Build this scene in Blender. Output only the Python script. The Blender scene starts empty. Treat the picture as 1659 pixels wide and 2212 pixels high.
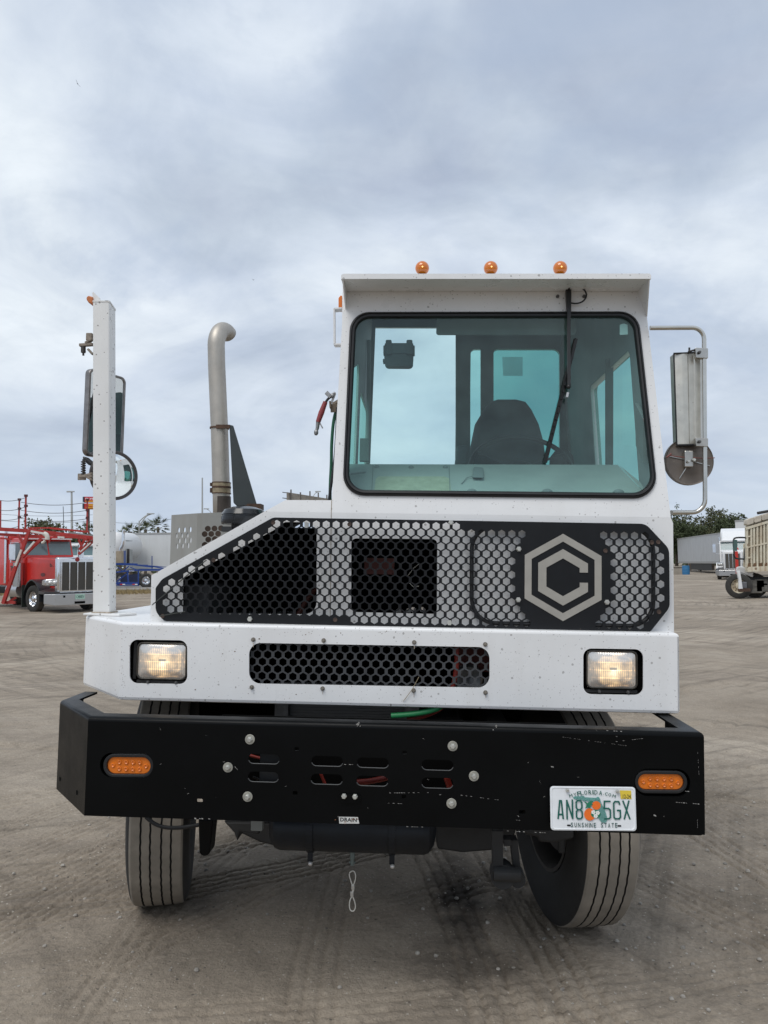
import bpy, bmesh, math, random
import numpy as np
from mathutils import Vector, Matrix, noise as mnoise
S = bpy.context.scene
C = S.collection
random.seed(7)
rng = np.random.default_rng(11)
R = math.radians

# ---------------------------------------------------------------- camera, sky, sun, exposure
CAM_POS = Vector((0, 0, 1.65))
PITCH, ROLL, FPX = math.atan(112/1661), -0.0146, 1661.0
cd = bpy.data.cameras.new("camera"); cam = bpy.data.objects.new("camera", cd); C.objects.link(cam)
cd.sensor_fit = 'VERTICAL'; cd.sensor_height = 24; cd.lens = 24*FPX/2212; cd.clip_start = .05; cd.clip_end = 3000
RC = (Matrix.Rotation(math.pi/2+PITCH, 4, 'X') @ Matrix.Rotation(ROLL, 4, 'Z'))
cam.matrix_world = Matrix.Translation(CAM_POS) @ RC
S.camera = cam
S.render.resolution_x, S.render.resolution_y = 768, 1024
S.render.engine = 'CYCLES'
S.view_settings.view_transform = 'Standard'; S.view_settings.look = 'None'
S.view_settings.exposure = 0.12; S.view_settings.gamma = 1.0; S.view_settings.use_curve_mapping = False
S.cycles.max_bounces = 8; S.cycles.transparent_max_bounces = 12; S.cycles.diffuse_bounces = 3
S.cycles.caustics_reflective = False; S.cycles.caustics_refractive = False

SUN_EL, SUN_ROT = R(56), R(212)          # soft sun behind thin cloud, behind the photographer
w = bpy.data.worlds.new("World"); S.world = w; w.use_nodes = True
nt = w.node_tree; N = nt.nodes; L = nt.links
N.clear()
def nd(t, nodes=None, **kw):
    n = (nodes or N).new(t)
    for k, v in kw.items(): setattr(n, k, v)
    return n
out = nd('ShaderNodeOutputWorld'); bg = nd('ShaderNodeBackground'); bg.inputs[1].default_value = 0.091
sky = nd('ShaderNodeTexSky', sky_type='NISHITA', sun_disc=False, sun_elevation=SUN_EL, sun_rotation=SUN_ROT)
tc = nd('ShaderNodeTexCoord'); sp = nd('ShaderNodeSeparateXYZ'); L.new(tc.outputs['Generated'], sp.inputs[0])
def m(op, a, b=None, c=None, clamp=False, nodes=None, links=None):
    nodes = nodes or N; links = links or L
    n = nodes.new('ShaderNodeMath'); n.operation = op; n.use_clamp = clamp
    for i, v in enumerate((a, b, c)):
        if v is None: continue
        if isinstance(v, (int, float)): n.inputs[i].default_value = v
        else: links.new(v, n.inputs[i])
    return n.outputs[0]
zc = m('MAXIMUM', sp.outputs[2], 0.0)
zz = m('ADD', zc, 0.32)
cx = m('DIVIDE', sp.outputs[0], zz); cy = m('DIVIDE', sp.outputs[1], zz)
cmb = nd('ShaderNodeCombineXYZ'); L.new(cx, cmb.inputs[0]); L.new(cy, cmb.inputs[1])
def noise_tex(vec, scale, detail, rough=.5, dist=0., off=(0, 0, 0), sc=(1, 1, 1)):
    mp = nd('ShaderNodeMapping'); mp.inputs['Location'].default_value = off; mp.inputs['Scale'].default_value = sc
    L.new(vec, mp.inputs[0])
    n = nd('ShaderNodeTexNoise'); n.inputs['Scale'].default_value = scale; n.inputs['Detail'].default_value = detail
    n.inputs['Roughness'].default_value = rough; n.inputs['Distortion'].default_value = dist
    L.new(mp.outputs[0], n.inputs['Vector']); return n.outputs[0]
def ramp(fac, stops, nodes=None, links=None):
    n = (nodes or N).new('ShaderNodeValToRGB'); (links or L).new(fac, n.inputs[0])
    el = n.color_ramp.elements
    while len(el) < len(stops): el.new(.5)
    for e, (p, c) in zip(el, stops):
        e.position = p; e.color = (*c, 1) if len(c) == 3 else c
    return n.outputs[0]
SKYOFF = (9.1, 0.4, 5.0)
n1 = noise_tex(cmb.outputs[0], 1.5, 10, .54, .5, SKYOFF, (1.1, 1.2, 1))
n2 = noise_tex(cmb.outputs[0], 1.25, 8, .52, .6, (6.6, 6.1, 2.2), (1.1, 1.2, 1))
cover = ramp(n1, [(.30, (0, 0, 0)), (.47, (1, 1, 1))])
body = ramp(n2, [(.34, (4.9, 5.6, 6.8)), (.43, (5.7, 6.5, 7.6)), (.53, (6.7, 7.5, 8.6)), (.70, (8.3, 9.0, 9.7))])
n4 = noise_tex(cmb.outputs[0], 4.2, 9, .6, .7, (2.2, 7.1, 3.3), (1.1, 1.1, 1))
n5 = noise_tex(cmb.outputs[0], 2.3, 7, .55, .9, (6.2, 1.1, 7.3), (1.1, 1.1, 1))
fine = ramp(n4, [(.32, (.91, .92, .935)), (.50, (1, 1, 1)), (.66, (1.07, 1.06, 1.05))])
fine2 = ramp(n5, [(.36, (.88, .895, .93)), (.52, (1, 1, 1)), (.66, (1.08, 1.07, 1.055))])
for f_ in (fine, fine2):
    mm_ = nd('ShaderNodeMix', data_type='RGBA', blend_type='MULTIPLY'); mm_.inputs[0].default_value = 1.; L.new(body, mm_.inputs[6]); L.new(f_, mm_.inputs[7]); body = mm_.outputs[2]
# pale layer of thin cloud towards the horizon
hz = ramp(sp.outputs[2], [(.0, (1, 1, 1)), (.12, (.55, .55, .55)), (.26, (0, 0, 0))])
n3 = noise_tex(tc.outputs['Generated'], 3.0, 7, .55, .5, (0, 0, 0), (1, 1, 4.2))
streak = ramp(n3, [(.34, (4.9, 5.9, 7.5)), (.60, (6.5, 7.35, 8.4))])
gapmix = nd('ShaderNodeMix', data_type='RGBA'); gapmix.inputs[0].default_value = .82
L.new(sky.outputs[0], gapmix.inputs[6]); gapmix.inputs[7].default_value = (5.0, 5.95, 7.5, 1)
mixc = nd('ShaderNodeMix', data_type='RGBA'); L.new(cover, mixc.inputs[0]); L.new(gapmix.outputs[2], mixc.inputs[6]); L.new(body, mixc.inputs[7])
mixh = nd('ShaderNodeMix', data_type='RGBA'); L.new(hz, mixh.inputs[0]); L.new(mixc.outputs[2], mixh.inputs[6]); L.new(streak, mixh.inputs[7])
L.new(mixh.outputs[2], bg.inputs[0]); L.new(bg.outputs[0], out.inputs[0])

sd = bpy.data.lights.new("sun", 'SUN'); sd.energy = 1.75; sd.angle = R(35); sd.color = (1, .965, .91)
sun = bpy.data.objects.new("sun", sd); C.objects.link(sun)
# sky rotation 0 = +Y, clockwise seen from above
sdir = Vector((math.sin(SUN_ROT)*math.cos(SUN_EL), math.cos(SUN_ROT)*math.cos(SUN_EL), math.sin(SUN_EL)))
sun.rotation_euler = sdir.to_track_quat('Z', 'Y').to_euler(); sun.location = (0, -5, 12)

# ---------------------------------------------------------------- geometry of the view (for measuring where things stand)
def ray(px, py):
    return (RC.to_3x3() @ Vector(((px-829.5)/FPX, -(py-1106)/FPX, -1)))
def W(px, py, dist):
    d = ray(px, py); return CAM_POS + d*(dist/d.y)
TM = Matrix.Translation((0, 2.75, 0)) @ Matrix.Rotation(R(-2.5), 4, 'Z') @ Matrix.Rotation(R(1.78), 4, 'Y')
TI = TM.inverted(); CL = TI @ CAM_POS; TI3 = TI.to_3x3()
def T(px, py, a, b=0.0):
    d = TI3 @ ray(px, py); t = (a + b*CL.z - CL.y)/(d.y - b*d.z); return CL + d*t
def HP(px, py, p0, n):
    d = TI3 @ ray(px, py); t = (p0-CL).dot(n)/d.dot(n); return CL + d*t
def P2(px, py, a, b=0.0):
    v = T(px, py, a, b); return (v.x, v.z)

# ---------------------------------------------------------------- materials
MATS = {}
def mat(name, col, rough=.5, metal=0., var=0., vscale=6., bump=0., bscale=60., spots=None, spotcol=(.2, .19, .18), dust=0., dustcol=(.3, .26, .21), emit=None, estr=1., alpha=None, rvar=0., streak=0., spec=.5, coat=0.):
    if name in MATS: return MATS[name]
    mt = bpy.data.materials.new(name); mt.use_nodes = True; MATS[name] = mt
    ns, ls = mt.node_tree.nodes, mt.node_tree.links
    b = ns['Principled BSDF']; b.inputs['Base Color'].default_value = (*col, 1); b.inputs['Roughness'].default_value = rough
    b.inputs['Metallic'].default_value = metal; b.inputs['Specular IOR Level'].default_value = spec
    b.inputs['Coat Weight'].default_value = coat
    if emit: b.inputs['Emission Color'].default_value = (*emit, 1); b.inputs['Emission Strength'].default_value = estr
    if not (var or bump or spots or dust or rvar or streak): return mt
    tcn = ns.new('ShaderNodeTexCoord'); vec = tcn.outputs['Object']
    def nz(scale, det=5, rg=.55, sc=(1, 1, 1), off=0):
        mp = ns.new('ShaderNodeMapping'); mp.inputs['Scale'].default_value = sc; mp.inputs['Location'].default_value = (off, off*.7, off*1.3)
        ls.new(vec, mp.inputs[0])
        n = ns.new('ShaderNodeTexNoise'); n.inputs['Scale'].default_value = scale; n.inputs['Detail'].default_value = det; n.inputs['Roughness'].default_value = rg
        ls.new(mp.outputs[0], n.inputs['Vector']); return n.outputs[0]
    def mixn(fac, a, bb, blend='MIX'):
        n = ns.new('ShaderNodeMix'); n.data_type = 'RGBA'; n.blend_type = blend
        if isinstance(fac, (int, float)): n.inputs[0].default_value = fac
        else: ls.new(fac, n.inputs[0])
        for i, v in ((6, a), (7, bb)):
            if isinstance(v, tuple): n.inputs[i].default_value = (*v[:3], 1)
            else: ls.new(v, n.inputs[i])
        return n.outputs[2]
    cur = col
    if var:
        r = ramp(nz(vscale), [(.3, tuple(c*(1-var) for c in col)), (.7, tuple(min(1, c*(1+var*.6)) for c in col))], ns, ls); cur = r
    if streak:
        f = ramp(nz(9, 4, .6, (1, 1, .07), 3), [(.5, (0, 0, 0)), (.75, (streak,)*3)], ns, ls); cur = mixn(f, cur, dustcol)
    if dust:
        f = ramp(nz(2.3, 7, .62, (1, 1, 1), 9), [(.38, (0, 0, 0)), (.72, (dust,)*3)], ns, ls); cur = mixn(f, cur, dustcol)
    if spots:
        for sc, rad, keep, k in spots:
            v = ns.new('ShaderNodeTexVoronoi'); v.inputs['Scale'].default_value = sc
            wv = ns.new('ShaderNodeMix'); wv.data_type = 'RGBA'; wv.inputs[0].default_value = .004
            nn = ns.new('ShaderNodeTexNoise'); nn.inputs['Scale'].default_value = 90
            ls.new(vec, nn.inputs['Vector']); ls.new(vec, wv.inputs[6]); ls.new(nn.outputs['Color'], wv.inputs[7]); ls.new(wv.outputs[2], v.inputs['Vector'])
            sx = ns.new('ShaderNodeSeparateColor'); ls.new(v.outputs['Color'], sx.inputs[0])
            rr = m('MULTIPLY', sx.outputs[1], rad, nodes=ns, links=ls)
            a1 = m('LESS_THAN', v.outputs['Distance'], rr, nodes=ns, links=ls)
            a2 = m('LESS_THAN', sx.outputs[0], keep, nodes=ns, links=ls)
            f = m('MULTIPLY', m('MULTIPLY', a1, a2, nodes=ns, links=ls), k, nodes=ns, links=ls)
            cur = mixn(f, cur, spotcol)
    if not isinstance(cur, tuple): ls.new(cur, b.inputs['Base Color'])
    if rvar:
        r = ramp(nz(5, 5, .6, (1, 1, 1), 5), [(.3, (max(.03, rough-rvar),)*3), (.7, (min(1, rough+rvar),)*3)], ns, ls); ls.new(r, b.inputs['Roughness'])
    if bump:
        bp = ns.new('ShaderNodeBump'); bp.inputs['Strength'].default_value = bump; bp.inputs['Distance'].default_value = .004
        ls.new(nz(bscale, 4), bp.inputs['Height']); ls.new(bp.outputs[0], b.inputs['Normal'])
    return mt
def glass_mat(name, tint, refl=.6, ior=1.45, haze=0.0, hazecol=(.5, .5, .5)):
    mt = bpy.data.materials.new(name); mt.use_nodes = True; ns, ls = mt.node_tree.nodes, mt.node_tree.links; ns.clear()
    o = ns.new('ShaderNodeOutputMaterial'); t = ns.new('ShaderNodeBsdfTransparent'); t.inputs[0].default_value = (*tint, 1)
    g = ns.new('ShaderNodeBsdfGlossy'); g.inputs[0].default_value = (.9, .97, .97, 1); g.inputs['Roughness'].default_value = .02
    mx = ns.new('ShaderNodeMixShader'); mx.inputs[0].default_value = refl
    src = t.outputs[0]
    if haze:
        d = ns.new('ShaderNodeBsdfDiffuse'); d.inputs[0].default_value = (*hazecol, 1)
        nz = ns.new('ShaderNodeTexNoise'); nz.inputs['Scale'].default_value = 9; nz.inputs['Detail'].default_value = 7
        tcn = ns.new('ShaderNodeTexCoord'); ls.new(tcn.outputs['Object'], nz.inputs['Vector'])
        r = ramp(nz.outputs[0], [(.3, (haze*.5,)*3), (.75, (haze*1.8,)*3)], ns, ls)
        m2 = ns.new('ShaderNodeMixShader'); ls.new(r, m2.inputs[0]); ls.new(t.outputs[0], m2.inputs[1]); ls.new(d.outputs[0], m2.inputs[2]); src = m2.outputs[0]
    ls.new(src, mx.inputs[1]); ls.new(g.outputs[0], mx.inputs[2]); ls.new(mx.outputs[0], o.inputs[0])
    MATS[name] = mt; return mt

SP = [(26, .14, .55, .6), (52, .19, .5, .5), (95, .26, .42, .45), (9, .065, .5, .55)]
WHITE = mat('white_paint', (.80, .805, .81), .32, var=.05, vscale=3, spots=SP, spotcol=(.24, .225, .215), dust=.10, dustcol=(.5, .46, .4), rvar=.1, bump=.08, bscale=30, streak=.10, spec=.45)
WHITED = mat('white_paint_dusty', (.76, .76, .75), .4, var=.06, vscale=4, spots=[(60, .3, .75, .75), (30, .2, .6, .8)], spotcol=(.2, .18, .165), dust=.15, dustcol=(.45, .41, .36), rvar=.1)
BLACK = mat('black_powder_coat', (.0014, .0018, .0022), .38, var=.3, vscale=3, bump=.12, bscale=400, dust=.12, dustcol=(.008, .008, .008), rvar=.08, spec=.14)
BLACKG = mat('black_grille_steel', (.006, .007, .009), .45, var=.25, vscale=20, dust=.25, dustcol=(.02, .021, .023), spec=.3)
RUBBER = mat('black_rubber', (.013, .0135, .015), .45, var=.2, vscale=20, dust=.2, dustcol=(.05, .05, .05), spec=.4)
DARK = mat('chassis_black', (.016, .017, .018), .6, var=.3, vscale=12, dust=.35, dustcol=(.05, .045, .04))
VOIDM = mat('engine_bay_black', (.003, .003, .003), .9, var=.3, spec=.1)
BAYGREY = mat('engine_bay_grey', (.07, .072, .075), .6, var=.3, vscale=9)
TANK = mat('tank_navy_black', (.008, .011, .016), .45, var=.3, vscale=9, dust=.25, dustcol=(.025, .024, .022), rvar=.1, spec=.3)
STEEL = mat('stainless_steel', (.55, .53, .49), .3, 1., var=.18, vscale=14, rvar=.12, streak=.25, dustcol=(.3, .26, .2))
CHROME = mat('chrome', (.75, .76, .78), .1, 1., rvar=.05)
ZINC = mat('zinc_bolt', (.62, .62, .58), .38, .7, var=.2, vscale=60)
WASH = mat('zinc_washer', (.42, .41, .36), .5, .5, var=.25, vscale=40)
RUST = mat('rusty_steel', (.09, .05, .032), .75, .2, var=.5, vscale=25, bump=.3, bscale=120)
TREAD = mat('dusty_tread_rubber', (.27, .24, .20), .9, var=.38, vscale=7, bump=.3, bscale=140, dust=.45, dustcol=(.28, .25, .21))
TYRE = mat('tyre_rubber', (.018, .018, .018), .75, var=.3, vscale=12, dust=.35, dustcol=(.06, .055, .048))
AMBER = mat('amber_lens', (.62, .15, .008), .14, var=.2, vscale=40, emit=(1., .22, .01), estr=.04, coat=.5)
RED = mat('red_paint', (.56, .020, .014), .3, var=.12, vscale=2, coat=.4)
REDM = mat('red_rack_paint', (.36, .03, .024), .45, var=.22, vscale=5)
BLUE = mat('blue_paint', (.012, .05, .24), .4, var=.2, vscale=5)
GREY = mat('grey_guard_steel', (.30, .30, .28), .55, .1, var=.1, vscale=5, spots=[(22, .16, .35, .6)], spotcol=(.16, .12, .09), dust=.2, dustcol=(.2, .17, .14), streak=.35)
PIPE = mat('exhaust_satin_steel', (.46, .43, .385), .5, .7, var=.14, vscale=9, spots=[(30, .14, .4, .6)], spotcol=(.15, .1, .07), streak=.3, dustcol=(.24, .17, .11), rvar=.08)
PIPED = mat('exhaust_burnt_steel', (.085, .07, .06), .6, .4, var=.4, vscale=18)
BAND = mat('heat_tinted_band', (.36, .29, .19), .45, .6, var=.35, vscale=25)
BEIGE = mat('emblem_brushed_metal', (.40, .38, .34), .45, .35, var=.1, vscale=12)
INTER = mat('cab_interior_grey', (.20, .215, .22), .8, var=.15)
INTERL = mat('cab_interior_pillar', (.30, .31, .315), .7, var=.1)
DASH = mat('dash_grey', (.36, .38, .37), .75, var=.12, vscale=5)
MATY = mat('dash_yellow_mat', (.42, .42, .32), .8, var=.15, vscale=30)
SEAT = mat('seat_fabric', (.045, .047, .05), .9, var=.2, vscale=30)
CABLEW = mat('white_cable', (.62, .6, .54), .5)
GREENH = mat('green_hose', (.02, .22, .075), .45)
GREEND = mat('dark_green_hose', (.012, .10, .05), .5)
REDH = mat('red_hose', (.22, .02, .012), .45)
REDG = mat('faded_red_handle', (.27, .045, .05), .55, var=.25, vscale=40)
ALU = mat('dull_aluminium', (.33, .33, .33), .5, .8, var=.3, vscale=50)
CREAM = mat('cream_rusty_paint', (.64, .60, .48), .6, var=.15, vscale=1.5, spots=[(2.2, .22, .5, .8), (5, .25, .4, .7)], spotcol=(.16, .08, .035), dust=.5, dustcol=(.33, .22, .12), streak=.7)
TRAILW = mat('trailer_white', (.62, .63, .63), .45, var=.05, vscale=.8, streak=.15, dustcol=(.4, .38, .34))
TRAILG = mat('trailer_grey', (.50, .51, .52), .4, .2, var=.05, vscale=.8, streak=.3, dustcol=(.36, .35, .32))
WHITEB = mat('plain_white_paint', (.74, .74, .74), .35, var=.04)
WOODG = mat('weathered_board', (.30, .26, .21), .8, var=.25, vscale=1.2)
GALV = mat('galvanised_pole', (.42, .43, .42), .5, .3)
BARK = mat('bark', (.13, .10, .075), .9, var=.3, vscale=3)
LEAF = mat('tree_leaves', (.062, .082, .034), .8, var=.5, vscale=.9)
LEAF2 = mat('olive_leaves', (.10, .105, .05), .8, var=.5, vscale=1.3)
PALM = mat('palm_fronds', (.085, .10, .045), .7, var=.45, vscale=1.1)
DGLASS = mat('dark_vehicle_glass', (.02, .03, .032), .08, spec=.7)
TGLASS = mat('teal_vehicle_glass', (.12, .19, .20), .08, spec=.7)
MIRROR = mat('mirror_glass', (.88, .92, .92), .015, 1.)
WSG = glass_mat('windshield_glass', (.73, .94, .915), .05, 1.45, .045, (.36, .56, .55))
REARG = glass_mat('rear_teal_glass', (.20, .50, .46), .05)
SIDEG = glass_mat('side_teal_glass', (.36, .62, .56), .05, 1.4, .05, (.3, .45, .44))
def plain(name, col, rough=.5): return mat(name, col, rough)

# ---------------------------------------------------------------- mesh building
ROOTM = {}
class MB:
    def __init__(s): s.v = []; s.f = []; s.mi = []; s.cur = 0
    def add(s, vs, fs):
        o = len(s.v); s.v += [tuple(v) for v in vs]; s.f += [tuple(i+o for i in f) for f in fs]; s.mi += [s.cur]*len(fs); return s
    def box(s, x0, x1, y0, y1, z0, z1):
        return s.hexa([(x0, y0, z0), (x1, y0, z0), (x1, y0, z1), (x0, y0, z1)], [(x0, y1, z0), (x1, y1, z0), (x1, y1, z1), (x0, y1, z1)])
    def hexa(s, a, b):
        n = len(a); vs = list(a)+list(b)
        fs = [tuple(range(n)), tuple(range(2*n-1, n-1, -1))] + [((i+1) % n, i, n+i, n+(i+1) % n) for i in range(n)]
        return s.add(vs, fs)
    def prism(s, poly, off):
        off = Vector(off); return s.hexa([Vector(p) for p in poly], [Vector(p)+off for p in poly])
    def bar(s, a, b, w, h=None, up=(0, 0, 1)):
        a, b = Vector(a), Vector(b); h = h or w; d = (b-a).normalized(); up = Vector(up)
        if abs(d.dot(up)) > .98: up = Vector((0, 1, 0))
        x = d.cross(up).normalized(); y = x.cross(d)
        q = [(-w/2, -h/2), (w/2, -h/2), (w/2, h/2), (-w/2, h/2)]
        return s.hexa([a+x*i+y*j for i, j in q], [b+x*i+y*j for i, j in q])
    def tube(s, pts, r, n=12, caps=True, rs=None):
        pts = [Vector(p) for p in pts]; rings = []; up = None
        for i, p in enumerate(pts):
            d = (pts[min(i+1, len(pts)-1)] - pts[max(i-1, 0)]).normalized()
            if up is None:
                up = Vector((0, 0, 1)) if abs(d.z) < .9 else Vector((1, 0, 0))
            x = d.cross(up).normalized(); up = x.cross(d).normalized(); rr = rs[i] if rs else r
            rings.append([p + x*rr*math.cos(2*math.pi*k/n) + up*rr*math.sin(2*math.pi*k/n) for k in range(n)])
        vs = [v for g in rings for v in g]; fs = []
        for i in range(len(pts)-1):
            for k in range(n):
                a, b = i*n+k, i*n+(k+1) % n; fs.append((a, b, b+n, a+n))
        if caps: fs += [tuple(range(n-1, -1, -1)), tuple((len(pts)-1)*n+k for k in range(n))]
        return s.add(vs, fs)
    def lathe(s, prof, c, axis=(0, 0, 1), n=24, closed=False, mids=None, wob=None, caps=False):
        c = Vector(c); a = Vector(axis).normalized(); t = Vector((0, 0, 1)) if abs(a.z) < .9 else Vector((1, 0, 0))
        x = a.cross(t).normalized(); y = a.cross(x); vs = []; k = len(prof)
        for j in range(n):
            an = 2*math.pi*j/n; e = x*math.cos(an)+y*math.sin(an)
            for q, (h, r) in enumerate(prof):
                hh = h + (wob[q]*(1 if j % 2 else -1) if wob else 0)
                vs.append(c + a*hh + e*r)
        o = len(s.v); s.v += [tuple(v) for v in vs]
        for j in range(n):
            j2 = (j+1) % n
            for q in range(k if closed else k-1):
                q2 = (q+1) % k
                s.f.append((o+j*k+q, o+j*k+q2, o+j2*k+q2, o+j2*k+q)); s.mi.append(mids[q] if mids else s.cur)
        if caps:
            s.f.append(tuple(o+j*k for j in range(n))); s.mi.append(s.cur)
            s.f.append(tuple(o+j*k+k-1 for j in range(n-1, -1, -1))); s.mi.append(s.cur)
        return s
    def ball(s, c, r, sc=(1, 1, 1), n=16, m_=10):
        prof = [(r*sc[2]*math.sin(-math.pi/2+math.pi*i/m_), max(1e-4, r*sc[0]*math.cos(-math.pi/2+math.pi*i/m_))) for i in range(m_+1)]
        return s.lathe(prof, c, (0, 0, 1), n)
    def mesh(s, name, mats, smooth=False, inv=None):
        me = bpy.data.meshes.new(name)
        vs = [tuple(inv @ Vector(v)) for v in s.v] if inv is not None else s.v
        me.from_pydata(vs, [], s.f)
        for mm in (mats if isinstance(mats, (list, tuple)) else [mats]): me.materials.append(mm)
        if len(me.materials) > 1: me.polygons.foreach_set('material_index', s.mi)
        me.validate()
        bm = bmesh.new(); bm.from_mesh(me); bmesh.ops.recalc_face_normals(bm, faces=bm.faces); bm.to_mesh(me); bm.free()
        if smooth: finish_smooth(me, smooth)
        return me
    def build(s, name, mats, parent=None, smooth=False, bevel=0, inv=None, loc=None):
        if inv is None and parent is not None: inv = ROOTM.get(parent.name)
        o = bpy.data.objects.new(name, s.mesh(name, mats, smooth, inv)); C.objects.link(o)
        if parent is not None:
            o.parent = parent
            if parent.name in ROOTM: ROOTM[o.name] = ROOTM[parent.name]
        if loc: o.location = loc
        if bevel:
            b = o.modifiers.new('bevel', 'BEVEL'); b.width = bevel; b.segments = 2; b.limit_method = 'ANGLE'; b.angle_limit = R(35)
        return o
def finish_smooth(me, ang):
    me.polygons.foreach_set('use_smooth', [True]*len(me.polygons))
    a = R(ang if not isinstance(ang, bool) else 40)
    bm = bmesh.new(); bm.from_mesh(me)
    for e in bm.edges:
        if len(e.link_faces) == 2 and e.calc_face_angle(0) > a: e.smooth = False
    bm.to_mesh(me); bm.free()
def root(name, label, cat, loc=(0, 0, 0), rz=0, group=None, mtx=None, world=True):
    o = bpy.data.objects.new(name, None); C.objects.link(o); o.empty_display_size = .2
    M_ = mtx if mtx is not None else Matrix.Translation(Vector(loc)) @ Matrix.Rotation(rz, 4, 'Z')
    o.matrix_world = M_; o['label'] = label; o['category'] = cat
    if group: o['group'] = group
    if world: ROOTM[o.name] = M_.inverted()
    return o
def tag(o, label, cat, group=None):
    o['label'] = label; o['category'] = cat
    if group: o['group'] = group
    return o

def rr(pts, rad, n=6):
    """round the corners of a 2-D polygon"""
    out = []; k = len(pts); rad = rad if isinstance(rad, (list, tuple)) else [rad]*k
    for i in range(k):
        p, a, b = Vector(pts[i]), Vector(pts[i-1]), Vector(pts[(i+1) % k]); r = rad[i]
        if r <= 0: out.append(tuple(p)); continue
        da, db = (a-p).normalized(), (b-p).normalized(); ang = da.angle(db)
        t = min(r/math.tan(ang/2), (a-p).length*.49, (b-p).length*.49); r2 = t*math.tan(ang/2)
        c = p + (da+db).normalized()*(r2/math.sin(ang/2)); s0 = p+da*t-c; s1 = p+db*t-c
        a0 = math.atan2(s0.y, s0.x); a1 = math.atan2(s1.y, s1.x); dd = (a1-a0+math.pi) % (2*math.pi)-math.pi
        for j in range(n+1): out.append((c.x+r2*math.cos(a0+dd*j/n), c.y+r2*math.sin(a0+dd*j/n)))
    return out
def circ(x, y, r, n=12, ry=None): return [(x+r*math.cos(2*math.pi*i/n), y+(ry or r)*math.sin(2*math.pi*i/n)) for i in range(n)]
def sheet(outer, holes, th, bev=0.):
    cu = bpy.data.curves.new('t', 'CURVE'); cu.dimensions = '2D'; cu.fill_mode = 'BOTH'; cu.extrude = th/2-bev; cu.bevel_depth = bev; cu.bevel_resolution = 1
    if bev: cu.offset = -bev
    for pl in [outer]+list(holes):
        s = cu.splines.new('POLY'); s.points.add(len(pl)-1); s.use_cyclic_u = True
        s.points.foreach_set('co', [c for p in pl for c in (p[0], p[1], 0, 1)])
    ob = bpy.data.objects.new('t', cu); C.objects.link(ob)
    me = bpy.data.meshes.new_from_object(ob.evaluated_get(bpy.context.evaluated_depsgraph_get()))
    vs = [tuple(v.co) for v in me.vertices]; fs = [tuple(p.vertices) for p in me.polygons]
    bpy.data.objects.remove(ob); bpy.data.curves.remove(cu); bpy.data.meshes.remove(me)
    return vs, fs
def plate(name, outer, holes, mapf, th, material, parent, bev=0., mb=None, **kw):
    vs, fs = sheet(outer, holes, th, bev)
    b = mb or MB(); b.add([mapf(u, v, th/2-z) for u, v, z in vs], fs)
    if mb is not None: return mb
    return b.build(name, material, parent, **kw)
def front(a, b=0.): return lambda u, v, w_: Vector((u, a+b*v+w_, v))
def PL(pts, a, b=0.): return [P2(x, y, a, b) for x, y in pts]
def textpts(txt, bold=0.0):
    cu = bpy.data.curves.new('t', 'FONT'); cu.body = txt; cu.fill_mode = 'FRONT'; cu.offset = bold; cu.resolution_u = 2
    ob = bpy.data.objects.new('t', cu); C.objects.link(ob)
    me = bpy.data.meshes.new_from_object(ob.evaluated_get(bpy.context.evaluated_depsgraph_get()))
    vs = [(v.co.x, v.co.y) for v in me.vertices]; fs = [tuple(p.vertices) for p in me.polygons]
    bpy.data.objects.remove(ob); bpy.data.curves.remove(cu); bpy.data.meshes.remove(me)
    x0 = min(v[0] for v in vs); x1 = max(v[0] for v in vs); y0 = min(v[1] for v in vs); y1 = max(v[1] for v in vs)
    return [((x-x0)/(x1-x0), (y-y0)/(y1-y0)) for x, y in vs], fs
def lettering(name, txt, mapf, u0, u1, v0, v1, material, parent, bold=0., mb=None):
    vs, fs = textpts(txt, bold); b = mb or MB()
    b.add([mapf(u0+(u1-u0)*x, v0+(v1-v0)*y) for x, y in vs], fs)
    if mb is None: return b.build(name, material, parent)
def lerp(a, b, t): return a+(b-a)*t
def sst(e0, e1, x):
    t = np.clip((x-e0)/(e1-e0), 0, 1); return t*t*(3-2*t)
STEER = 13.5
# ---------------------------------------------------------------- ground
def hashn(xs, ys, seed):
    xi = np.floor(xs).astype(np.int64); yi = np.floor(ys).astype(np.int64); fx = xs-xi; fy = ys-yi
    def h(a, b):
        n = (a*374761393 + b*668265263 + seed*69069) & 0x7fffffff; n = ((n ^ (n >> 13))*1274126177) & 0x7fffffff; return ((n ^ (n >> 16)) & 0xffff)/65535.0
    u = fx*fx*(3-2*fx); v = fy*fy*(3-2*fy)
    return (h(xi, yi)*(1-u)+h(xi+1, yi)*u)*(1-v) + (h(xi, yi+1)*(1-u)+h(xi+1, yi+1)*u)*v - .5
def fbm(x, y, f, o, seed):
    r = 0; a = 1.
    for i in range(o): r = r+a*hashn(x*f, y*f, seed+i*17); f *= 2.03; a *= .52
    return r
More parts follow.
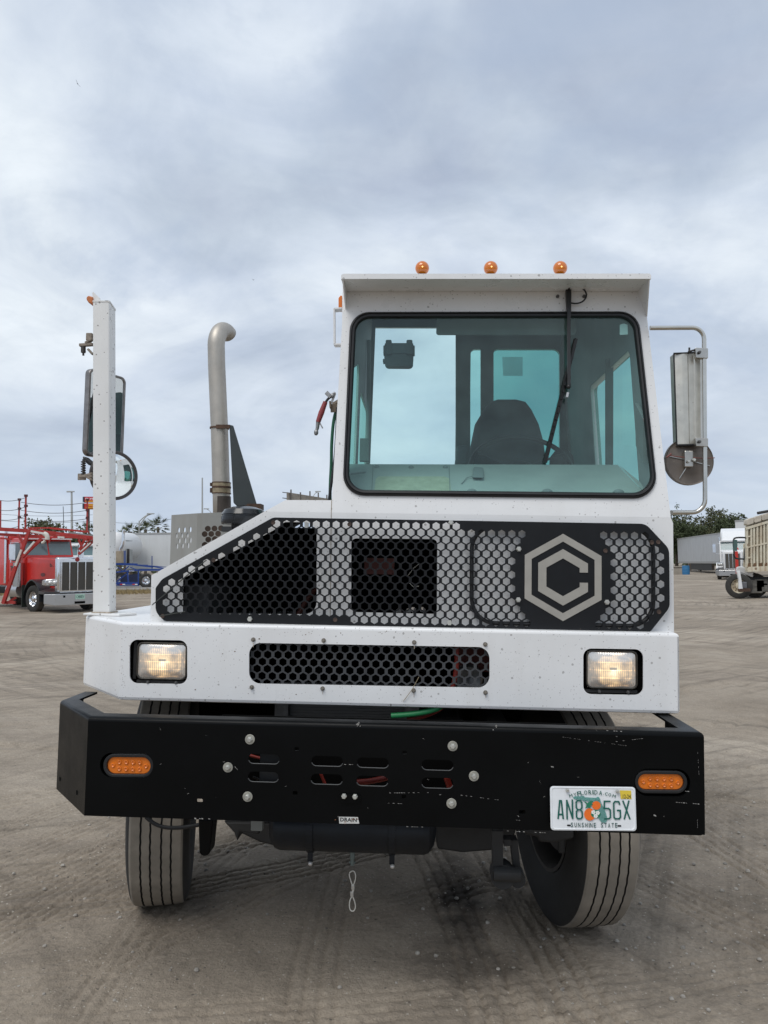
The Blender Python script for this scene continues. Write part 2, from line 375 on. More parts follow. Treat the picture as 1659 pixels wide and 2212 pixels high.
# tyre tracks pressed in the dirt: circle centre, radius, half width, grooves, depth, from/to distance
TRACKS = [(9.1, -.8, 12.0, .115, 4, .006), (9.1, -.8, 12.33, .115, 4, .005), (8.3, -1.1, 10.95, .115, 4, .006), (7.2, -2.05, 9.9, .115, 4, .0055), (9.1, -.8, 12.75, .115, 5, .006), (-21.1, 3.2, 20.0, .115, 4, .0052), (14.6, 1.0, 15.9, .12, 4, .005), (13.2, 2.2, 15.1, .12, 4, .005), (15.0, 0.4, 17.0, .12, 5, .005), (12.0, 3.0, 12.75, .12, 4, .006), (17.0, 3.4, 17.3, .12, 4, .005), (13.5, 1.2, 13.1, .12, 4, .006),
          (-17.0, 3.0, 17.65, .12, 4, .005), (-15.0, 4.0, 16.3, .12, 5, .0055), (-19, 2, 21.1, .12, 5, .0055), (-12.5, 3, 14.9, .12, 4, .0055), (9.2, -3.2, 8.3, .13, 5, .006),
          (-3.0, 14.5, 12.15, .13, 4, .009), (-2.2, 15.9, 13.1, .12, 4, .008), (-6.6, 13.5, 10.5, .13, 5, .009),
          (-5.0, 12.6, 10.1, .12, 4, .008), (-7.4, 12.5, 10.2, .13, 4, .008), (5.2, -6.6, 9.2, .13, 5, .005), (6.5, -7.6, 10.9, .12, 5, .005), (-1.2, -9.6, 11.9, .13, 4, .007), (9.2, -3.2, 8.3, .13, 5, .008), (10.5, -2.2, 9.6, .13, 5, .009), (-5.8, -1.6, 6.0, .12, 4, .010), (-13, -4, 13.2, .12, 4, .010), (12.6, 9.5, 12.4, .14, 5, .011),
          (14.0, 6.0, 12.1, .13, 4, .010), (-14.2, 2.2, 14.6, .12, 4, .007), (-14.2, 2.2, 14.95, .12, 4, .007), (-12, 17, 16.3, .14, 5, .010), (-10, 22, 20.1, .14, 5, .010), (-13, 16.5, 15.3, .14, 4, .009),
          (11.0, 14.5, 11.3, .14, 5, .011), (9.0, 18.5, 14.4, .14, 5, .012), (22, 11, 18.2, .14, 5, .012), (3.0, 19.5, 13.0, .14, 5, .012), (30, 26, 30, .16, 5, .014), (-22, 20, 18.5, .15, 5, .012), (-22, 25, 21.5, .15, 5, .012), (28, 8, 22.5, .15, 5, .012),
          (-6, 40, 33.2, .16, 5, .02), (-12, 48, 41, .16, 5, .02), (20, 40, 29.5, .16, 5, .018), (8, 34, 25.5, .16, 5, .018), (-30, 30, 27, .17, 5, .02)]
def gz(x, y):
    x = np.asarray(x, float); y = np.asarray(y, float)
    r = np.hypot(x-.05, y-3.4)
    z = -.0311*(x*1.0)*(1-sst(3.2, 11, r)) - .0
    z = z + .10*fbm(x, y, .13, 3, 5)*sst(4, 14, r) + .30*sst(36, 47, y)*(1-sst(-2, 14, x)) + .14*sst(45, 70, y)*sst(2, 14, x)
    return z
def gfull(x, y):
    r = np.hypot(x, y); z = gz(x, y)
    z = z + .030*fbm(x, y, .9, 4, 31)*sst(1., 6, r) + .006*fbm(x, y, 5, 4, 61)
    rough = sst(.35, 1.3, x)*.55 + .12 + .3*sst(6, 9, y)
    z = z + rough*.013*(np.abs(fbm(x, y*1.2, 11, 3, 91))*2-.45)
    for cx_, cy_, rad, hw, ng, dp in TRACKS:
        dx, dy = x-cx_, y-cy_; rad_ = np.hypot(dx, dy); an = np.arctan2(dy, dx)*rad
        s = rad_-rad + .03*hashn(an*.7, an*0, 7)
        msk = (1-sst(hw, hw+.03, np.abs(s)))*np.clip(fbm(x+rad, y, .55, 2, int(rad*10))*2.2+.75, 0, 1)
        zig = .0016*np.sign(np.sin(an*2*np.pi/.055))
        t = np.cos((s+zig)*2*np.pi*ng/(2*hw)+np.pi*(ng % 2 == 0))
        z = z + .72*msk*(-.5*dp - 1.7*dp*np.clip((t-.30)*1.9, 0, 1)) + .5*dp*np.exp(-((np.abs(s)-hw-.02)/.025)**2)*np.clip(msk+.6, 0, 1)*.6
    return z
def axis_coords(d0, d1, step, far0, far1, g=1.09):
    c = list(np.arange(d0, d1, step)); st = step; v = c[-1]
    while v < far1: st *= g; v += st; c.append(v)
    st = step; v = c[0]; neg = []
    while v > far0: st *= g; v -= st; neg.append(v)
    return np.array(neg[::-1]+c)
gx = axis_coords(-2.3, 2.6, .0105, -1500, 1500, 1.055); gy = axis_coords(1.9, 5.6, .0115, -1500, 1800, 1.03)
X, Y = np.meshgrid(gx, gy); Z = gfull(X, Y)
farf = sst(60, 300, np.hypot(X, Y)); Z = Z*(1-farf)+farf*.2
me = bpy.data.meshes.new('ground'); nx, ny = len(gx), len(gy)
me.vertices.add(nx*ny); me.vertices.foreach_set('co', np.stack([X, Y, Z], -1).ravel())
idx = np.arange(nx*ny).reshape(ny, nx)
q = np.stack([idx[:-1, :-1], idx[:-1, 1:], idx[1:, 1:], idx[1:, :-1]], -1).reshape(-1, 4)
me.loops.add(q.size); me.loops.foreach_set('vertex_index', q.ravel()); me.polygons.add(len(q))
me.polygons.foreach_set('loop_start', np.arange(0, q.size, 4)); me.polygons.foreach_set('loop_total', np.full(len(q), 4))
me.polygons.foreach_set('use_smooth', np.ones(len(q), bool)); me.update()
ground = bpy.data.objects.new('ground', me); C.objects.link(ground); ground['kind'] = 'structure'
print('ground verts', nx, ny, nx*ny)
def gh(x, y): return float(gfull(np.array([x]), np.array([y]))[0])
def ground_mat():
    mt = bpy.data.materials.new('packed_dirt'); mt.use_nodes = True; ns, ls = mt.node_tree.nodes, mt.node_tree.links; b = ns['Principled BSDF']
    b.inputs['Roughness'].default_value = .93; b.inputs['Specular IOR Level'].default_value = .25
    tcn = ns.new('ShaderNodeTexCoord'); vec = tcn.outputs['Object']
    def nz(scale, det, rg=.55, sc=(1, 1, 1), dist=0., off=(0, 0, 0), col=False):
        mp = ns.new('ShaderNodeMapping'); mp.inputs['Scale'].default_value = sc; mp.inputs['Location'].default_value = off; ls.new(vec, mp.inputs[0])
        n = ns.new('ShaderNodeTexNoise'); n.inputs['Scale'].default_value = scale; n.inputs['Detail'].default_value = det; n.inputs['Roughness'].default_value = rg; n.inputs['Distortion'].default_value = dist
        ls.new(mp.outputs[0], n.inputs['Vector']); return n.outputs[0]
    def mixn(fac, a, bb, blend='MIX'):
        n = ns.new('ShaderNodeMix'); n.data_type = 'RGBA'; n.blend_type = blend
        if isinstance(fac, (int, float)): n.inputs[0].default_value = fac
        else: ls.new(fac, n.inputs[0])
        for i, v in ((6, a), (7, bb)):
            if isinstance(v, tuple): n.inputs[i].default_value = (*v[:3], 1)
            else: ls.new(v, n.inputs[i])
        return n.outputs[2]
    base = ramp(nz(.45, 9, .6, dist=.4), [(.32, (.222, .184, .143)), (.5, (.288, .242, .190)), (.68, (.36, .308, .247))], ns, ls)
    # long darker swaths dragged by wheels, and pale dry sand
    sw = ramp(nz(.8, 6, .6, (.16, 1.3, 1), .8, (3, 1, 0)), [(.5, (0, 0, 0)), (.68, (.55, .55, .55))], ns, ls); c = mixn(sw, base, (.19, .158, .128))
    sw2 = ramp(nz(.5, 5, .55, (.25, 1, 1), .5, (9, 4, 0)), [(.55, (0, 0, 0)), (.75, (.5, .5, .5))], ns, ls); c = mixn(sw2, c, (.43, .375, .31))
    for (ax_, ay_, fr_, k0, k1, off_) in ((-30., -16., 5.5, .76, 1.12, 0.), (34., -10., 6.5, .76, 1.12, 7.), (-12., 38., 7.5, .72, 1.10, 13.), (18., 30., 5.0, .76, 1.10, 21.)):
        sp_ = ns.new('ShaderNodeSeparateXYZ'); ls.new(vec, sp_.inputs[0])
        dx = m('SUBTRACT', sp_.outputs[0], ax_, nodes=ns, links=ls); dy = m('SUBTRACT', sp_.outputs[1], ay_, nodes=ns, links=ls)
        rad = m('SQRT', m('ADD', m('MULTIPLY', dx, dx, nodes=ns, links=ls), m('MULTIPLY', dy, dy, nodes=ns, links=ls), nodes=ns, links=ls), nodes=ns, links=ls)
        an = m('MULTIPLY', m('ARCTAN2', dy, dx, nodes=ns, links=ls), 9.0, nodes=ns, links=ls)
        cb_ = ns.new('ShaderNodeCombineXYZ'); ls.new(m('MULTIPLY', rad, fr_, nodes=ns, links=ls), cb_.inputs[0]); ls.new(an, cb_.inputs[1]); cb_.inputs[2].default_value = off_
        nn_ = ns.new('ShaderNodeTexNoise'); nn_.inputs['Scale'].default_value = 1.0; nn_.inputs['Detail'].default_value = 4; nn_.inputs['Roughness'].default_value = .6; ls.new(cb_.outputs[0], nn_.inputs['Vector'])
        st_ = ramp(nn_.outputs[0], [(.34, (k0,)*3), (.46, (1, 1, 1)), (.60, (k1,)*3)], ns, ls)
        mk_ = ramp(nz(.22, 3, .5, off=(off_, 3, 0)), [(.42, (0, 0, 0)), (.58, (1, 1, 1))], ns, ls)
        c = mixn(1., c, mixn(mk_, (1., 1., 1.), st_), 'MULTIPLY')
    gr = ramp(nz(55, 5, .7), [(.3, (.80, .80, .80)), (.7, (1.16, 1.16, 1.16))], ns, ls); c = mixn(1., c, gr, 'MULTIPLY')
    gr2 = ramp(nz(9, 6, .7), [(.3, (.90, .90, .90)), (.7, (1.07, 1.07, 1.07))], ns, ls); c = mixn(1., c, gr2, 'MULTIPLY')
    # damp stains
    sepp = ns.new('ShaderNodeSeparateXYZ'); ls.new(vec, sepp.inputs[0])
    def blob(x, y, rx, ry, k):
        dx = m('DIVIDE', m('SUBTRACT', sepp.outputs[0], x, nodes=ns, links=ls), rx, nodes=ns, links=ls)
        dy = m('DIVIDE', m('SUBTRACT', sepp.outputs[1], y, nodes=ns, links=ls), ry, nodes=ns, links=ls)
        d = m('ADD', m('MULTIPLY', dx, dx, nodes=ns, links=ls), m('MULTIPLY', dy, dy, nodes=ns, links=ls), nodes=ns, links=ls)
        d = m('ADD', d, m('MULTIPLY', m('SUBTRACT', nz(7, 6, .65), .5, nodes=ns, links=ls), 2.2, nodes=ns, links=ls), nodes=ns, links=ls)
        r = ramp(d, [(.0, (k, k, k)), (.9, (0, 0, 0))], ns, ls); return r
    for (x, y, rx, ry, k) in DAMP:
        c = mixn(blob(x, y, rx, ry, k), c, (.055, .046, .038))
    # pebbles
    for sc, rad, keep, col in ((70, .33, .16, (.5, .46, .4)), (45, .3, .10, (.09, .08, .07)), (18, .16, .12, (.45, .42, .37))):
        v = ns.new('ShaderNodeTexVoronoi'); v.inputs['Scale'].default_value = sc; ls.new(vec, v.inputs['Vector'])
        sx = ns.new('ShaderNodeSeparateColor'); ls.new(v.outputs['Color'], sx.inputs[0])
        f = m('MULTIPLY', m('LESS_THAN', v.outputs['Distance'], m('MULTIPLY', sx.outputs[1], rad, nodes=ns, links=ls), nodes=ns, links=ls), m('LESS_THAN', sx.outputs[0], keep, nodes=ns, links=ls), nodes=ns, links=ls)
        c = mixn(m('MULTIPLY', f, .75, nodes=ns, links=ls), c, col)
    ls.new(c, b.inputs['Base Color'])
    h = m('ADD', m('MULTIPLY', nz(120, 4, .7), .35, nodes=ns, links=ls), m('MULTIPLY', nz(28, 5, .65), 1.0, nodes=ns, links=ls), nodes=ns, links=ls)
    h = m('ADD', h, m('MULTIPLY', nz(5, 6, .6, (.6, 1.3, 1), .6), 1.1, nodes=ns, links=ls), nodes=ns, links=ls)
    bp = ns.new('ShaderNodeBump'); bp.inputs['Strength'].default_value = .8; bp.inputs['Distance'].default_value = .02; ls.new(h, bp.inputs['Height']); ls.new(bp.outputs[0], b.inputs['Normal'])
    return mt
DAMP = [(.34, 3.95, .17, .55, .95), (.30, 3.3, .30, .26, .6), (.22, 2.9, .4, .2, .35)]
me.materials.append(ground_mat())
# pebbles and clods
PEB = mat('pebbles', (.36, .33, .29), .9, var=.5, vscale=30)
b = MB()
for i in range(900):
    x = rng.uniform(-2.3, 2.6); y = 1.9+rng.random()**1.4*5; s_ = rng.uniform(.002, .0065)*(1+.25*y)
    if rng.random() < .5 and x < .3: continue
    b.ball((x, y, gh(x, y)+s_*.3), s_, (1, 1, rng.uniform(.5, .9)), 6, 4)
pb = b.build('pebbles', PEB, smooth=True); pb['kind'] = 'stuff'; tag(pb, 'small pebbles and clods scattered over the packed dirt', 'pebbles')

# asphalt road behind the left trucks, dry grass strip
ROADM = mat('old_asphalt', (.25, .235, .215), .9, var=.15, vscale=1, bump=.2)
b = MB(); xs = np.linspace(-70, -6, 60); ys = [46.5, 50, 55, 60, 66]
for yv in ys: b.v += [(x, yv, float(gz(x, yv))+.035) for x in xs]
for j in range(len(ys)-1):
    for i in range(59): a = j*60+i; b.f.append((a, a+1, a+61, a+60)); b.mi.append(0)
rd = b.build('road', ROADM); rd['kind'] = 'structure'
GRASS = mat('dry_grass', (.34, .26, .13), .9, var=.4, vscale=3)
b = MB()
for i in range(5200):
    x = rng.uniform(-26, -11); y = 43.6+rng.normal(0, .55)
    if hashn(np.array([x*.8]), np.array([y*.8]), 3)[0] < -.12: continue
    z = float(gz(x, y)); h = rng.uniform(.05, .3); a = rng.uniform(0, 6.28); w_ = .02; lx, ly = rng.normal(0, .08, 2)
    b.add([(x-w_*math.cos(a), y-w_*math.sin(a), z), (x+w_*math.cos(a), y+w_*math.sin(a), z), (x+lx, y+ly, z+h)], [(0, 1, 2)])
g_ = b.build('dry_grass', GRASS); g_['kind'] = 'stuff'; tag(g_, 'strip of dry yellow grass along the road edge', 'grass')
# ---------------------------------------------------------------- the yard truck
truck = root('yard_truck', 'white single-seat yard truck with black bumper and hexagon grille, filling the foreground', 'truck', mtx=TM, world=False)
def mid(pts): return sum(pts, Vector())/len(pts)
A0 = T(572, 1104.5, .38); B0 = T(1449, 1118, .38); ZC = (A0.z+B0.z)/2
BR = .13; AP = .38-BR*ZC          # raked upper cab plane  Y = AP + BR*z
def U(pts): return PL(pts, AP, BR)
def Uv(x, y, off=0.): v = T(x, y, AP, BR); return v+Vector((0, off, 0))
print('crease z', A0.z, B0.z, 'x', A0.x, B0.x)

# ---- bumper
bz = [T(196, 1544, 0).z, T(1522, 1586, 0).z, T(180, 1761, 0).z, T(1522, 1806, 0).z]; print('bumper z', bz)
ZT = (bz[0]+bz[1])/2; ZB = (bz[2]+bz[3])/2; XL = (T(192, 1544, 0).x+T(181, 1761, 0).x)/2; XR = T(1522, 1700, 0).x
print('bumper x', XL, XR, ZT, ZB)
def slot(x0, x1, y0, y1, r=None):
    q = PL([(x0, y1), (x1, y1+(x1-x0)*.03), (x1, y0+(x1-x0)*.03), (x0, y0)], 0)
    return rr(q, r if r is not None else (q[0][1]-q[3][1])*-.49, 5)
def c5(x, y): return ((950+x/1.58)/1.8228, (2450+y/1.58)/1.8228)
holes = []
for x0, x1, y0, y1 in [(45, 237, 817, 885), (42, 232, 928, 998), (437, 633, 830, 900), (433, 630, 942, 1013), (720, 917, 840, 910), (717, 913, 953, 1023), (1122, 1320, 853, 925), (1122, 1318, 965, 1037)]:
    a, c_ = c5(x0, y0), c5(x1, y1-4); holes.append(slot(a[0], c_[0], a[1], c_[1]-1))
for cx_, cy_ in [c5(345, 789), c5(1016, 811), c5(335, 1062), c5(1012, 1086)]:
    holes.append(rr(PL([(cx_-5, cy_+3.5), (cx_+5, cy_+3.5), (cx_+5, cy_-4), (cx_-5, cy_-4)], 0), .002))
for cx_, cy_ in [(431, 1729.5), (1127.8, 1754)]:
    holes.append(rr(PL([(cx_-7, cy_+4), (cx_+7, cy_+4), (cx_+7, cy_-4), (cx_-7, cy_-4)], 0), .005))
SIG = [((216, 331), (1626, 1679), (232, 326, 1634.5, 1671)), ((1370, 1491), (1660, 1719.5), (1377.5, 1476, 1671, 1705))]
for (x0, x1), (y0, y1), _ in SIG:
    q = PL([(x0, y1), (x1, y1+1.5), (x1, y0+1.5), (x0, y0)], 0); holes.append(rr(q, (q[3][1]-q[0][1])*.49, 8))
b = MB(); FR = .016
face = rr([(XL, ZB), (XR, ZB), (XR, ZT-FR), (XL, ZT-FR)], [0, .018, 0, 0])
plate('', face, holes, front(0), .008, None, None, mb=b)
# plan outline: left chamfer, side return, right side return
CHX, CHY, SDY = XL-.245, .30, .50
def wall(p, q, z0, z1, th=.008):
    p, q = Vector((*p, 0)), Vector((*q, 0)); d = (q-p).normalized(); n = Vector((-d.y, d.x, 0))*th
    b.hexa([p+Vector((0, 0, z0)), q+Vector((0, 0, z0)), q+n+Vector((0, 0, z0)), p+n+Vector((0, 0, z0))], [p+Vector((0, 0, z1)), q+Vector((0, 0, z1)), q+n+Vector((0, 0, z1)), p+n+Vector((0, 0, z1))])
wall((CHX, CHY), (XL, 0), ZB, ZT-FR); wall((CHX, SDY), (CHX, CHY), ZB, ZT-FR); wall((XR, .001), (XR, .40), ZB+.002, ZT-FR)
# rounded shoulder and top flange swept along the plan outline, bottom lip
path = [Vector((CHX, SDY, 0)), Vector((CHX, CHY, 0)), Vector((XL, 0, 0)), Vector((XR, 0, 0)), Vector((XR, .40, 0))]
prof = [(0, ZT-FR)] + [(FR-FR*math.cos(a), ZT-FR+FR*math.sin(a)) for a in (R(20), R(45), R(70), R(90))] + [(.066, ZT), (.066, ZT-.008), (.012, ZT-.008), (.008, ZT-FR)]
rings = []
for i, p in enumerate(path):
    if i == 0: n = Vector((1, 0, 0))
    elif i == len(path)-1: n = Vector((-1, 0, 0))
    else:
        d0 = (path[i]-path[i-1]).normalized(); d1 = (path[i+1]-path[i]).normalized()
        n0 = Vector((-d0.y, d0.x, 0)); n1 = Vector((-d1.y, d1.x, 0)); n = (n0+n1); n = n/(n.dot(n0))
    rings.append([p+n*o_+Vector((0, 0, z_)) for o_, z_ in prof])
vs = [v for r_ in rings for v in r_]; k = len(prof)
b.add(vs, [(i*k+j, i*k+(j+1) % k, (i+1)*k+(j+1) % k, (i+1)*k+j) for i in range(4) for j in range(k)] + [tuple(range(k)), tuple(4*k+j for j in range(k-1, -1, -1))])
wall((XL, .008), (XR, .008), ZB, ZB+.004, .05)
bumper = b.build('bumper', BLACK, truck, smooth=35)
LITEDGE = mat('lit_edge_grey', (.075, .078, .08), .5, .3)  # paler than the bumper: skylight on the slots' lower edges, put into the colour
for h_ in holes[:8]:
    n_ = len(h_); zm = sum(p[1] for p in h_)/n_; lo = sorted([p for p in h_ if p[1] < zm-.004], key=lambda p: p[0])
    b = MB(); b.tube([Vector((p[0], .0005, p[1])) for p in lo], .0016, 6); b.build('slot_lit_edge', LITEDGE, bumper)
# small bolt holes on the chamfer
b = MB()
for px, py in ((130, 1683), (166.5, 1712)):
    n = Vector((-CHY, -.245, 0)).normalized(); p = HP(px, py, Vector((XL, 0, 0)), n); b = MB(); b.lathe([(0.0005, .0001), (.0015, .009)], p, n, 12); b.build('bolt_hole', VOIDM, bumper)
# washers and bolts
def bolt(p, r, n=(0, -1, 0), washer=True, parent=truck, name='bolt', h=1., wm=None, bm_=None):
    b = MB(); n = Vector(n)
    if washer:
        b.cur = 1; b.lathe([(0, .0001), (.003, .0001), (.003, r*.96), (.0022, r), (0, r)], p, n, 24)
    b.cur = 0; rb = r*.5 if washer else r
    b.lathe([(.002, rb*1.15), (.005, rb*1.15), (.005, rb), (.012*h, rb), (.014*h, rb*.8), (.014*h, .0001)], p, n, 6)
    return b.build(name, [bm_ or ZINC, wm or WASH], parent, smooth=25)
for px, py in [(540, 1597), (977.8, 1611.5), (1023.6, 1676.4), (975.2, 1735.4), (535, 1720.8), (492.5, 1657.5)]:
    bolt(T(px, py, 0), .0175)
for px, py in [c5(640, 1080), c5(708, 1083)]: bolt(T(px, py, -.006), .0085, washer=False)
bx = [c5(610, 1066), c5(742, 1066), c5(742, 1122), c5(610, 1120)]
plate('tow_tab', rr(PL(bx[::-1], 0), .012), [], front(-.006), .006, BLACK, truck)
# oval signals
for i, (_, _, (x0, x1, y0, y1)) in enumerate(SIG):
    g = 7.5; q = PL([(x0-g, y1+g), (x1+g, y1+g+1), (x1+g, y0-g+1), (x0-g, y0-g)], .012)
    q2 = PL([(x0, y1), (x1, y1+1), (x1, y0+1), (x0, y0)], .012)
    og = rr(q, (q[3][1]-q[0][1])*.49, 8); ig = rr(q2, (q2[3][1]-q2[0][1])*.49, 8)
    gr = plate('signal_grommet', og, [ig], front(.004), .03, RUBBER, truck, smooth=30, bev=.003)
    gr.name = 'turn_signal'; gr['label'] = 'amber oval turn signal in a black rubber ring, ' + ('left' if i == 0 else 'right') + ' end of the bumper'
    plate('signal_lens', ig, [], front(.013), .006, AMBER, gr, bev=.002, smooth=30)
    X0, X1, Z0, Z1 = q2[0][0], q2[1][0], q2[0][1], q2[3][1]; W_ = X1-X0; H_ = Z1-Z0
    for fx, fz in [(.12, .5), (.88, .5)]+[(.27+.155*k_, s_) for k_ in range(4) for s_ in (.3, .7)]:
        b = MB(); b.lathe([(0, H_*.155), (.0035, H_*.12), (.004, H_*.09), (.0015, H_*.03), (.0012, .0001)], (X0+W_*fx, .0132, Z0+H_*fz), (0, -1, 0), 14)
        b.build('led_lens', AMBER, gr, smooth=30)
    b = MB(); b.box(X0-.06, X1+.06, .045, .05, Z0-.05, Z1+.05); b.build('signal_backing', VOIDM, gr)
# chips and scratches on the bumper
SCR = mat('paint_scratch', (.36, .35, .33), .7, var=.4, vscale=300)
b = MB()
def scratch(pts, wpx):
    for i in range(len(pts)-1):
        (x0, y0), (x1, y1) = pts[i], pts[i+1]; n = max(1, int(math.hypot(x1-x0, y1-y0)/5))
        for k_ in range(n):
            if rng.random() < .45: continue
            xa, ya = lerp(x0, x1, k_/n), lerp(y0, y1, k_/n); xb, yb = lerp(x0, x1, (k_+.7)/n), lerp(y0, y1, (k_+.7)/n); w_ = wpx*rng.uniform(.3, 1)/2
            b.add([T(xa, ya-w_, -.0006), T(xb, yb-w_*.6, -.0006), T(xb+.5, yb+w_, -.0006), T(xa+.3, ya+w_*.7, -.0006)], [(0, 1, 2, 3)])
scratch([c5(920, 1062), c5(1170, 1060)], 1.1); scratch([c5(1320, 1070), c5(1620, 1108)], 1.3); scratch([c5(910, 1125), c5(1020, 1130)], 1.); scratch([(1330, 1602), (1400, 1594)], .8)
scratch([c5(640, 885), c5(700, 885)], 1.6); scratch([c5(950, 880), c5(990, 895)], 1.2); scratch([c5(950, 1270), c5(1150, 1275)], 1.6); scratch([(420, 1768), (455, 1769)], 3.5); scratch([(1330, 1590), (1345, 1596)], 1.5)
scratch([(1095, 1795), (1180, 1799)], 2.2); scratch([(1104, 1771), (1125, 1772)], 1.5); scratch([(1460, 1733), (1512, 1737)], 2.2); scratch([(1480, 1709), (1490, 1710)], 2); scratch([(1507, 1625), (1510, 1680)], 1.2); scratch([(1506, 1760), (1507, 1790)], 2)
scratch([(1190, 1656), (1198, 1657)], 2.5); scratch([(1165, 1686), (1168, 1694)], 3); scratch([(348, 1612), (356, 1626)], 1.5); scratch([(345, 1571), (347, 1580)], 2); scratch([(1118, 1762), (1126, 1768)], 4); scratch([(1412, 1761), (1426, 1764)], 6); scratch([(507, 1656), (518, 1668)], 3)
scratch([(1310, 1578), (1345, 1580)], 2); scratch([(1200, 1590), (1360, 1612)], .6)
for i in range(36): x = rng.uniform(230, 1500); y = rng.uniform(1575, 1775); scratch([(x, y), (x+rng.uniform(2, 6), y+rng.uniform(-3, 3))], 1.)
for px, py in [(775, 1562), (1071, 1571)]:
    for k_ in range(7): x, y = px+rng.normal(0, 2.5), py+rng.normal(0, 3); s_ = rng.uniform(.6, 2); b.add([T(x-s_, y+s_, -.0006), T(x+s_, y+s_*.7, -.0006), T(x, y-s_, -.0006)], [(0, 1, 2)])
sc = b.build('paint_chips', SCR, bumper); sc['kind'] = 'stuff'
# worn decal
dp = [c5(607, 1210), c5(726, 1212), c5(734, 1252), c5(610, 1252)]
dec = plate('drain_decal', PL(dp[::-1], 0), [], front(-.0012), .001, mat('decal_white', (.6, .6, .58), .6, var=.2, vscale=200), truck)
dl = P2(*dp[3], 0); dr = P2(*dp[1], 0)
lettering('decal_text', 'DRAIN', lambda u, v: Vector((u, -.0022, v)), dl[0]+.003, dr[0]-.004, dl[1]+.008, dr[1]-.003, mat('decal_black', (.02, .02, .02)), dec, .02)
b = MB(); p = T(716, 1769, 0)
for k_ in range(9): q = T(713+rng.uniform(0, 60), 1771+rng.uniform(-2, 9), 0); s_ = rng.uniform(.0015, .005); b.add([q+Vector((-s_, -.0024, 0)), q+Vector((s_, -.0024, s_*.3)), q+Vector((0, -.0024, s_*.9))], [(0, 1, 2)])
rs_ = b.build('rust_chips', mat('rust_chip', (.28, .12, .05), .8), dec); rs_['kind'] = 'stuff'

# ---- licence plate
c1, c2_, c3, c4 = T(1189.5, 1793, -.03), T(1375, 1795, -.03), T(1372, 1700, -.012), T(1188, 1698, -.012)
def LP(u, v, w_=0.): p = lerp(lerp(c1, c2_, u), lerp(c4, c3, u), v); return p+Vector((0, -w_-.004*math.sin(math.pi*u*1.0), 0))
PW = mat('plate_white', (.74, .76, .78), .35, var=.06, vscale=30)
og = rr([(0, 0), (1, 0), (1, 1), (0, 1)], .0)
og = [(min(1, max(0, u)), min(1, max(0, v))) for u, v in [(x/.305, y/.153) for x, y in rr([(0, 0), (.305, 0), (.305, .153), (0, .153)], .012)]]
b = MB(); N_ = 24
og2 = [(.5+(u-.5)*.965, .5+(v-.5)*.935) for u, v in og]
f_ = [LP(u, v, .0008) for u, v in og]; i_ = [LP(u, v, .0022) for u, v in og2]; b_ = [LP(u, v, -.001) for u, v in og]; n_ = len(og)
b.add(f_+b_, [(k_, (k_+1) % n_, n_+(k_+1) % n_, n_+k_) for k_ in range(n_)]+[tuple(range(2*n_-1, n_-1, -1))])
i2 = [LP(.5+(u-.5)*.95, .5+(v-.5)*.91, .0006) for u, v in og]
b.add(f_+i_+i2, [(k_, (k_+1) % n_, n_+(k_+1) % n_, n_+k_) for k_ in range(n_)]+[(n_+k_, n_+(k_+1) % n_, 2*n_+(k_+1) % n_, 2*n_+k_) for k_ in range(n_)]+[tuple(range(2*n_, 3*n_))])
lic = b.build('license_plate', PW, truck, smooth=20)
PG = mat('plate_green', (.004, .10, .075), .5); PT = mat('plate_teal', (.22, .50, .46), .5); PO = mat('plate_orange', (.78, .15, .01), .5, var=.1, vscale=90); PLG = mat('plate_leaf_green', (.01, .17, .09), .5); PB = mat('plate_blossom', (.75, .76, .72), .5); PY = mat('sticker_yellow', (.70, .52, .05), .5)
def cp(x, y): return ((x-150)/1363, 1-(y-66)/706)
def flat(name, pts, lvl, m_, bld=None):
    b = bld or MB(); v_ = [LP(*cp(x, y), lvl) for x, y in pts]; b.add(v_, [tuple(range(len(v_)-1, -1, -1))])
    if bld is None: return b.build(name, m_, lic)
vs, fs = sheet([(x, -y) for x, y in [(515, 235), (540, 222), (690, 215), (700, 235), (885, 242), (895, 225), (925, 228), (940, 250), (960, 330), (1000, 400), (1030, 480), (1048, 560), (1045, 610), (1010, 640), (960, 635), (920, 580), (890, 540), (860, 470), (850, 380), (800, 330), (740, 290), (690, 300), (650, 275), (560, 270), (525, 262)]], [], .001)
b = MB(); b.add([LP(*cp(x, -y), .0012) for x, y, z in vs], fs); b.build('state_outline', PT, lic)
def ribbon(b, pts, w_, lvl):
    for i in range(len(pts)-1):
        a, c_ = Vector(pts[i]), Vector(pts[i+1]); d = (c_-a).normalized()*w_*.5; n = Vector((-d.y, d.x))
        q = [a-d*.75+n, c_+d*.75+n, c_+d*.75-n, a-d*.75-n]; b.add([LP(*cp(p.x, p.y), lvl+.00002*i) for p in q], [(0, 1, 2, 3)])
GL = {'A': [[(270, 580), (300, 295), (325, 295), (350, 580)], [(285, 515), (340, 515)]], 'N': [[(412, 585), (412, 290), (500, 575), (500, 280)]],
      '8': [[(580, 290), (630, 290), (650, 320), (650, 400), (625, 435), (585, 435), (560, 400), (560, 315), (580, 290)], [(585, 435), (562, 465), (562, 550), (585, 578), (630, 578), (652, 550), (652, 465), (625, 435)]],
      '5': [[(1100, 295), (1010, 295), (1005, 410), (1075, 410), (1100, 435), (1100, 550), (1075, 575), (1010, 575)]],
      'G': [[(1252, 340), (1240, 300), (1180, 298), (1158, 325), (1158, 550), (1178, 574), (1240, 574), (1260, 545), (1260, 440), (1215, 440)]],
      'X': [[(1308, 290), (1410, 575)], [(1402, 290), (1322, 575)]]}
for ch, strokes in GL.items():
    b = MB()
    for st in strokes: ribbon(b, st, 25, .0022)
    b.build('plate_character', PG, lic)
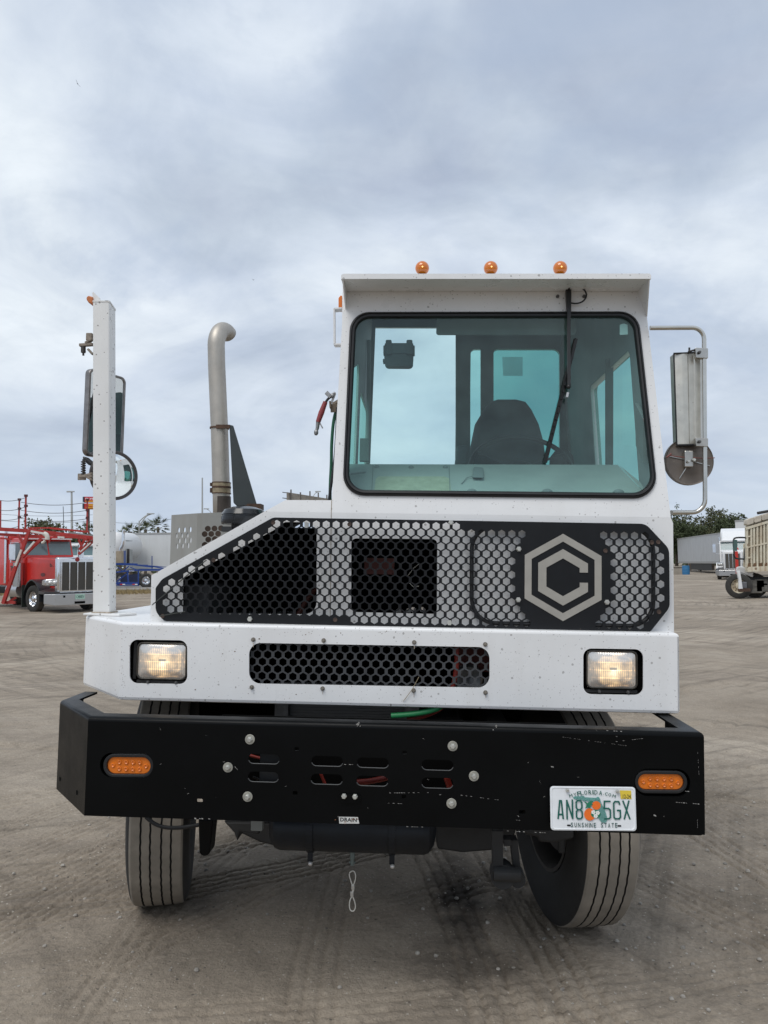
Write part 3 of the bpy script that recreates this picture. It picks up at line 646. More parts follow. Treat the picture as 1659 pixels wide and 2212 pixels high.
for i, (x, y, s_, r_) in enumerate([(465, 208, 40, 14), (512, 196, 34, 14), (562, 186, 36, 11), (610, 166, 50, 8), (652, 160, 46, 6), (705, 156, 56, 4), (765, 152, 52, 0), (805, 152, 30, 0), (845, 154, 50, -4), (905, 158, 54, -8), (958, 188, 10, -10), (990, 178, 36, -9), (1040, 184, 40, -12), (1090, 192, 40, -14), (1150, 208, 50, -17)]):
    ch = 'MYFLORIDA.COM'
for i, ch in enumerate('MYFLORIDA.COM'):
    X_ = [480, 545, 605, 655, 715, 785, 832, 880, 955, 1002, 1045, 1100, 1168][i]; big = 2 <= i <= 8; h_ = 72 if big else 54
    t = (X_-825)/345; cyy = 152 + 62*t*t; ang = t*18; wd = {'M': 54, 'I': 14, '.': 11}.get(ch, 44)*(1.15 if big else 1)
    tv, tf = textpts(ch, 0. if ch in 'MY' else .012); b = MB(); q = []
    for u, v in tv:
        lx = (u-.5)*wd; ly = (v-.5)*(h_ if ch != '.' else 11) - (h_/2-8 if ch == '.' else 0); a = R(ang)
        q.append(LP(*cp(X_+lx*math.cos(a)+ly*math.sin(a), cyy-(-lx*math.sin(a)+ly*math.cos(a))), .0014))
    b.add(q, tf); b.build('plate_small_letter', PG, lic)
X_ = 470
for ch in 'SUNSHINE STATE':
    wd = {' ': 50, 'I': 12}.get(ch, 44)
    if ch != ' ':
        tv, tf = textpts(ch, .012); b = MB(); b.add([LP(*cp(X_+u*wd*.82, 716-v*74), .0014) for u, v in tv], tf); b.build('plate_small_letter', mat('plate_dark_green', (.01, .07, .06), .5), lic)
    X_ += wd*1.13 + (8 if ch != ' ' else 0)*.9
flat('orange_print', circ(773, 508, 90, 28, 98), .0016, PO); flat('orange_print', circ(880, 362, 70, 24, 70), .0018, PO)
for pts in ([(700, 415), (735, 330), (790, 290), (835, 295), (800, 330), (830, 345), (800, 360), (745, 395)], [(690, 312), (712, 305), (760, 345), (745, 362)], [(740, 340), (795, 375), (780, 405), (755, 400)]): flat('leaf_print', pts, .0026, PLG)
flat('leaf_print', circ(868, 500, 78, 16, 62), .0021, PLG)
for a in range(3):
    for k_ in range(5):
        cx_, cy_ = [(830, 470), (900, 480), (865, 530)][a]; an = k_*1.257; flat('blossom_petal', circ(cx_+20*math.cos(an), cy_+20*math.sin(an), 16, 8), .0024+.00005*k_, PB)
st = flat('year_sticker', [(1262, 118), (1445, 122), (1448, 262), (1275, 255)], .0012, PY)
b = MB(); tv, tf = textpts('12-24', .01); b.add([LP(*cp(1308+u*128, 252-v*68), .0016) for u, v in tv], tf); b.build('sticker_text', mat('sticker_black', (.02, .018, .01)), lic)
for x in (440, 1240): flat('plate_slot', rr([(x-30, 700), (x+30, 700), (x+30, 676), (x-30, 676)], 11), .0013, VOIDM)
for x, y in ((422, 122), (1220, 132)): bolt(LP(*cp(x, y), .001), .0055, parent=lic, name='plate_screw', washer=False, h=.7)

# ---- white deck with headlamp panel
DZT = (T(258, 1343, .3).z+T(1467, 1368, .3).z)/2; DZB = (T(258, 1508, .3).z+T(1467, 1533, .3).z)/2
DXL = T(260, 1430, .3).x; DXR = T(1467, 1450, .3).x
print('deck', DXL, DXR, DZT, DZB, [T(*q, .3).z for q in ((258, 1343), (1467, 1368), (258, 1508), (1467, 1533))])
HL = [((280, 404.5, 1381.5, 1476), (293, 403, 1387, 1468)), ((1260, 1389.5, 1400.6, 1499.6), (1266, 1378.5, 1404, 1488))]
hol = []
for (x0, x1, y0, y1), _ in HL: hol.append(rr(PL([(x0, y1), (x1, y1+2), (x1, y0+2), (x0, y0)], .3), .032, 6))
hol.append(rr(PL([(538, 1476.5), (1057.5, 1486), (1057.5, 1398), (538, 1388.5)], .3), .045, 8))
b = MB(); FR2 = .014
plate('', [(DXL, DZB), (DXR, DZB), (DXR, DZT-FR2), (DXL, DZT-FR2)], hol, front(.3), .006, None, None, mb=b)
L1 = T(183, 1450, .3+.35); CX2, CY2 = DXL-.265, .3+.33
LT = HP(186, 1332, Vector((0, CY2, 0)), Vector((0, 1, 0))); print('deck left', LT, DXL); CX2 = LT.x
def wl(p, q, z0, z1, th=.006):
    p, q = Vector((*p, 0)), Vector((*q, 0)); d = (q-p).normalized(); n = Vector((-d.y, d.x, 0))*th
    b.hexa([p+Vector((0, 0, z0)), q+Vector((0, 0, z0)), q+n+Vector((0, 0, z0)), p+n+Vector((0, 0, z0))], [p+Vector((0, 0, z1)), q+Vector((0, 0, z1)), q+n+Vector((0, 0, z1)), p+n+Vector((0, 0, z1))])
wl((CX2, CY2), (DXL, .3), DZB, DZT-FR2); wl((CX2, 2.3), (CX2, CY2), DZB, DZT-FR2); wl((DXR, .3), (DXR, 2.3), DZB, DZT-FR2)
path = [Vector((CX2, 2.3, 0)), Vector((CX2, CY2, 0)), Vector((DXL, .3, 0)), Vector((DXR, .3, 0)), Vector((DXR, 2.3, 0))]
def sweep(prof, zbase):
    rings = []
    for i, p in enumerate(path):
        if i == 0: n = Vector((1, 0, 0))
        elif i == len(path)-1: n = Vector((-1, 0, 0))
        else:
            d0 = (path[i]-path[i-1]).normalized(); d1 = (path[i+1]-path[i]).normalized(); n0 = Vector((-d0.y, d0.x, 0)); n1 = Vector((-d1.y, d1.x, 0)); n = n0+n1; n = n/n.dot(n0)
        rings.append([p+n*o_+Vector((0, 0, zbase+z_)) for o_, z_ in prof])
    k = len(prof); b.add([v for r_ in rings for v in r_], [(i*k+j, i*k+j+1, (i+1)*k+j+1, (i+1)*k+j) for i in range(4) for j in range(k-1)])
sweep([(0, -FR2)]+[(FR2-FR2*math.cos(a), -FR2+FR2*math.sin(a)) for a in (R(20), R(45), R(70), R(90))], DZT)
sweep([(FR2, -FR2+.0), (.004, -.010), (0, 0)], DZB)
b.add([(CX2+FR2, 2.3, DZT), (CX2+FR2, CY2+FR2*.5, DZT), (DXL+FR2*.5, .3+FR2, DZT), (DXR-FR2, .3+FR2, DZT), (DXR-FR2, 2.3, DZT)], [(0, 1, 2, 3, 4)])
b.box(DXL+.02, DXR-.02, .31, .36, DZB-.004, DZB+.004)
deck = b.build('deck', WHITE, truck, smooth=32)
b = MB()
def chip(px, py, s_, Yp=.2993):
    p = T(px, py, Yp); n_ = 5; b.add([p+Vector((s_*rng.uniform(.5, 1.2)*math.cos(a), 0, s_*rng.uniform(.4, 1.)*math.sin(a))) for a in [k_*6.283/n_ for k_ in range(n_)]], [tuple(range(n_-1, -1, -1))])
for i in range(46): chip(rng.uniform(262, 1460), 1357+rng.uniform(0, 12)**1.0, rng.uniform(.0008, .0024))
for i in range(40): chip(rng.uniform(268, 1455), 1497+rng.uniform(0, 18), rng.uniform(.0008, .0022))
for i in range(22): chip(262+rng.uniform(0, 10), rng.uniform(1360, 1495), rng.uniform(.0008, .0022))
for px, py in ((507, 1407), (481, 1412), (560, 1380), (660, 1371), (322+100, 1490), (640, 1500)): chip(px, py, .0035)
dcp = b.build('paint_chips', mat('chip_brown', (.20, .15, .11), .8, var=.5, vscale=200), deck); dcp['kind'] = 'stuff'
b = MB()
for px, py, ln in ((1352-470, 1340-20, 0),): pass
for px, y0, y1 in ((547, 1389, 1398), (895, 1395, 1402), (1049, 1500, 1507), (697, 1491, 1500), (894, 1495, 1506)): b.add([T(px-.8, y0, .2992), T(px+.9, y0, .2992), T(px+.4, y1, .2992), T(px-.3, y1, .2992)], [(0, 1, 2, 3)])
st_ = b.build('rust_streak', mat('rust_streak', (.50, .42, .33), .7), deck); st_['kind'] = 'stuff'
# screws round the slot
for px, py in [c5(75, 108), c5(513, 113), c5(1076, 125), c5(1518, 137), c5(66, 404), c5(506, 412), c5(1072, 424), c5(1519, 437)]:
    bolt(T(px, py, .3), .0088, parent=deck, name='screw', wm=mat('screw_washer', (.25, .23, .2), .5, .5), bm_=mat('screw_head', (.3, .27, .23), .4, .7))

# ---- hexagon mesh
HXP, HXR = .04035, .0271
def hexa_(cx_, cy_, w_=.0284, h_=.0326): return [(cx_, cy_-h_/2), (cx_+w_/2, cy_-h_/4), (cx_+w_/2, cy_+h_/4), (cx_, cy_+h_/2), (cx_-w_/2, cy_+h_/4), (cx_-w_/2, cy_-h_/4)]
def inside(x, y, poly, mg):
    inn = False; dmin = 9; n = len(poly)
    for i in range(n):
        (x0, y0), (x1, y1) = poly[i], poly[(i+1) % n]
        if (y0 > y) != (y1 > y) and x < (x1-x0)*(y-y0)/(y1-y0)+x0: inn = not inn
        t = max(0, min(1, ((x-x0)*(x1-x0)+(y-y0)*(y1-y0))/((x1-x0)**2+(y1-y0)**2))); dmin = min(dmin, math.hypot(x-x0-t*(x1-x0), y-y0-t*(y1-y0)))
    return inn and dmin > mg
GY = .345
outl = PL([(355, 1341.5), (1403.5, 1366.5), (1446.8, 1312), (1445.5, 1185.5), (1394.7, 1131.4), (590, 1117.7), (350, 1251), (336, 1270), (336, 1322)], GY)
outl = rr(outl, [.02, .03, .05, .05, .05, .04, .05, .02, .05], 5)
anc = T(726, 1133.4, GY); LC = T(1216, 1247, GY); pxm = (T(1300, 1247, GY).x-T(1200, 1247, GY).x)/100
hx = []
for j in range(15):
    for i in range(-20, 36):
        x = anc.x + i*HXP + (HXP/2 if j % 2 else 0); z = anc.z - j*HXR
        lim = {0: 75.6, 14: 75.6, 1: 87, 13: 87, 2: 98, 12: 98}.get(j, 108)
        if abs(x-LC.x) < lim*pxm: continue
        if inside(x, z, outl, .0235): hx.append(hexa_(x, z))
print('hexes', len(hx))
gril = plate('hex_grille', outl, hx, front(GY), .005, BLACKG, truck)
gril['label'] = 'black steel grille plate cut with rows of hexagons'
def hexring(R0, R1, cz=0.): return [(LC.x+R0*pxm*math.sin(k_*math.pi/3)*.985*1.025, LC.z+R0*pxm*math.cos(k_*math.pi/3)) for k_ in range(6)]
emb = plate('emblem', hexring(95, 0), [hexring(78, 0)[::-1]], front(GY-.003), .003, BEIGE, gril)
def hv(Rr): return hexring(Rr, 0)
o6, i6 = hv(61.5), hv(41.2); g_ = 11*pxm
# C: outer 0(top),1(right up),2(right down),3(bottom),4,5
right_o, right_i = o6[1][0], i6[1][0]
cpoly = [(right_o, LC.z+g_), o6[1], o6[0], o6[5], o6[4], o6[3], o6[2], (right_o, LC.z-g_), (right_i, LC.z-g_), i6[2], i6[3], i6[4], i6[5], i6[0], i6[1], (right_i, LC.z+g_)]
plate('emblem_letter', cpoly, [], front(GY-.003), .003, BEIGE, emb)
for px, py in [(974, 1129), (971, 1345), (540, 1337), (1120.6, 1186), (1119.4, 1295.6), (1310.8, 1300.7)]: bolt(T(px, py, GY), .0095, washer=False, parent=gril, name='grille_bolt')
b = MB()
for px, py in [(590, 1129), (461, 1210), (755, 1132.6), (724, 1339), (1308, 1190), (341+10, 1331), (1422, 1171), (1423.5, 1322), (1378+30, 1172)]:
    p = T(px, py, GY-.001); b.lathe([(0, .0001), (.0006, .006), (.002, .0075), (0, .009)], p, (0, -1, 0), 14)
hh = b.build('grille_rivet', mat('rivet_dark', (.07, .045, .035), .7, var=.4, vscale=60), gril); hh['kind'] = 'stuff'
# mesh behind the slot in the deck
sl = PL([(520, 1492), (1076, 1502), (1076, 1383), (520, 1373)], .325); a2 = T(545.5, 1398, .325); hx2 = []
for j in range(-2, 10):
    for i in range(-2, 28):
        x = a2.x+i*.0412+(.0206 if j % 2 else 0); z = a2.z-j*.0281
        if inside(x, z, sl, .018): hx2.append(hexa_(x, z, .0292, .0330))
lg = plate('slot_grille', sl, hx2, front(.325), .004, mat('grey_mesh_steel', (.055, .058, .063), .5, var=.3, vscale=20), deck)

# ---- headlamps
def lens_mat():
    mt = bpy.data.materials.new('lit_headlamp_lens'); mt.use_nodes = True; ns, ls = mt.node_tree.nodes, mt.node_tree.links; b = ns['Principled BSDF']
    b.inputs['Base Color'].default_value = (.70, .69, .66, 1); b.inputs['Metallic'].default_value = .55; b.inputs['Roughness'].default_value = .16; b.inputs['Coat Weight'].default_value = .6
    tcn = ns.new('ShaderNodeTexCoord'); sx = ns.new('ShaderNodeSeparateXYZ'); ls.new(tcn.outputs['Generated'], sx.inputs[0])
    def M(op, a, c_=None): return m(op, a, c_, nodes=ns, links=ls)
    dx = M('MULTIPLY', M('SUBTRACT', sx.outputs[0], .52), 1.9); dz = M('MULTIPLY', M('SUBTRACT', sx.outputs[2], .48), 1.7)
    d = M('SQRT', M('ADD', M('MULTIPLY', dx, dx), M('MULTIPLY', dz, dz)))
    nn = ns.new('ShaderNodeTexNoise'); nn.inputs['Scale'].default_value = 5; nn.inputs['Detail'].default_value = 3; ls.new(tcn.outputs['Generated'], nn.inputs['Vector'])
    d = M('ADD', d, M('MULTIPLY', M('SUBTRACT', nn.outputs[0], .5), 1.5))
    core = ramp(d, [(.0, (1, 1, 1)), (.35, (.62, .62, .62)), (.8, (.10, .10, .10)), (1., (.02, .02, .02))], ns, ls)
    wv = M('SINE', M('MULTIPLY', sx.outputs[0], 150)); rib = M('ADD', M('MULTIPLY', wv, .32), .8)
    hb = M('SINE', M('MULTIPLY', sx.outputs[2], 29)); band = M('ADD', M('MULTIPLY', M('GREATER_THAN', hb, .93), .8), .85)
    bulb = M('MULTIPLY', M('LESS_THAN', M('ABSOLUTE', M('SUBTRACT', sx.outputs[0], .52)), .075), M('LESS_THAN', M('ABSOLUTE', M('SUBTRACT', sx.outputs[2], .53)), .035))
    e = M('MULTIPLY', M('MULTIPLY', M('MULTIPLY', core, rib), band), M('SUBTRACT', 1.0, M('MULTIPLY', bulb, .85)))
    ls.new(M('MULTIPLY', e, 1.25), b.inputs['Emission Strength'])
    ec = ramp(d, [(.0, (1., .86, .58)), (.25, (1., .68, .30)), (.9, (1., .55, .22))], ns, ls); ls.new(ec, b.inputs['Emission Color'])
    return mt
LENS = lens_mat()
for i, ((x0, x1, y0, y1), (a0, a1, c0, c1_)) in enumerate(HL):
    Yl = .308
    q = PL([(a0, c1_), (a1, c1_+1.5), (a1, c0+1.5), (a0, c0)], Yl); xa, xb, za, zb = q[0][0], q[1][0], (q[0][1]+q[1][1])/2, (q[2][1]+q[3][1])/2
    oo = rr([(xa, za), (xb, za), (xb, zb), (xa, zb)], .024, 6); ii = rr([(xa+.007, za+.007), (xb-.007, za+.007), (xb-.007, zb-.007), (xa+.007, zb-.007)], .02, 6)
    hd = plate('headlight', oo, [ii], front(Yl), .03, mat('lamp_bezel', (.09, .085, .075), .35, .9, var=.3, vscale=40), truck, bev=.003, smooth=30)
    hd['label'] = 'lit rectangular headlamp with ribbed glass, ' + ('beside the pole corner' if i == 0 else 'above the licence plate')
    # fluted lens
    nxl, nzl = 120, 14; b = MB(); vs = []
    for jz in range(nzl+1):
        for jx in range(nxl+1):
            u, v = jx/nxl, jz/nzl; X_ = xa+.006+(xb-xa-.012)*u; Z_ = za+.006+(zb-za-.012)*v
            bul = .012*(1-(2*u-1)**4)*(1-(2*v-1)**4); fl = .0009*math.sin(u*2*math.pi*30); vs.append((X_, Yl+.006-bul-fl, Z_))
    b.add(vs, [(jz*(nxl+1)+jx, jz*(nxl+1)+jx+1, (jz+1)*(nxl+1)+jx+1, (jz+1)*(nxl+1)+jx) for jz in range(nzl) for jx in range(nxl)])
    b.build('lamp_lens', LENS, hd, smooth=60)
    q = PL([(x0, y1), (x1, y1+2), (x1, y0+2), (x0, y0)], .3); b = MB(); b.box(q[0][0]-.02, q[1][0]+.02, .335, .34, q[0][1]-.02, q[3][1]+.02); b.build('lamp_bucket', VOIDM, hd)
    for f in (.25, .8): bolt(Vector((lerp(xa, xb, f), .31, za-.009)), .0055, washer=False, parent=hd, name='adjuster_screw', bm_=mat('dull_screw', (.12, .12, .12), .5, .6))
    b = MB(); b.bar((xa-.012, .33, za), (xa-.012, .33, zb), .012); b.bar((xa, .325, za-.010), (xb, .325, za-.010), .012); b.build('lamp_bracket', DARK, hd)

# ---- lower cab front sheet with openings
def cz(pts): return PL(pts, .38)
op1 = rr(cz([(395, 1325), (684, 1327), (684, 1128.5), (615, 1127.5), (590, 1146), (461.5, 1214.3), (395, 1249.5)]), [.01, .05, .05, .03, .02, .02, .02])
op2 = rr(cz([(758.5, 1322), (943.8, 1326.3), (944.6, 1164.5), (759, 1163)]), .02)
low = cz([(325, 1341), (1456, 1366), (1454, 1130), (1449, 1118), (572, 1104.5), (327, 1243)])
cab = MB(); plate('', low, [op1, op2], front(.38), .005, None, None, mb=cab)
# raked upper sheet with windshield opening
GO = [(739, 1071), (1422.5, 1078), (1379, 672.6), (756.5, 674)]
def shrink(q, d):
    (xa, ya), (xb, yb), (xc, yc), (xd, yd) = q; return [(xa+d, ya-d), (xb-d, yb-d), (xc-d, yc+d), (xd+d, yd+d)]
wo = rr(U(shrink(GO, 6)), [.075, .085, .075, .075], 8)
up = U([(572, 1104.5), (1449, 1118), (1397, 680), (1401, 612), (740, 610), (739, 697), (717, 1080.5), (617, 1080)])
plate('', up, [wo], front(AP, BR), .005, None, None, mb=cab)
# visor: lip, curved cove, side wings
LZ = T(1070, 591, .345).z; VY = .345
pl_, pr_ = T(739, 597, VY), T(1404.5, 597, VY); UL, UR_ = Uv(741, 630), Uv(1402, 630)
prof = []
for k_ in range(9):
    t = k_/8; a = t*math.pi/2; prof.append((math.sin(a), 1-math.cos(a)))
nn_ = 9; cvs = []
zl0 = LZ-.018
for s_, (xv, uu) in enumerate(((pl_.x+.006, UL), (pr_.x-.006, UR_))):
    for t, h in prof: # from lip (t=1) ... to face (t=0)
        y_ = uu.y-.001 + (VY+.012-uu.y)*h if False else lerp(uu.y-.002, VY+.01, (1-math.cos(t*math.pi/2)))
        z_ = lerp(uu.z, zl0, math.sin(math.asin(min(1, t))) if False else t)
        cvs.append((xv if s_ == 0 else xv, y_, z_))
cab.add(cvs, [(i, i+1, nn_+i+1, nn_+i) for i in range(nn_-1)])
RY = 2.10; ZR = 3.25
ro = rr([(pl_.x-.004, zl0-.004), (pr_.x+.004, zl0-.004), (pr_.x+.004, LZ), (pl_.x-.004, LZ)], [0, 0, .02, .02])
cab.hexa([Vector((x, VY, z)) for x, z in ro], [Vector((x, .6, z+.01)) for x, z in ro])
rx0, rx1 = pl_.x-.004, pr_.x+.004
cab.hexa([(rx0, .6, zl0+.006), (rx1, .6, zl0+.006), (rx1, .6, LZ+.01), (rx0, .6, LZ+.01)], [(rx0, 1.62, ZR-.02), (rx1-.02, 1.62, ZR-.02), (rx1-.02, 1.62, ZR+.01), (rx0, 1.62, ZR+.01)])
cab.hexa([(rx0, 1.62, ZR-.02), (rx1-.02, 1.62, ZR-.02), (rx1-.02, 1.62, ZR+.01), (rx0, 1.62, ZR+.01)], [(rx0, RY+.02, ZR-.01), (rx1-.02, RY+.02, ZR-.01), (rx1-.02, RY+.02, ZR+.02), (rx0, RY+.02, ZR+.02)])
for xs, sgn, pb_ in ((pr_.x, -1, (1398.5, 684)), (pl_.x, 1, (739, 668))):
    q = Uv(*pb_); q2 = Uv(pb_[0], 640)
    t3 = [Vector((xs, VY+.002, zl0)), Vector((q.x if sgn < 0 else xs, q.y+.002, q.z)), Vector((xs, q2.y+.05, q2.z+.02)), Vector((xs, VY+.2, zl0))]
    cab.hexa(t3, [p+Vector((sgn*.005, 0, 0)) for p in t3])
# right side wall with window openings, left wall, rear wall
def side(p1, p2, sgn, holes_px, th=.035):
    n = (p2-p1).cross(Vector((0, 1, 0))).normalized()
    sl_ = (p2.x-p1.x)/(p2.z-p1.z)
    def mp(u, v, w_): return Vector((p1.x+sl_*(v-p1.z)+sgn*w_, u, v))
    zt = zl0+.01; zb_ = ZC-.02
    yb = lambda z: AP+BR*z+.006
    outer = [(yb(zb_), zb_), (RY, zb_), (RY, ZR-.02), (1.62, ZR-.02), (.6, zt), (yb(zt), zt)]
    hs = []
    for hq in holes_px:
        A1, A2 = (HP(px, py, p1+Vector((sgn*th, 0, 0)), n) for px, py in hq)
        zf = A1.z+(A2.z-A1.z)*(.64-A1.y)/(A2.y-A1.y); print('side window', A1, A2, zf)
        hs.append(rr([(A1.y, ZC+.08), (.64, ZC+.08), (.64, zf), (A1.y, A1.z)], .04, 5))
    return mp, outer, hs
pR1, pR2 = T(1449, 1118, .38), Uv(1398, 690); pL1, pL2 = Uv(717, 1080), Uv(739, 697)
nR = (pR2-pR1).cross(Vector((0, 1, 0))).normalized()
wR = [(1275, 836), (1374, 743)]
mpR, oR, hR = side(pR1, pR2, -1, [wR])
print('right window', hR[0][:3], hR[0][12:16])
plate('', oR, hR, mpR, .035, None, None, mb=cab)
mpL, oL, _ = side(pL1, pL2, 1, [])
zw0, zw1 = ZC+.12, 2.60
lz0_, lz1_ = T(985, 1055, RY).z, T(985, 710, RY).z; LWX = x0__(0) if False else pL1.x+.008
print('left opening', PL([(812, 1055), (985, 1055), (987, 710), (812, 710)], RY), pL1.x, pL2.x, pL1.z, pL2.z)
hL = [rr([(.72, zw0), (1.30, zw0), (1.30, zw1+.12), (.72, zw1-.08)], .05), rr([(1.42, zw0), (2.05, zw0), (2.05, zw1), (1.42, zw1)], .05)]
plate('', oL, hL, mpL, .010, None, None, mb=cab)
slL = (pL2.x-pL1.x)/(pL2.z-pL1.z); xr_ = T(985, 900, RY).x; xlo = pL1.x+slL*(lz0_-pL1.z)+.034; xhi = min(xr_-.1, pL1.x+slL*(lz1_-pL1.z)+.034); lw = [(xlo, lz0_), (xr_, lz0_), (xr_, lz1_), (xhi, lz1_)]; nw = rr(PL([(1013, 1060), (1037.5, 1060), (1037.5, 757), (1016, 757)], RY), [0, 0, 0, .03]); rw = rr(PL([(1065, 1060), (1207, 1060), (1207, 757), (1065, 757)], RY), [.02, .02, .04, .03])
x0_, x1_ = pL1.x+.008, pR1.x-.03; xt0, xt1 = pL2.x+.006, pR2.x
plate('', [(x0_, ZC-.02), (x1_, ZC-.02), (xt1-.03, ZR-.02), (pL1.x+slL*(ZR-pL1.z)+.006, ZR-.02)], [lw, nw, rw], front(RY-.03), .03, None, None, mb=cab)
# hood top on the left (slope and flat) going back
HB = 1.25
sl1, sl2, sl3 = T(327, 1243, .38), Uv(617, 1080), Uv(716, 1081); s0 = T(325, 1341, .38)
for a, c_ in ((s0, sl1), (sl1, sl2), (sl2, sl3)):
    cab.add([a+Vector((0, .001, 0)), c_+Vector((0, .001, 0)), Vector((c_.x, HB, c_.z)), Vector((a.x, HB, a.z))], [(0, 1, 2, 3)])
pRb = T(1456, 1366, .38)
cab.add([pRb, pR1, Vector((pR1.x, RY, pR1.z)), Vector((pRb.x, RY, pRb.z))], [(0, 1, 2, 3)])
cabo = cab.build('cab', WHITE, truck, smooth=32)
cabo['label'] = 'white cab shell with sloping hood side and roof visor'
# seam
b = MB(); q1, q2 = T(716, 1082, .378), T(714, 1118, .377); b.bar(Uv(716.5, 1081, -.001), Uv(715.5, 1108, -.001), .0022, .001); b.bar(T(715.5, 1108, .379), T(713, 1345, .379), .002, .001)
b.build('panel_seam', mat('seam_rust', (.30, .24, .17), .8), cabo)
# engine bay
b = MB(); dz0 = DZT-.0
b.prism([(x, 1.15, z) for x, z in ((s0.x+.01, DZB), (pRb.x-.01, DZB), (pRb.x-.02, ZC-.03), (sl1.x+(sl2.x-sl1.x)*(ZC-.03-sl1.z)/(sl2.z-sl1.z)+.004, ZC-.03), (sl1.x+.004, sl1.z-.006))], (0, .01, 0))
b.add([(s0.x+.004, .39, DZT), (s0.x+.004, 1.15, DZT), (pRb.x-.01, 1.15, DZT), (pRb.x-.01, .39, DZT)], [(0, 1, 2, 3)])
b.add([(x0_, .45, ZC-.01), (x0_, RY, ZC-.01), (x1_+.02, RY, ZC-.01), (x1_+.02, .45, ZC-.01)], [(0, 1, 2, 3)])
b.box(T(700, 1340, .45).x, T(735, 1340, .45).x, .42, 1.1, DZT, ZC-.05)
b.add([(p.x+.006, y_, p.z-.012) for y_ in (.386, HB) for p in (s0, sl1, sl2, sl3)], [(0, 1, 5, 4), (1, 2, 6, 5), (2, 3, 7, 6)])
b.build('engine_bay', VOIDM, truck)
b = MB(); q = T(788, 1205, .62), T(852, 1241, .62); b.box(q[0].x, q[1].x, .6, .62, q[1].z, q[0].z); b.build('fuse_panel', mat('red_brown_label', (.14, .045, .038), .7, emit=None), truck)
b = MB()
for px, py in ((1169/2.0738, 0),): pass
for px, py in ((893, 1317), (913, 1317), (860+1, 1318+2), (882, 1320)): b.lathe([(0, .0001), (.004, .012), (.012, .012), (.012, .0001)], T(px, py, .52), (0, -1, 0), 10)
b.build('hood_pin', CHROME, truck, smooth=30)
b = MB(); q = T(401, 1320, .48); b.box(T(398, 1320, .5).x, T(450, 1320, .5).x, .5, .9, DZT+.02, T(400, 1262, .5).z); b.build('battery_box', BAYGREY, truck)
b = MB(); b.tube([T(640, 1335, .7), T(660, 1300, .72), T(684, 1270, .75), T(700, 1240, .8)], .012); b.build('heater_hose', mat('dark_red_hose', (.10, .03, .02), .6), truck, smooth=50)
b = MB(); pts = [T(880, 1245, .55), T(893, 1228, .52), T(905, 1218, .5)]; b.tube(pts, .0015, 6); b.tube([T(885, 1260, .55), T(893, 1268, .52), T(905, 1266, .5)], .0015, 6); b.build('wire', CABLEW, truck)
# rubber tube behind the grille (round the blank service opening)
q = rr(PL([(1019, 1345), (1411, 1353), (1411, 1139), (1019, 1136)], .362), .095, 8)
b = MB(); pts = [Vector((x, .362, z)) for x, z in q]; b.tube(pts+[pts[0], pts[1]], .0085, 10, False); b.build('door_seal', RUBBER, truck, smooth=60)

# ---- windshield, gasket
og = rr(U(GO), [.09, .095, .085, .085], 8); ig = rr(U(shrink(GO, 13.5)), [.07, .075, .065, .065], 8)
b = MB(); n_ = len(og)
rings = []
for f, w_ in ((0, .002), (.10, -.009), (.36, -.0125), (.44, -.007), (.50, -.0125), (.80, -.011), (.9, -.004), (1., .004)):
    rings.append([Vector((lerp(o_[0], i_[0], f), AP+BR*lerp(o_[1], i_[1], f)+w_, lerp(o_[1], i_[1], f))) for o_, i_ in zip(og, ig)])
nr = len(rings); b.add([v for r_ in rings for v in r_], [(i*n_+j, i*n_+(j+1) % n_, (i+1)*n_+(j+1) % n_, (i+1)*n_+j) for i in range(nr-1) for j in range(n_)])
gk = b.build('window_gasket', RUBBER, cabo, smooth=50)
b = MB(); gv = rr(U(shrink(GO, 9)), .07, 8); b.add([Vector((x, AP+BR*z+.004, z)) for x, z in gv], [tuple(range(len(gv)))]); ws = b.build('windshield', WSG, truck)
def pane(name, pts3, m_, par): b = MB(); b.add(pts3, [tuple(range(len(pts3)))]); return b.build(name, m_, par)
pane('rear_window', [Vector((x, RY-.012, z)) for x, z in PL([(1060, 1070), (1212, 1070), (1212, 750), (1060, 750)], RY)], REARG, cabo)
pane('rear_window', [Vector((x, RY-.012, z)) for x, z in PL([(1010, 1070), (1040, 1070), (1040, 752), (1012, 752)], RY)], glass_mat('quarter_glass', (.5, .8, .76), .05), cabo)
pane('door_window', [mpR(u, v, .018) for u, v in [(h[0], h[1]) for h in (hR[0][3], hR[0][9], hR[0][15], hR[0][21])]], SIDEG, cabo)
for hq in hL: pane('side_window', [mpL(u, v, .006) for u, v in hq], SIDEG, cabo)
b = MB(); b.bar(HP(1316, 1075, pR1+Vector((-.04, 0, 0)), nR), HP(1316, 775, pR1+Vector((-.04, 0, 0)), nR), .02, .035, up=(1, 0, 0)); b.build('window_mullion', INTER, cabo)
# interior lining (pillars, headliner)
b = MB()
b.prism([(xt0+.02, .55, zl0-.03), (xt0+.02, .64, zl0-.02), (xt0+.02, 1.62, ZR-.05), (xt0+.02, RY-.035, ZR-.05), (xt0+.02, RY-.035, ZR-.035), (xt0+.02, 1.62, ZR-.035), (xt0+.02, .63, zl0-.008), (xt0+.02, .55, zl0-.018)], (xt1-xt0-.06, 0, 0))
b.build('headliner', INTER, cabo)
lin = MB(); zlow = ZC
def inner(pts, y_): plate('', pts[0], pts[1], front(y_), .004, None, None, mb=lin)
inner(([(x0_+.012, ZC), (x1_-.02, ZC), (xt1-.08, ZR-.04), (pL1.x+slL*(ZR-pL1.z)+.014, ZR-.04)], [[(p_[0]+e_, p_[1]+f_) for p_, e_, f_ in zip(lw, (.004, -.004, -.004, .004), (.004, .004, -.004, -.004))], nw, rw]), RY-.036)
lin.build('rear_lining', INTER, cabo)
lin = MB(); th = .0375
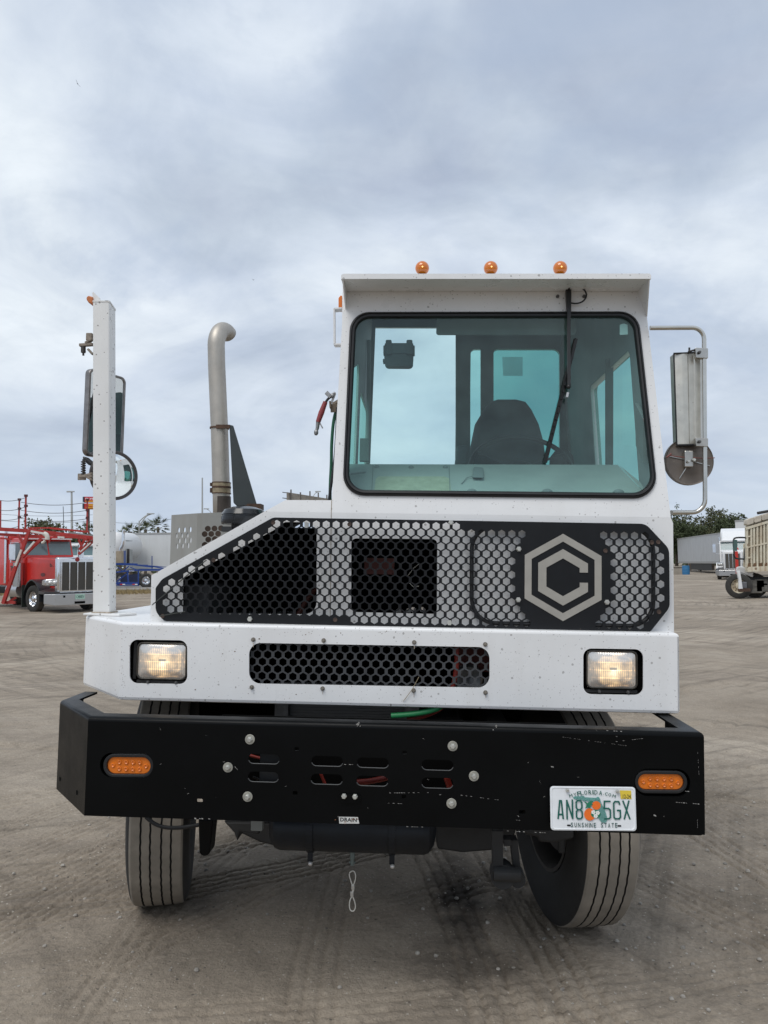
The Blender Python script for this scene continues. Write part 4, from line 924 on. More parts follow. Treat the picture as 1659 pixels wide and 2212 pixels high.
plate('', [(oR[0][0]+.02, ZC), (RY-.04, ZC), (RY-.04, ZR-.05), (1.62, ZR-.05), (.62, zl0-.03), (oR[5][0]+.02, zl0-.03)], hR, lambda u, v, w_: mpR(u, v, .037+w_), .003, None, None, mb=lin)
lin.build('side_lining', INTERL, cabo); lin = MB()
plate('', [(oL[0][0]+.02, ZC), (RY-.04, ZC), (RY-.04, ZR-.05), (1.62, ZR-.05), (.62, zl0-.03), (oL[5][0]+.02, zl0-.03)], hL, lambda u, v, w_: mpL(u, v, .011+w_), .003, None, None, mb=lin)
lin.build('side_lining', INTERL, cabo)
b = MB(); b.tube([T(795, 1000, 1.7), T(797, 735, 1.7)], .012, 8); b.build('grab_rail', INTERL, cabo, smooth=50)
b = MB(); b.box(T(778, 1000, 1.35).x, T(797, 1000, 1.35).x, 1.3, 1.35, T(790, 998, 1.35).z, T(790, 950, 1.35).z); b.build('door_latch', INTER, cabo)
b = MB(); q = PL([(985, 1075), (1016, 1075), (1016, 715), (985, 715)], RY-.1); b.hexa([Vector((x, RY-.1, z)) for x, z in q], [Vector((x, RY-.04, z)) for x, z in q]); b.build('rear_pillar', INTER, cabo)
b = MB(); q = PL([(983, 1003), (1010, 1003), (1010, 962), (988, 962)], 1.6); b.hexa([Vector((x, 1.6, z)) for x, z in q], [Vector((x, 1.7, z)) for x, z in q]); b.build('fire_extinguisher_box', INTER, cabo, bevel=.01)
# sun visor
q = rr(PL([(942, 722), (1245, 722), (1245, 683), (944, 683)], .62), .012)
b = MB(); b.hexa([Vector((x, .62, z)) for x, z in q], [Vector((x, .635, z)) for x, z in q]); b.build('sun_visor', INTER, cabo)
q = rr(PL([(1340, 722), (1358, 722), (1358, 698), (1341, 697)], .55), .006); b = MB(); b.add([Vector((x, AP+BR*z+.01, z)) for x, z in rr(U([(1340, 722), (1358, 721), (1357, 700), (1349, 697), (1340, 700)]), .004)], [tuple(range(35))]); b.build('inspection_sticker', mat('sticker_pale', (.55, .62, .6), .6), cabo)
q = PL([(1087, 812), (1129, 812), (1129, 771), (1085, 771)], RY-.03); b = MB(); b.add([Vector((x, RY-.03, z)) for x, z in q], [(0, 1, 2, 3)]); b.build('window_sticker', glass_mat('faded_sticker', (.7, .72, .72), .01, 1.3, .22, (.2, .25, .24)), cabo)
b = MB(); q = [HP(px, py, pR1+Vector((-.05, 0, 0)), nR) for px, py in ((1381, 962), (1397, 1000), (1397, 905), (1379, 870))]; b.prism(q, (-.015, 0, 0)); b.build('mirror_pad', INTER, cabo)
# dash
b = MB(); d0, d1 = .47, .80
fl0, fr0 = T(745, 1078, d0), T(1412, 1085, d0); fl1, fr1 = T(752, 1002.5, d1), T(1334, 1004, d1)
b.hexa([fl0, fr0, fr1, fl1], [fl0+Vector((0, .3, -.15)), fr0+Vector((0, .3, -.15)), fr1+Vector((0, .02, -.1)), fl1+Vector((0, .02, -.1))])
b.add([fr0, T(1425, 1075, .47), T(1336, 1003.5, d1+.01)], [(0, 1, 2)])
dash = b.build('dashboard', DASH, cabo, smooth=False)
def DQ(px, py, off=.003):
    n = (fr0-fl0).cross(fl1-fl0).normalized(); n = n if n.y < 0 else -n; return HP(px, py, fl0+n*off, n)
b = MB(); v_ = [DQ(*p) for p in ((808, 1065), (975, 1065), (972, 1034), (960, 1029), (818, 1029), (812, 1034))]; b.add(v_, [tuple(range(6))]); b.build('yellow_mat', MATY, dash)
b = MB()
for a, c_ in (((806, 1006), (803, 1062)), ((970, 1006), (972, 1062))): b.bar(DQ(*a), DQ(*c_), .003, .002)
b.build('dash_seam', INTER, dash)
for px, py in ((814, 1008.5), (888, 1010), (962, 1010)):
    b = MB(); b.lathe([(0, .012), (.006, .009), (.007, .0001)], DQ(px, py), (0, -1, .3), 10); b.build('dash_knob', INTER, dash)
for px, py in ((1019, 1061), (1182, 1061), (1336, 1062)):
    b = MB(); b.ball(DQ(px, py+3), .024, (1, 1, .7), 14, 8); b.build('defrost_vent', INTER, dash, smooth=True)
b = MB(); q = [DQ(*p, .02) for p in ((1021, 1031), (1045, 1032), (1044, 1010), (1024, 1008))]; b.prism(q, (0, .03, 0)); b.build('warning_buzzer', INTER, dash, bevel=.004)
b = MB(); b.tube([DQ(1022, 1028, .012), DQ(1008, 1032, .01), DQ(997, 1045, .006)], .0018, 6); b.tube([DQ(758, 1024, .02), DQ(790, 1020, .02)], .004, 8); b.build('dash_wire', INTER, dash)
# dash camera on the glass
b = MB(); Yc = AP+BR*Uv(860, 760).z+.02
def cam2(pts, y0, y1): q = rr(PL(pts, y0), .006); b.hexa([Vector((x, y0, z)) for x, z in q], [Vector((x, y1, z)) for x, z in q])
cam2([(830, 776), (893, 777), (893, 741), (831, 741)], Yc+.01, Yc+.05)
qq = rr(PL([(831, 790.5), (892, 791), (893, 764), (830, 764)], Yc), .018); b.hexa([Vector((x, Yc, z)) for x, z in qq], [Vector((x, Yc+.05, z)) for x, z in qq])
cam2([(833, 765), (846, 765), (846, 734), (833, 734)], Yc-.008, Yc+.02); cam2([(878, 765), (891, 765), (891, 734), (878, 734)], Yc-.008, Yc+.02); cam2([(828, 766), (832, 766), (832, 746), (828, 746)], Yc, Yc+.03); cam2([(892, 766), (896, 766), (896, 746), (892, 746)], Yc, Yc+.03); cam2([(827, 783), (831, 783), (831, 775), (827, 775)], Yc, Yc+.03)
dc = b.build('dash_camera', mat('camera_black', (.012, .013, .014), .4), truck)
b = MB(); q = PL([(845, 763), (879, 763), (879, 742), (845, 742)], Yc+.004); b.add([Vector((x, Yc+.0035, z)) for x, z in q], [(0, 1, 2, 3)]); b.build('camera_window', mat('camera_gloss', (.02, .022, .024), .1), dc)
# seat
b = MB(); ys_ = 1.45; sp_ = [(1015, 1040), (1016, 1003), (1018, 960), (1027, 915), (1045, 885), (1060, 868), (1075, 863), (1115, 863), (1135, 868), (1148, 885), (1163, 915), (1173, 950), (1178, 985), (1184, 1040)]
o_ = [T(x, y, ys_) for x, y in sp_]; c_ = mid(o_); n_ = len(o_); rgs = []
for f, dy in ((.80, -.07), (.93, -.05), (1., 0), (1., .07), (.9, .10)): rgs.append([Vector((lerp(c_.x, p.x, f), ys_+dy, lerp(c_.z, p.z, f))) for p in o_])
b.add([v for r_ in rgs for v in r_], [(i*n_+j, i*n_+(j+1) % n_, (i+1)*n_+(j+1) % n_, (i+1)*n_+j) for i in range(4) for j in range(n_)]+[tuple(range(n_)), tuple(4*n_+j for j in range(n_-1, -1, -1))])
b.build('driver_seat', SEAT, cabo, smooth=50)
b = MB(); q = [T(x, y, 1.5) for x, y in ((1190, 1030), (1240, 1030), (1240, 985), (1225, 968), (1205, 968), (1192, 985))]; b.prism(q, (0, .08, 0)); b.build('arm_rest', SEAT, cabo, bevel=.01)
# steering wheel
c_ = T(1133, 998, 1.0); rw_ = T(1246, 998, 1.0).x-c_.x; ax = Vector((0, -.75, .66)).normalized()
b = MB(); tx = Vector((1, 0, 0)); ty = ax.cross(tx).normalized(); pts = [c_+Vector((0, .12, -.02))+tx*rw_*math.cos(a)+ty*rw_*math.sin(a) for a in [2*math.pi*i/40 for i in range(40)]]
b.tube(pts+[pts[0], pts[1]], .013, 10, False)
for a in (.5, 2.6, 4.7): b.bar(c_+Vector((0, .14, -.02)), c_+Vector((0, .12, -.02))+tx*rw_*math.cos(a)+ty*rw_*math.sin(a), .03, .012)
b.ball(c_+Vector((0, .13, -.02)), .07, (1, 1, .6)); b.build('steering_wheel', mat('wheel_black', (.008, .008, .009), .5), cabo, smooth=50)

# ---- wiper
WY = -.03
def Wp(x, y, o_=WY): return Uv(x, y, o_)
b = MB(); b.hexa([Wp(1220, 630), Wp(1231.5, 630), Wp(1230.5, 690), Wp(1223, 690)], [Wp(1220, 630, -.006), Wp(1231.5, 630, -.006), Wp(1230.5, 690, -.01), Wp(1223, 690, -.01)])
b.bar(Wp(1226, 685, -.025), Wp(1226, 836, -.03), .014, .010); b.ball(Wp(1225.5, 622, -.03), .012); b.lathe([(0, .014), (.05, .014)], Wp(1225.5, 624, -.05), (0, 1, 0), 12, caps=True); b.ball(Wp(1225, 839, -.03), .010)
wp = b.build('wiper', mat('wiper_black', (.012, .012, .013), .4), truck, bevel=.001)
b = MB(); b.bar(Wp(1241.5, 735, -.02), Wp(1176, 1000, -.012), .015, .012); b.bar(Wp(1241.5, 735, -.012), Wp(1176, 1000, -.002), .003, .010)
for f in np.linspace(.36, .8, 9): p = lerp(Wp(1241.5, 735, -.026), Wp(1176, 1000, -.022), f); q = lerp(Wp(1241.5, 735, -.026), Wp(1176, 1000, -.022), f+.03); b.bar(p, q, .013, .007)
b.build('wiper_blade', RUBBER, wp)
b = MB(); p0 = Wp(1222, 858, -.035); b.bar(Wp(1223, 852, -.036), Wp(1221, 862, -.034), .009, .008); b.build('blade_clip', mat('pale_clip', (.5, .52, .55), .4), wp)
b = MB(); pts = [Wp(1193, 620, -.02), Wp(1210, 620, -.03), Wp(1230, 621, -.035), Wp(1250, 624, -.03), Wp(1262, 634, -.03), Wp(1264, 646, -.03), Wp(1256, 657, -.03), Wp(1244, 659.5, -.02), Wp(1232, 657, -.015)]
def smoothp(p, n=3):
    for _ in range(n):
        q = [p[0]]
        for i in range(len(p)-1): q += [p[i]*.75+p[i+1]*.25, p[i]*.25+p[i+1]*.75]
        p = q+[p[-1]]
    return p
b.tube(smoothp(pts, 2), .0035, 8); b.ball(Wp(1192, 620, -.02), .008); b.build('washer_hose', RUBBER, wp, smooth=60)
for px, py in ((1204, 641), (1261, 641)): bolt(Uv(px, py), .0065, washer=False, parent=cabo, name='cab_bolt', bm_=mat('dull_screw', (.12, .12, .12), .5, .6))
# ---- roof markers
for k_, px in enumerate((912, 1060, 1210)):
    c_ = T(px, 579.5, .43); b = MB(); b.cur = 1; b.lathe([(-.055, .030), (-.037, .030), (-.035, .02)], c_, (0, 0, 1), 20, caps=True); b.cur = 0; b.ball(c_, .0296, n=28, m_=16)
    o_ = b.build('roof_marker', [mat('amber_dome', (.55, .15, .012), .1, emit=(1, .25, .01), estr=.05, coat=.6), RUBBER], truck, smooth=50)
    b = MB(); b.ball(c_+Vector((.001, -.0275, -.004)), .0035); b.build('marker_bulb', mat('lit_amber_bulb', (1, .6, .2), .3, emit=(1, .62, .2), estr=1.3), o_, smooth=True)
# side marker, flat-bar step handle on the left of the cab
b = MB(); q = [T(x, y, .75) for x, y in ((731, 664), (739, 664), (739, 638), (735, 638), (731, 643))]; b.prism(q, (0, .07, 0)); b.build('side_marker', AMBER, truck, bevel=.003)
b = MB(); P_ = [T(x, y, .62) for x, y in ((739, 668.5), (722.5, 670), (723, 746), (739, 746))]
for i in range(3): b.bar(P_[i], P_[i+1], .006, .045, up=(0, 1, 0) if i != 1 else (0, 1, 0))
b.build('flat_bar_bracket', WHITEB, truck)
# ---- right mirror
MY = .46
pts = [T(x, y, MY) for x, y in ((1404, 708.5), (1440, 708), (1494, 707.5))]; arm = pts[:2]
def arc(c_, r0, a0, a1, n=8): return [T(c_[0]+r0*math.cos(R(a)), c_[1]+r0*math.sin(R(a)), MY) for a in np.linspace(a0, a1, n)]
arm = [T(1404, 708.5, MY), T(1450, 708.2, MY)]+arc((1496, 733), 25, -90, 0)+[T(1522, 900, MY), T(1523, 1060, MY)]+arc((1495, 1079), 28, 0, 90)+[T(1475, 1107, MY), T(1450, 1107, .42)]
b = MB(); b.tube(arm, .0092, 14); mirr = b.build('mirror_arm', CHROME if False else mat('arm_stainless', (.6, .58, .53), .18, 1., var=.12, vscale=12), truck, smooth=60)
q = [(1456, 764), (1519, 761.5), (1519, 960), (1463, 961.5)]
b = MB(); fx = [0, .25, .28, .45, .50, .68, .72, .9, 1.]; dd = [.012, 0, -.001, -.001, .004, .004, 0, 0, .014]; n_ = len(fx)
vt = [lerp(T(*q[0], MY+.03), T(*q[1], MY+.03), f)+Vector((0, d, 0)) for f, d in zip(fx, dd)]; vb = [lerp(T(*q[3], MY+.03), T(*q[2], MY+.03), f)+Vector((0, d, 0)) for f, d in zip(fx, dd)]
bt = [v+Vector((0, .04, 0)) for v in vt]; bb = [v+Vector((0, .04, 0)) for v in vb]
b.add(vt+vb+bt+bb, [(i, i+1, n_+i+1, n_+i) for i in range(n_-1)]+[(2*n_+i, 2*n_+i+1, 3*n_+i+1, 3*n_+i) for i in range(n_-1)]+[(i, i+1, 2*n_+i+1, 2*n_+i) for i in range(n_-1)]+[(n_+i, n_+i+1, 3*n_+i+1, 3*n_+i) for i in range(n_-1)]+[(0, n_, 3*n_, 2*n_), (n_-1, 2*n_-1, 4*n_-1, 3*n_-1)])
mh = b.build('mirror_housing', mat('brushed_stainless', (.60, .58, .52), .42, .95, var=.12, vscale=25, spots=[(60, .25, .4, .35)], spotcol=(.3, .27, .22), rvar=.1), mirr, smooth=30); mh['label'] = 'tall stainless mirror back on the right arm'
b = MB(); b.tube([T(1455, 763.5, MY+.03), T(1480, 762.5, MY+.03), T(1519, 760.5, MY+.04)], .0035, 8); b.tube([T(1455.5, 764, MY+.04), T(1462, 962, MY+.04)], .003, 8); b.tube([T(1462, 962, MY+.03), T(1505, 961, MY+.03)], .0055, 8); b.build('mirror_trim', RUBBER, mirr, smooth=50)
for y0, y1 in ((750.5, 773), (945, 964)):
    b = MB(); q = rr(PL([(1504, y1), (1530, y1+1), (1530, y0+1.5), (1502, y0)], MY-.012), .004); b.hexa([Vector((x, MY-.012, z)) for x, z in q], [Vector((x, MY+.014, z)) for x, z in q]); b.build('mirror_clamp', STEEL, mirr, bevel=.002)
    bolt(T(1510, (y0+y1)/2, MY-.012), .006, washer=False, parent=mirr, name='clamp_bolt', bm_=mat('dull_screw', (.12, .12, .12), .5, .6))
b = MB(); b.tube([T(1489, 762, MY+.02), T(1489, 751, MY+.02)], .004, 8); b.tube([T(1486, 760, MY+.01), T(1504, 755, MY)], .004, 8); b.build('mirror_stud', DARK, mirr)
c_ = T(1490.5, 996, MY+.045); r_ = (T(1543, 996, MY+.045).x-c_.x)
b = MB(); b.lathe([(.0, .0001), (.001, r_*.3), (-.003, r_*.55), (-.010, r_*.93), (-.009, r_*.96), (-.005, r_), (-.03, r_)], c_, (0, -1, 0), 48)
rm = b.build('round_mirror_back', mat('weathered_steel_disc', (.17, .145, .125), .45, .35, var=.2, vscale=9, spots=[(40, .2, .4, .5)], spotcol=(.3, .27, .23), dust=.3, dustcol=(.26, .22, .18)), mirr, smooth=30)
b = MB()
for ang in (-2.9, .22, 2.1): b.bar(c_+Vector((r_*.15*math.cos(ang), -.006, -r_*.15*math.sin(ang))), c_+Vector((r_*.85*math.cos(ang), .005, -r_*.85*math.sin(ang))), .003, .003)
b.build('disc_rib', STEEL, mirr)
b = MB(); b.tube([T(1443, 984, MY+.02), T(1480, 988, MY+.02), T(1520, 990, MY+.02), T(1544, 989, MY+.02)], .0018, 6); b.tube([T(1450, 980, MY+.02), T(1440, 988, MY+.02)], .004, 6); b.build('tie_wire', mat('dull_red_wire', (.2, .06, .05), .6), mirr)
b = MB(); b.box(T(1482, 1000, MY).x, T(1501, 1000, MY).x, MY+.015, MY+.04, T(1490, 1008, MY).z, T(1490, 972, MY).z); b.build('disc_bracket', STEEL, mirr, bevel=.004)
bolt(T(1498, 994, MY+.014), .007, washer=False, parent=mirr, name='clamp_bolt'); bolt(T(1486, 997, MY+.014), .006, washer=False, parent=mirr, name='clamp_bolt')
# ---- left pole
PY = .62; pt, pb2 = T(218, 657, PY), T(219, 1328, PY); wq = .0385*1.0
wd = (T(236.5, 1000, PY).x-T(200, 1000, PY).x)
tl, bl = T(200, 652, PY), T(200, 1327, PY)
b = MB()
def qd(p, w0=0, d=.078): s_ = rr([(p.x, p.y), (p.x+wd, p.y), (p.x+wd, p.y+d), (p.x, p.y+d)], .007, 3); return s_
s1 = [Vector((x, y, bl.z-.01)) for x, y in qd(bl)]; s2 = [Vector((x, y, tl.z-(.22*(y-tl.y)) - .35*max(0, x-tl.x-wd*.8)*0)) for x, y in qd(tl)]
b.hexa(s1, s2); pole = b.build('corner_post', WHITED, truck, smooth=30); pole['label'] = 'tall square white post standing on the left deck corner'
b = MB(); s3 = [v+Vector((-.002 if v.x < tl.x+wd/2 else .003, -.002, .0)) for v in s2]; b.hexa(s3, [v+Vector((0, 0, .006)) for v in s3]); b.build('post_cap', WHITED, pole)
b = MB(); q = [T(x, y, PY+.04) for x, y in ((200, 652), (216.5, 652), (215.5, 644), (201, 630), (199.5, 632))]; b.prism(q, (0, .005, 0)); b.build('lamp_tab', WHITED, pole)
b = MB(); q = [T(x, y, PY+.03) for x, y in ((186, 646), (191, 654), (199, 656), (200, 641), (191, 638), (187, 641))]; b.prism(q, (0, .05, 0)); b.build('post_marker_lamp', mat('old_amber', (.5, .16, .05), .35), pole, bevel=.004)
b = MB(); q = [T(x, y, .3+.3) for x, y in ((193, 1326), (200, 1321), (240, 1320), (262, 1322), (281, 1320.5))]
bp = [(bl.x-.03, PY-.03), (bl.x+wd+.06, PY-.045), (bl.x+wd+.1, PY+.06), (bl.x+wd+.02, PY+.13), (bl.x-.02, PY+.13)]
b.prism([(x, y, DZT+.001) for x, y in bp], (0, 0, .009)); b.build('post_foot', WHITED, pole, bevel=.002)
b = MB(); b.tube([(bl.x-.002, PY-.004, DZT+.012), (bl.x+wd+.002, PY-.004, DZT+.012), (bl.x+wd+.002, PY+.08, DZT+.012)], .004, 6); b.build('weld_bead', mat('weld_rust', (.4, .34, .27), .7, var=.5, vscale=90), pole)
# spring hooks on the post
def spring(b, p0, p1, r_, turns, n=10, tr=.0032):
    pts = []
    for i in range(turns*n+1): t = i/(turns*n); a = 2*math.pi*i/n; pts.append(lerp(p0, p1, t)+Vector((r_*math.cos(a), r_*math.sin(a), 0)))
    b.tube(pts, tr, 6)
PK = PY+.03
for (y_a, inv_) in ((740, 1), (1015, -1)):
    b = MB(); b.bar(T(172, y_a+6 if inv_ > 0 else y_a+14, PK), T(201, y_a+(4 if inv_ > 0 else 14), PK), .02, .014); b.bar(T(185, y_a+(2 if inv_ > 0 else 13), PK), T(201, y_a+(-8 if inv_ > 0 else 8), PK), .022, .012)
    if inv_ > 0: b.bar(T(190, y_a+14, PK), T(201, y_a+26, PK), .016, .01); b.box(T(187, 730, PK).x, T(200, 730, PK).x, PK-.01, PK+.01, T(190, 736, PK).z, T(190, 720, PK).z)
    else: b.bar(T(186, y_a+14, PK), T(200, y_a+22, PK), .02, .01); b.bar(T(168, y_a+15, PK), T(186, y_a+15, PK), .008, .03)
    hk = b.build('spring_hook', mat('rusty_white_bracket', (.25, .21, .17), .7, var=.5, vscale=40), pole, bevel=.003)
    b = MB(); ya, yb_ = (747, 762) if inv_ > 0 else (995, 1026); spring(b, T(180, ya, PK), T(180, yb_, PK), .0085, 6); b.tube([T(180, ya-3, PK), T(180, yb_+(6 if inv_ > 0 else 2), PK)], .005, 8); b.build('spring', mat('spring_steel', (.07, .065, .06), .5, .6), hk, smooth=50)
b = MB(); q = [T(x, y, PK+.05) for x, y in ((177, 985), (185, 987), (200, 1000), (200, 1008), (190, 1004), (179, 994))]; b.prism(q, (0, .04, 0)); b.build('rubber_knob', RUBBER, pole, bevel=.006)
# left mirrors
nM = Vector((.907, -.42, 0)).normalized(); mc = T(231, 900, .80); su = Vector((-nM.y, nM.x, 0)); su = su if su.x > 0 else -su
hm = abs(T(229, 803, .8).z-T(229, 988, .8).z)/2; wm_ = .112
zt_ = T(229, 805, .8).z-hm; mc.z = zt_
oo = rr([(-wm_, -hm), (wm_, -hm), (wm_, hm), (-wm_, hm)], .03, 6); ii = rr([(-wm_+.012, -hm+.012), (wm_-.012, -hm+.012), (wm_-.012, hm-.012), (-wm_+.012, hm-.012)], .02, 6)
def mm(u, v, w_): return mc+su*u-nM*w_+Vector((0, 0, v))
lm = plate('post_mirror', oo, [ii], mm, .03, mat('mirror_rim', (.28, .26, .25), .35, .9, var=.3, vscale=20), truck, bev=.004, smooth=30); lm['label'] = 'tall rear-view mirror behind the corner post'
b = MB(); b.add([mm(u, v, .006) for u, v in ii], [tuple(range(len(ii)))]); b.build('mirror_glass', MIRROR, lm); b = MB(); b.add([mm(u, v, .028) for u, v in oo], [tuple(range(len(oo)))]); b.build('mirror_back', DARK, lm)
c_ = T(246, 1027, .78); r_ = abs(T(246, 973.5, .78).z-T(246, 1080.5, .78).z)/2; nC = Vector((.72, -.69, 0)).normalized()
b = MB(); b.lathe([(-.02, r_*.8), (-.004, r_), (.004, r_), (.008, r_*.95), (.004, r_*.86)], c_, nC, 48)
cm = b.build('convex_mirror', mat('mirror_ring', (.06, .052, .05), .45), truck, smooth=40)
b = MB(); b.lathe([(.004, r_*.87), (.012, r_*.76), (.019, r_*.55), (.0235, r_*.28), (.025, .0001)], c_, nC, 48); b.build('convex_glass', MIRROR, cm, smooth=60)
b = MB(); b.tube([T(212, 1010, .7), c_-nC*.03], .01, 8); b.tube([T(212, 960, .7), T(212, 800, .76)], .009, 8); b.build('mirror_stem', DARK, cm)
# ---- exhaust, guard, intake
EY = 2.1
ex = [T(x, y, EY) for x, y in ((480, 1160), (478, 1060), (474, 925), (468, 790), (467, 745))]
re = (T(495.5, 900, EY).x-T(459, 900, EY).x)/2
c0 = ex[-1]; bend = [c0+Vector((.028*(1-math.cos(a)), .115*(1-math.cos(a)), .125*math.sin(a))) for a in np.linspace(.15, math.pi*.62, 12)]
b = MB(); b.tube(ex+bend, re, 28, False); ext = b.build('exhaust_stack', PIPE, truck, smooth=60)
so = ext.modifiers.new('wall', 'SOLIDIFY'); so.thickness = .003
b = MB(); b.tube([T(481, 1180, EY), T(479.5, 1073, EY)], re*1.02, 24); b.build('lower_pipe', PIPED, ext, smooth=50)
for y0, y1 in ((1043, 1052), (1054, 1066)):
    b = MB(); b.cur = 0; a_, c_ = T(478.3, y0, EY), T(478.6, y1, EY); b.tube([a_, c_], re*1.06, 28); b.cur = 1
    for z_ in (a_, c_): b.tube([z_+Vector((0, 0, -.003)), z_+Vector((0, 0, .003))], re*1.10, 28)
    b.box(a_.x-re*1.25, a_.x-re*.95, EY-.02, EY+.01, c_.z+.004, a_.z-.002); b.build('pipe_band', [BAND, RUST], ext, smooth=30)
b = MB(); a_ = T(474, 925, EY); b.lathe([(-.005, re*1.01), (-.005, re*1.12), (.005, re*1.12), (.005, re*1.01)], a_, (0, 0, 1), 28, closed=True); b.box(a_.x-.005, a_.x+re*1.5, a_.y-re*1.2, a_.y-re*1.0, a_.z-.012, a_.z+.012); b.build('u_clamp', RUST, ext)
b = MB(); q = [T(x, y, EY-.06) for x, y in ((495, 917), (503, 919), (554, 1090), (512, 1094), (504, 1086))]; b.prism(q, (0, .02, 0)); gs = b.build('gusset_bracket', mat('bracket_black', (.035, .045, .048), .55, var=.2, vscale=9), truck, bevel=.004)
b = MB(); q = [T(x, y, EY-.1) for x, y in ((522, 1100), (563, 1100), (563, 1088), (535, 1088))]; b.prism(q, (0, .1, 0)); b.build('bracket_foot', RUST, gs)
# air cleaner
AY = 1.35; ac = T(527, 1115, AY); ra = (T(575, 1115, AY).x-T(479.5, 1115, AY).x)/2; zt1 = T(527, 1094, AY).z; zk = T(527, 1112, AY).z; zb1 = T(527, 1133, AY).z
b = MB(); b.lathe([(zb1, .0001), (zb1, ra*.98), (zb1+.01, ra), (zk-.012, ra), (zk-.010, ra*.96), (zk-.003, ra*.96), (zk, ra*1.0), (zk+.004, ra*.98), (lerp(zk, zt1, .6), ra*.86), (lerp(zk, zt1, .93), ra*.5), (zt1, ra*.3), (zt1+.003, .0001)], (ac.x, AY, 0), (0, 0, 1), 40); acl = b.build('air_cleaner', mat('gloss_black_plastic', (.012, .014, .017), .2, rvar=.08), truck, smooth=35)
b = MB(); b.lathe([(zb1-.15, ra*.55), (zb1, ra*.55)], (ac.x, AY, 0), (0, 0, 1), 24, caps=True); b.box(T(488, 1145, AY).x, T(510, 1145, AY).x, AY-ra*.8, AY-ra*.5, T(500, 1150, AY).z, T(500, 1139, AY).z); b.build('intake_pipe', DARK, acl, smooth=30)
# perforated guard box: left-front face and right-front face
G0, G1, G2 = (T(370.5, 1112.5, 1.85), T(426.6, 1108.7, 1.55), T(520, 1105, 1.58)); zbot = DZT-.2
def cc(x, y): return ((440+x/2.9625)/1.8228, (2000+y/2.9625)/1.8228)
b = MB()
for P_a, P_b, hs in ((G0, G1, [(783, 260), (850, 257), (917, 252), (757, 322), (820, 320), (885, 317), (790, 385), (857, 382), (920, 378), (763, 448), (828, 443), (892, 440)]), (G1, G2, [(1120, 242), (1198, 240), (1275, 237), (1084, 305), (1160, 303), (1240, 300), (1125, 368), (1203, 362), (1085, 430)])):
    d = Vector((P_b.x-P_a.x, P_b.y-P_a.y, 0)); Ln = d.length; d.normalize(); n = Vector((d.y, -d.x, 0)); hl = []
    for h in hs:
        p = HP(*cc(*h), P_a, n); hl.append(circ((p-P_a).dot(d), p.z, .0165, 16))
    plate('', [(0, zbot), (Ln, zbot), (Ln, P_b.z), (0, P_a.z)], hl, (lambda P, d_, n_: (lambda u, v, w_: Vector((P.x, P.y, 0))+d_*u-n_*w_+Vector((0, 0, v))))(P_a, d, n), .004, None, None, mb=b)
b.hexa([G2, G2+Vector((0, .5, 0)), Vector((G2.x, G2.y+.5, zbot)), Vector((G2.x, G2.y, zbot))], [v+Vector((-.004, 0, 0)) for v in (G2, G2+Vector((0, .5, 0)), Vector((G2.x, G2.y+.5, zbot)), Vector((G2.x, G2.y, zbot)))])
b.build('perforated_guard', GREY, truck)
b = MB(); q0 = T(440, 1180, 1.75); b.box(q0.x, G2.x-.02, 1.7, 1.72, zbot, G1.z-.03); b.build('muffler_shell', mat('muffler_rust', (.10, .07, .055), .8, var=.4, vscale=9), truck)
# ---- air lines and gladhands behind the cab
HY = 1.9
b = MB(); b.tube(smoothp([T(x, y, HY) for x, y in ((733, 872), (721, 900), (716, 960), (716, 1000), (713, 1050), (713, 1095))]), .010, 10); b.build('air_hose', GREEND, truck, smooth=60)
b = MB(); b.tube(smoothp([T(x, y, HY-.05) for x, y in ((729, 880), (727, 940), (723, 1000), (716, 1040), (709, 1095))]), .009, 10); b.build('air_hose', RUBBER, truck, smooth=60)
b = MB(); b.tube([T(703, 868, HY), T(694, 892, HY), T(687, 912, HY)], .017, 12, rs=[.014, .018, .015]); gh_ = b.build('gladhand', REDG, truck, smooth=50)
b = MB(); b.tube(smoothp([T(x, y, HY) for x, y in ((704, 868), (709, 861), (715, 857), (720, 853))]), .008, 8); b.build('gladhand_neck', RUBBER, gh_, smooth=50)
b = MB(); b.tube([T(687, 912, HY), T(685.5, 925, HY), T(681, 940, HY)], .01, 10, rs=[.013, .011, .006]); b.ball(T(683, 934, HY), .014, (1, .8, 1.4)); b.bar(T(691, 914, HY), T(697, 925, HY), .012, .008); b.build('gladhand_coupler', ALU, gh_, smooth=50)
b = MB(); b.bar(T(707, 856, HY), T(713, 850, HY), .03, .04); b.ball(T(718, 855, HY), .016); b.ball(T(722, 850, HY), .010); b.bar(T(716, 870, HY), T(724, 850, HY), .012); b.build('hose_fitting', ALU, gh_, smooth=30)
b = MB(); b.bar(T(714, 882, HY-.03), T(732, 881, HY-.03), .012, .05); b.bar(T(714.5, 882, HY-.03), T(713.5, 868, HY-.03), .01, .05); b.tube([T(720, 876, HY), T(733, 868, HY)], .018, 10); b.build('hose_bracket', mat('brown_bracket', (.12, .09, .06), .6), truck)
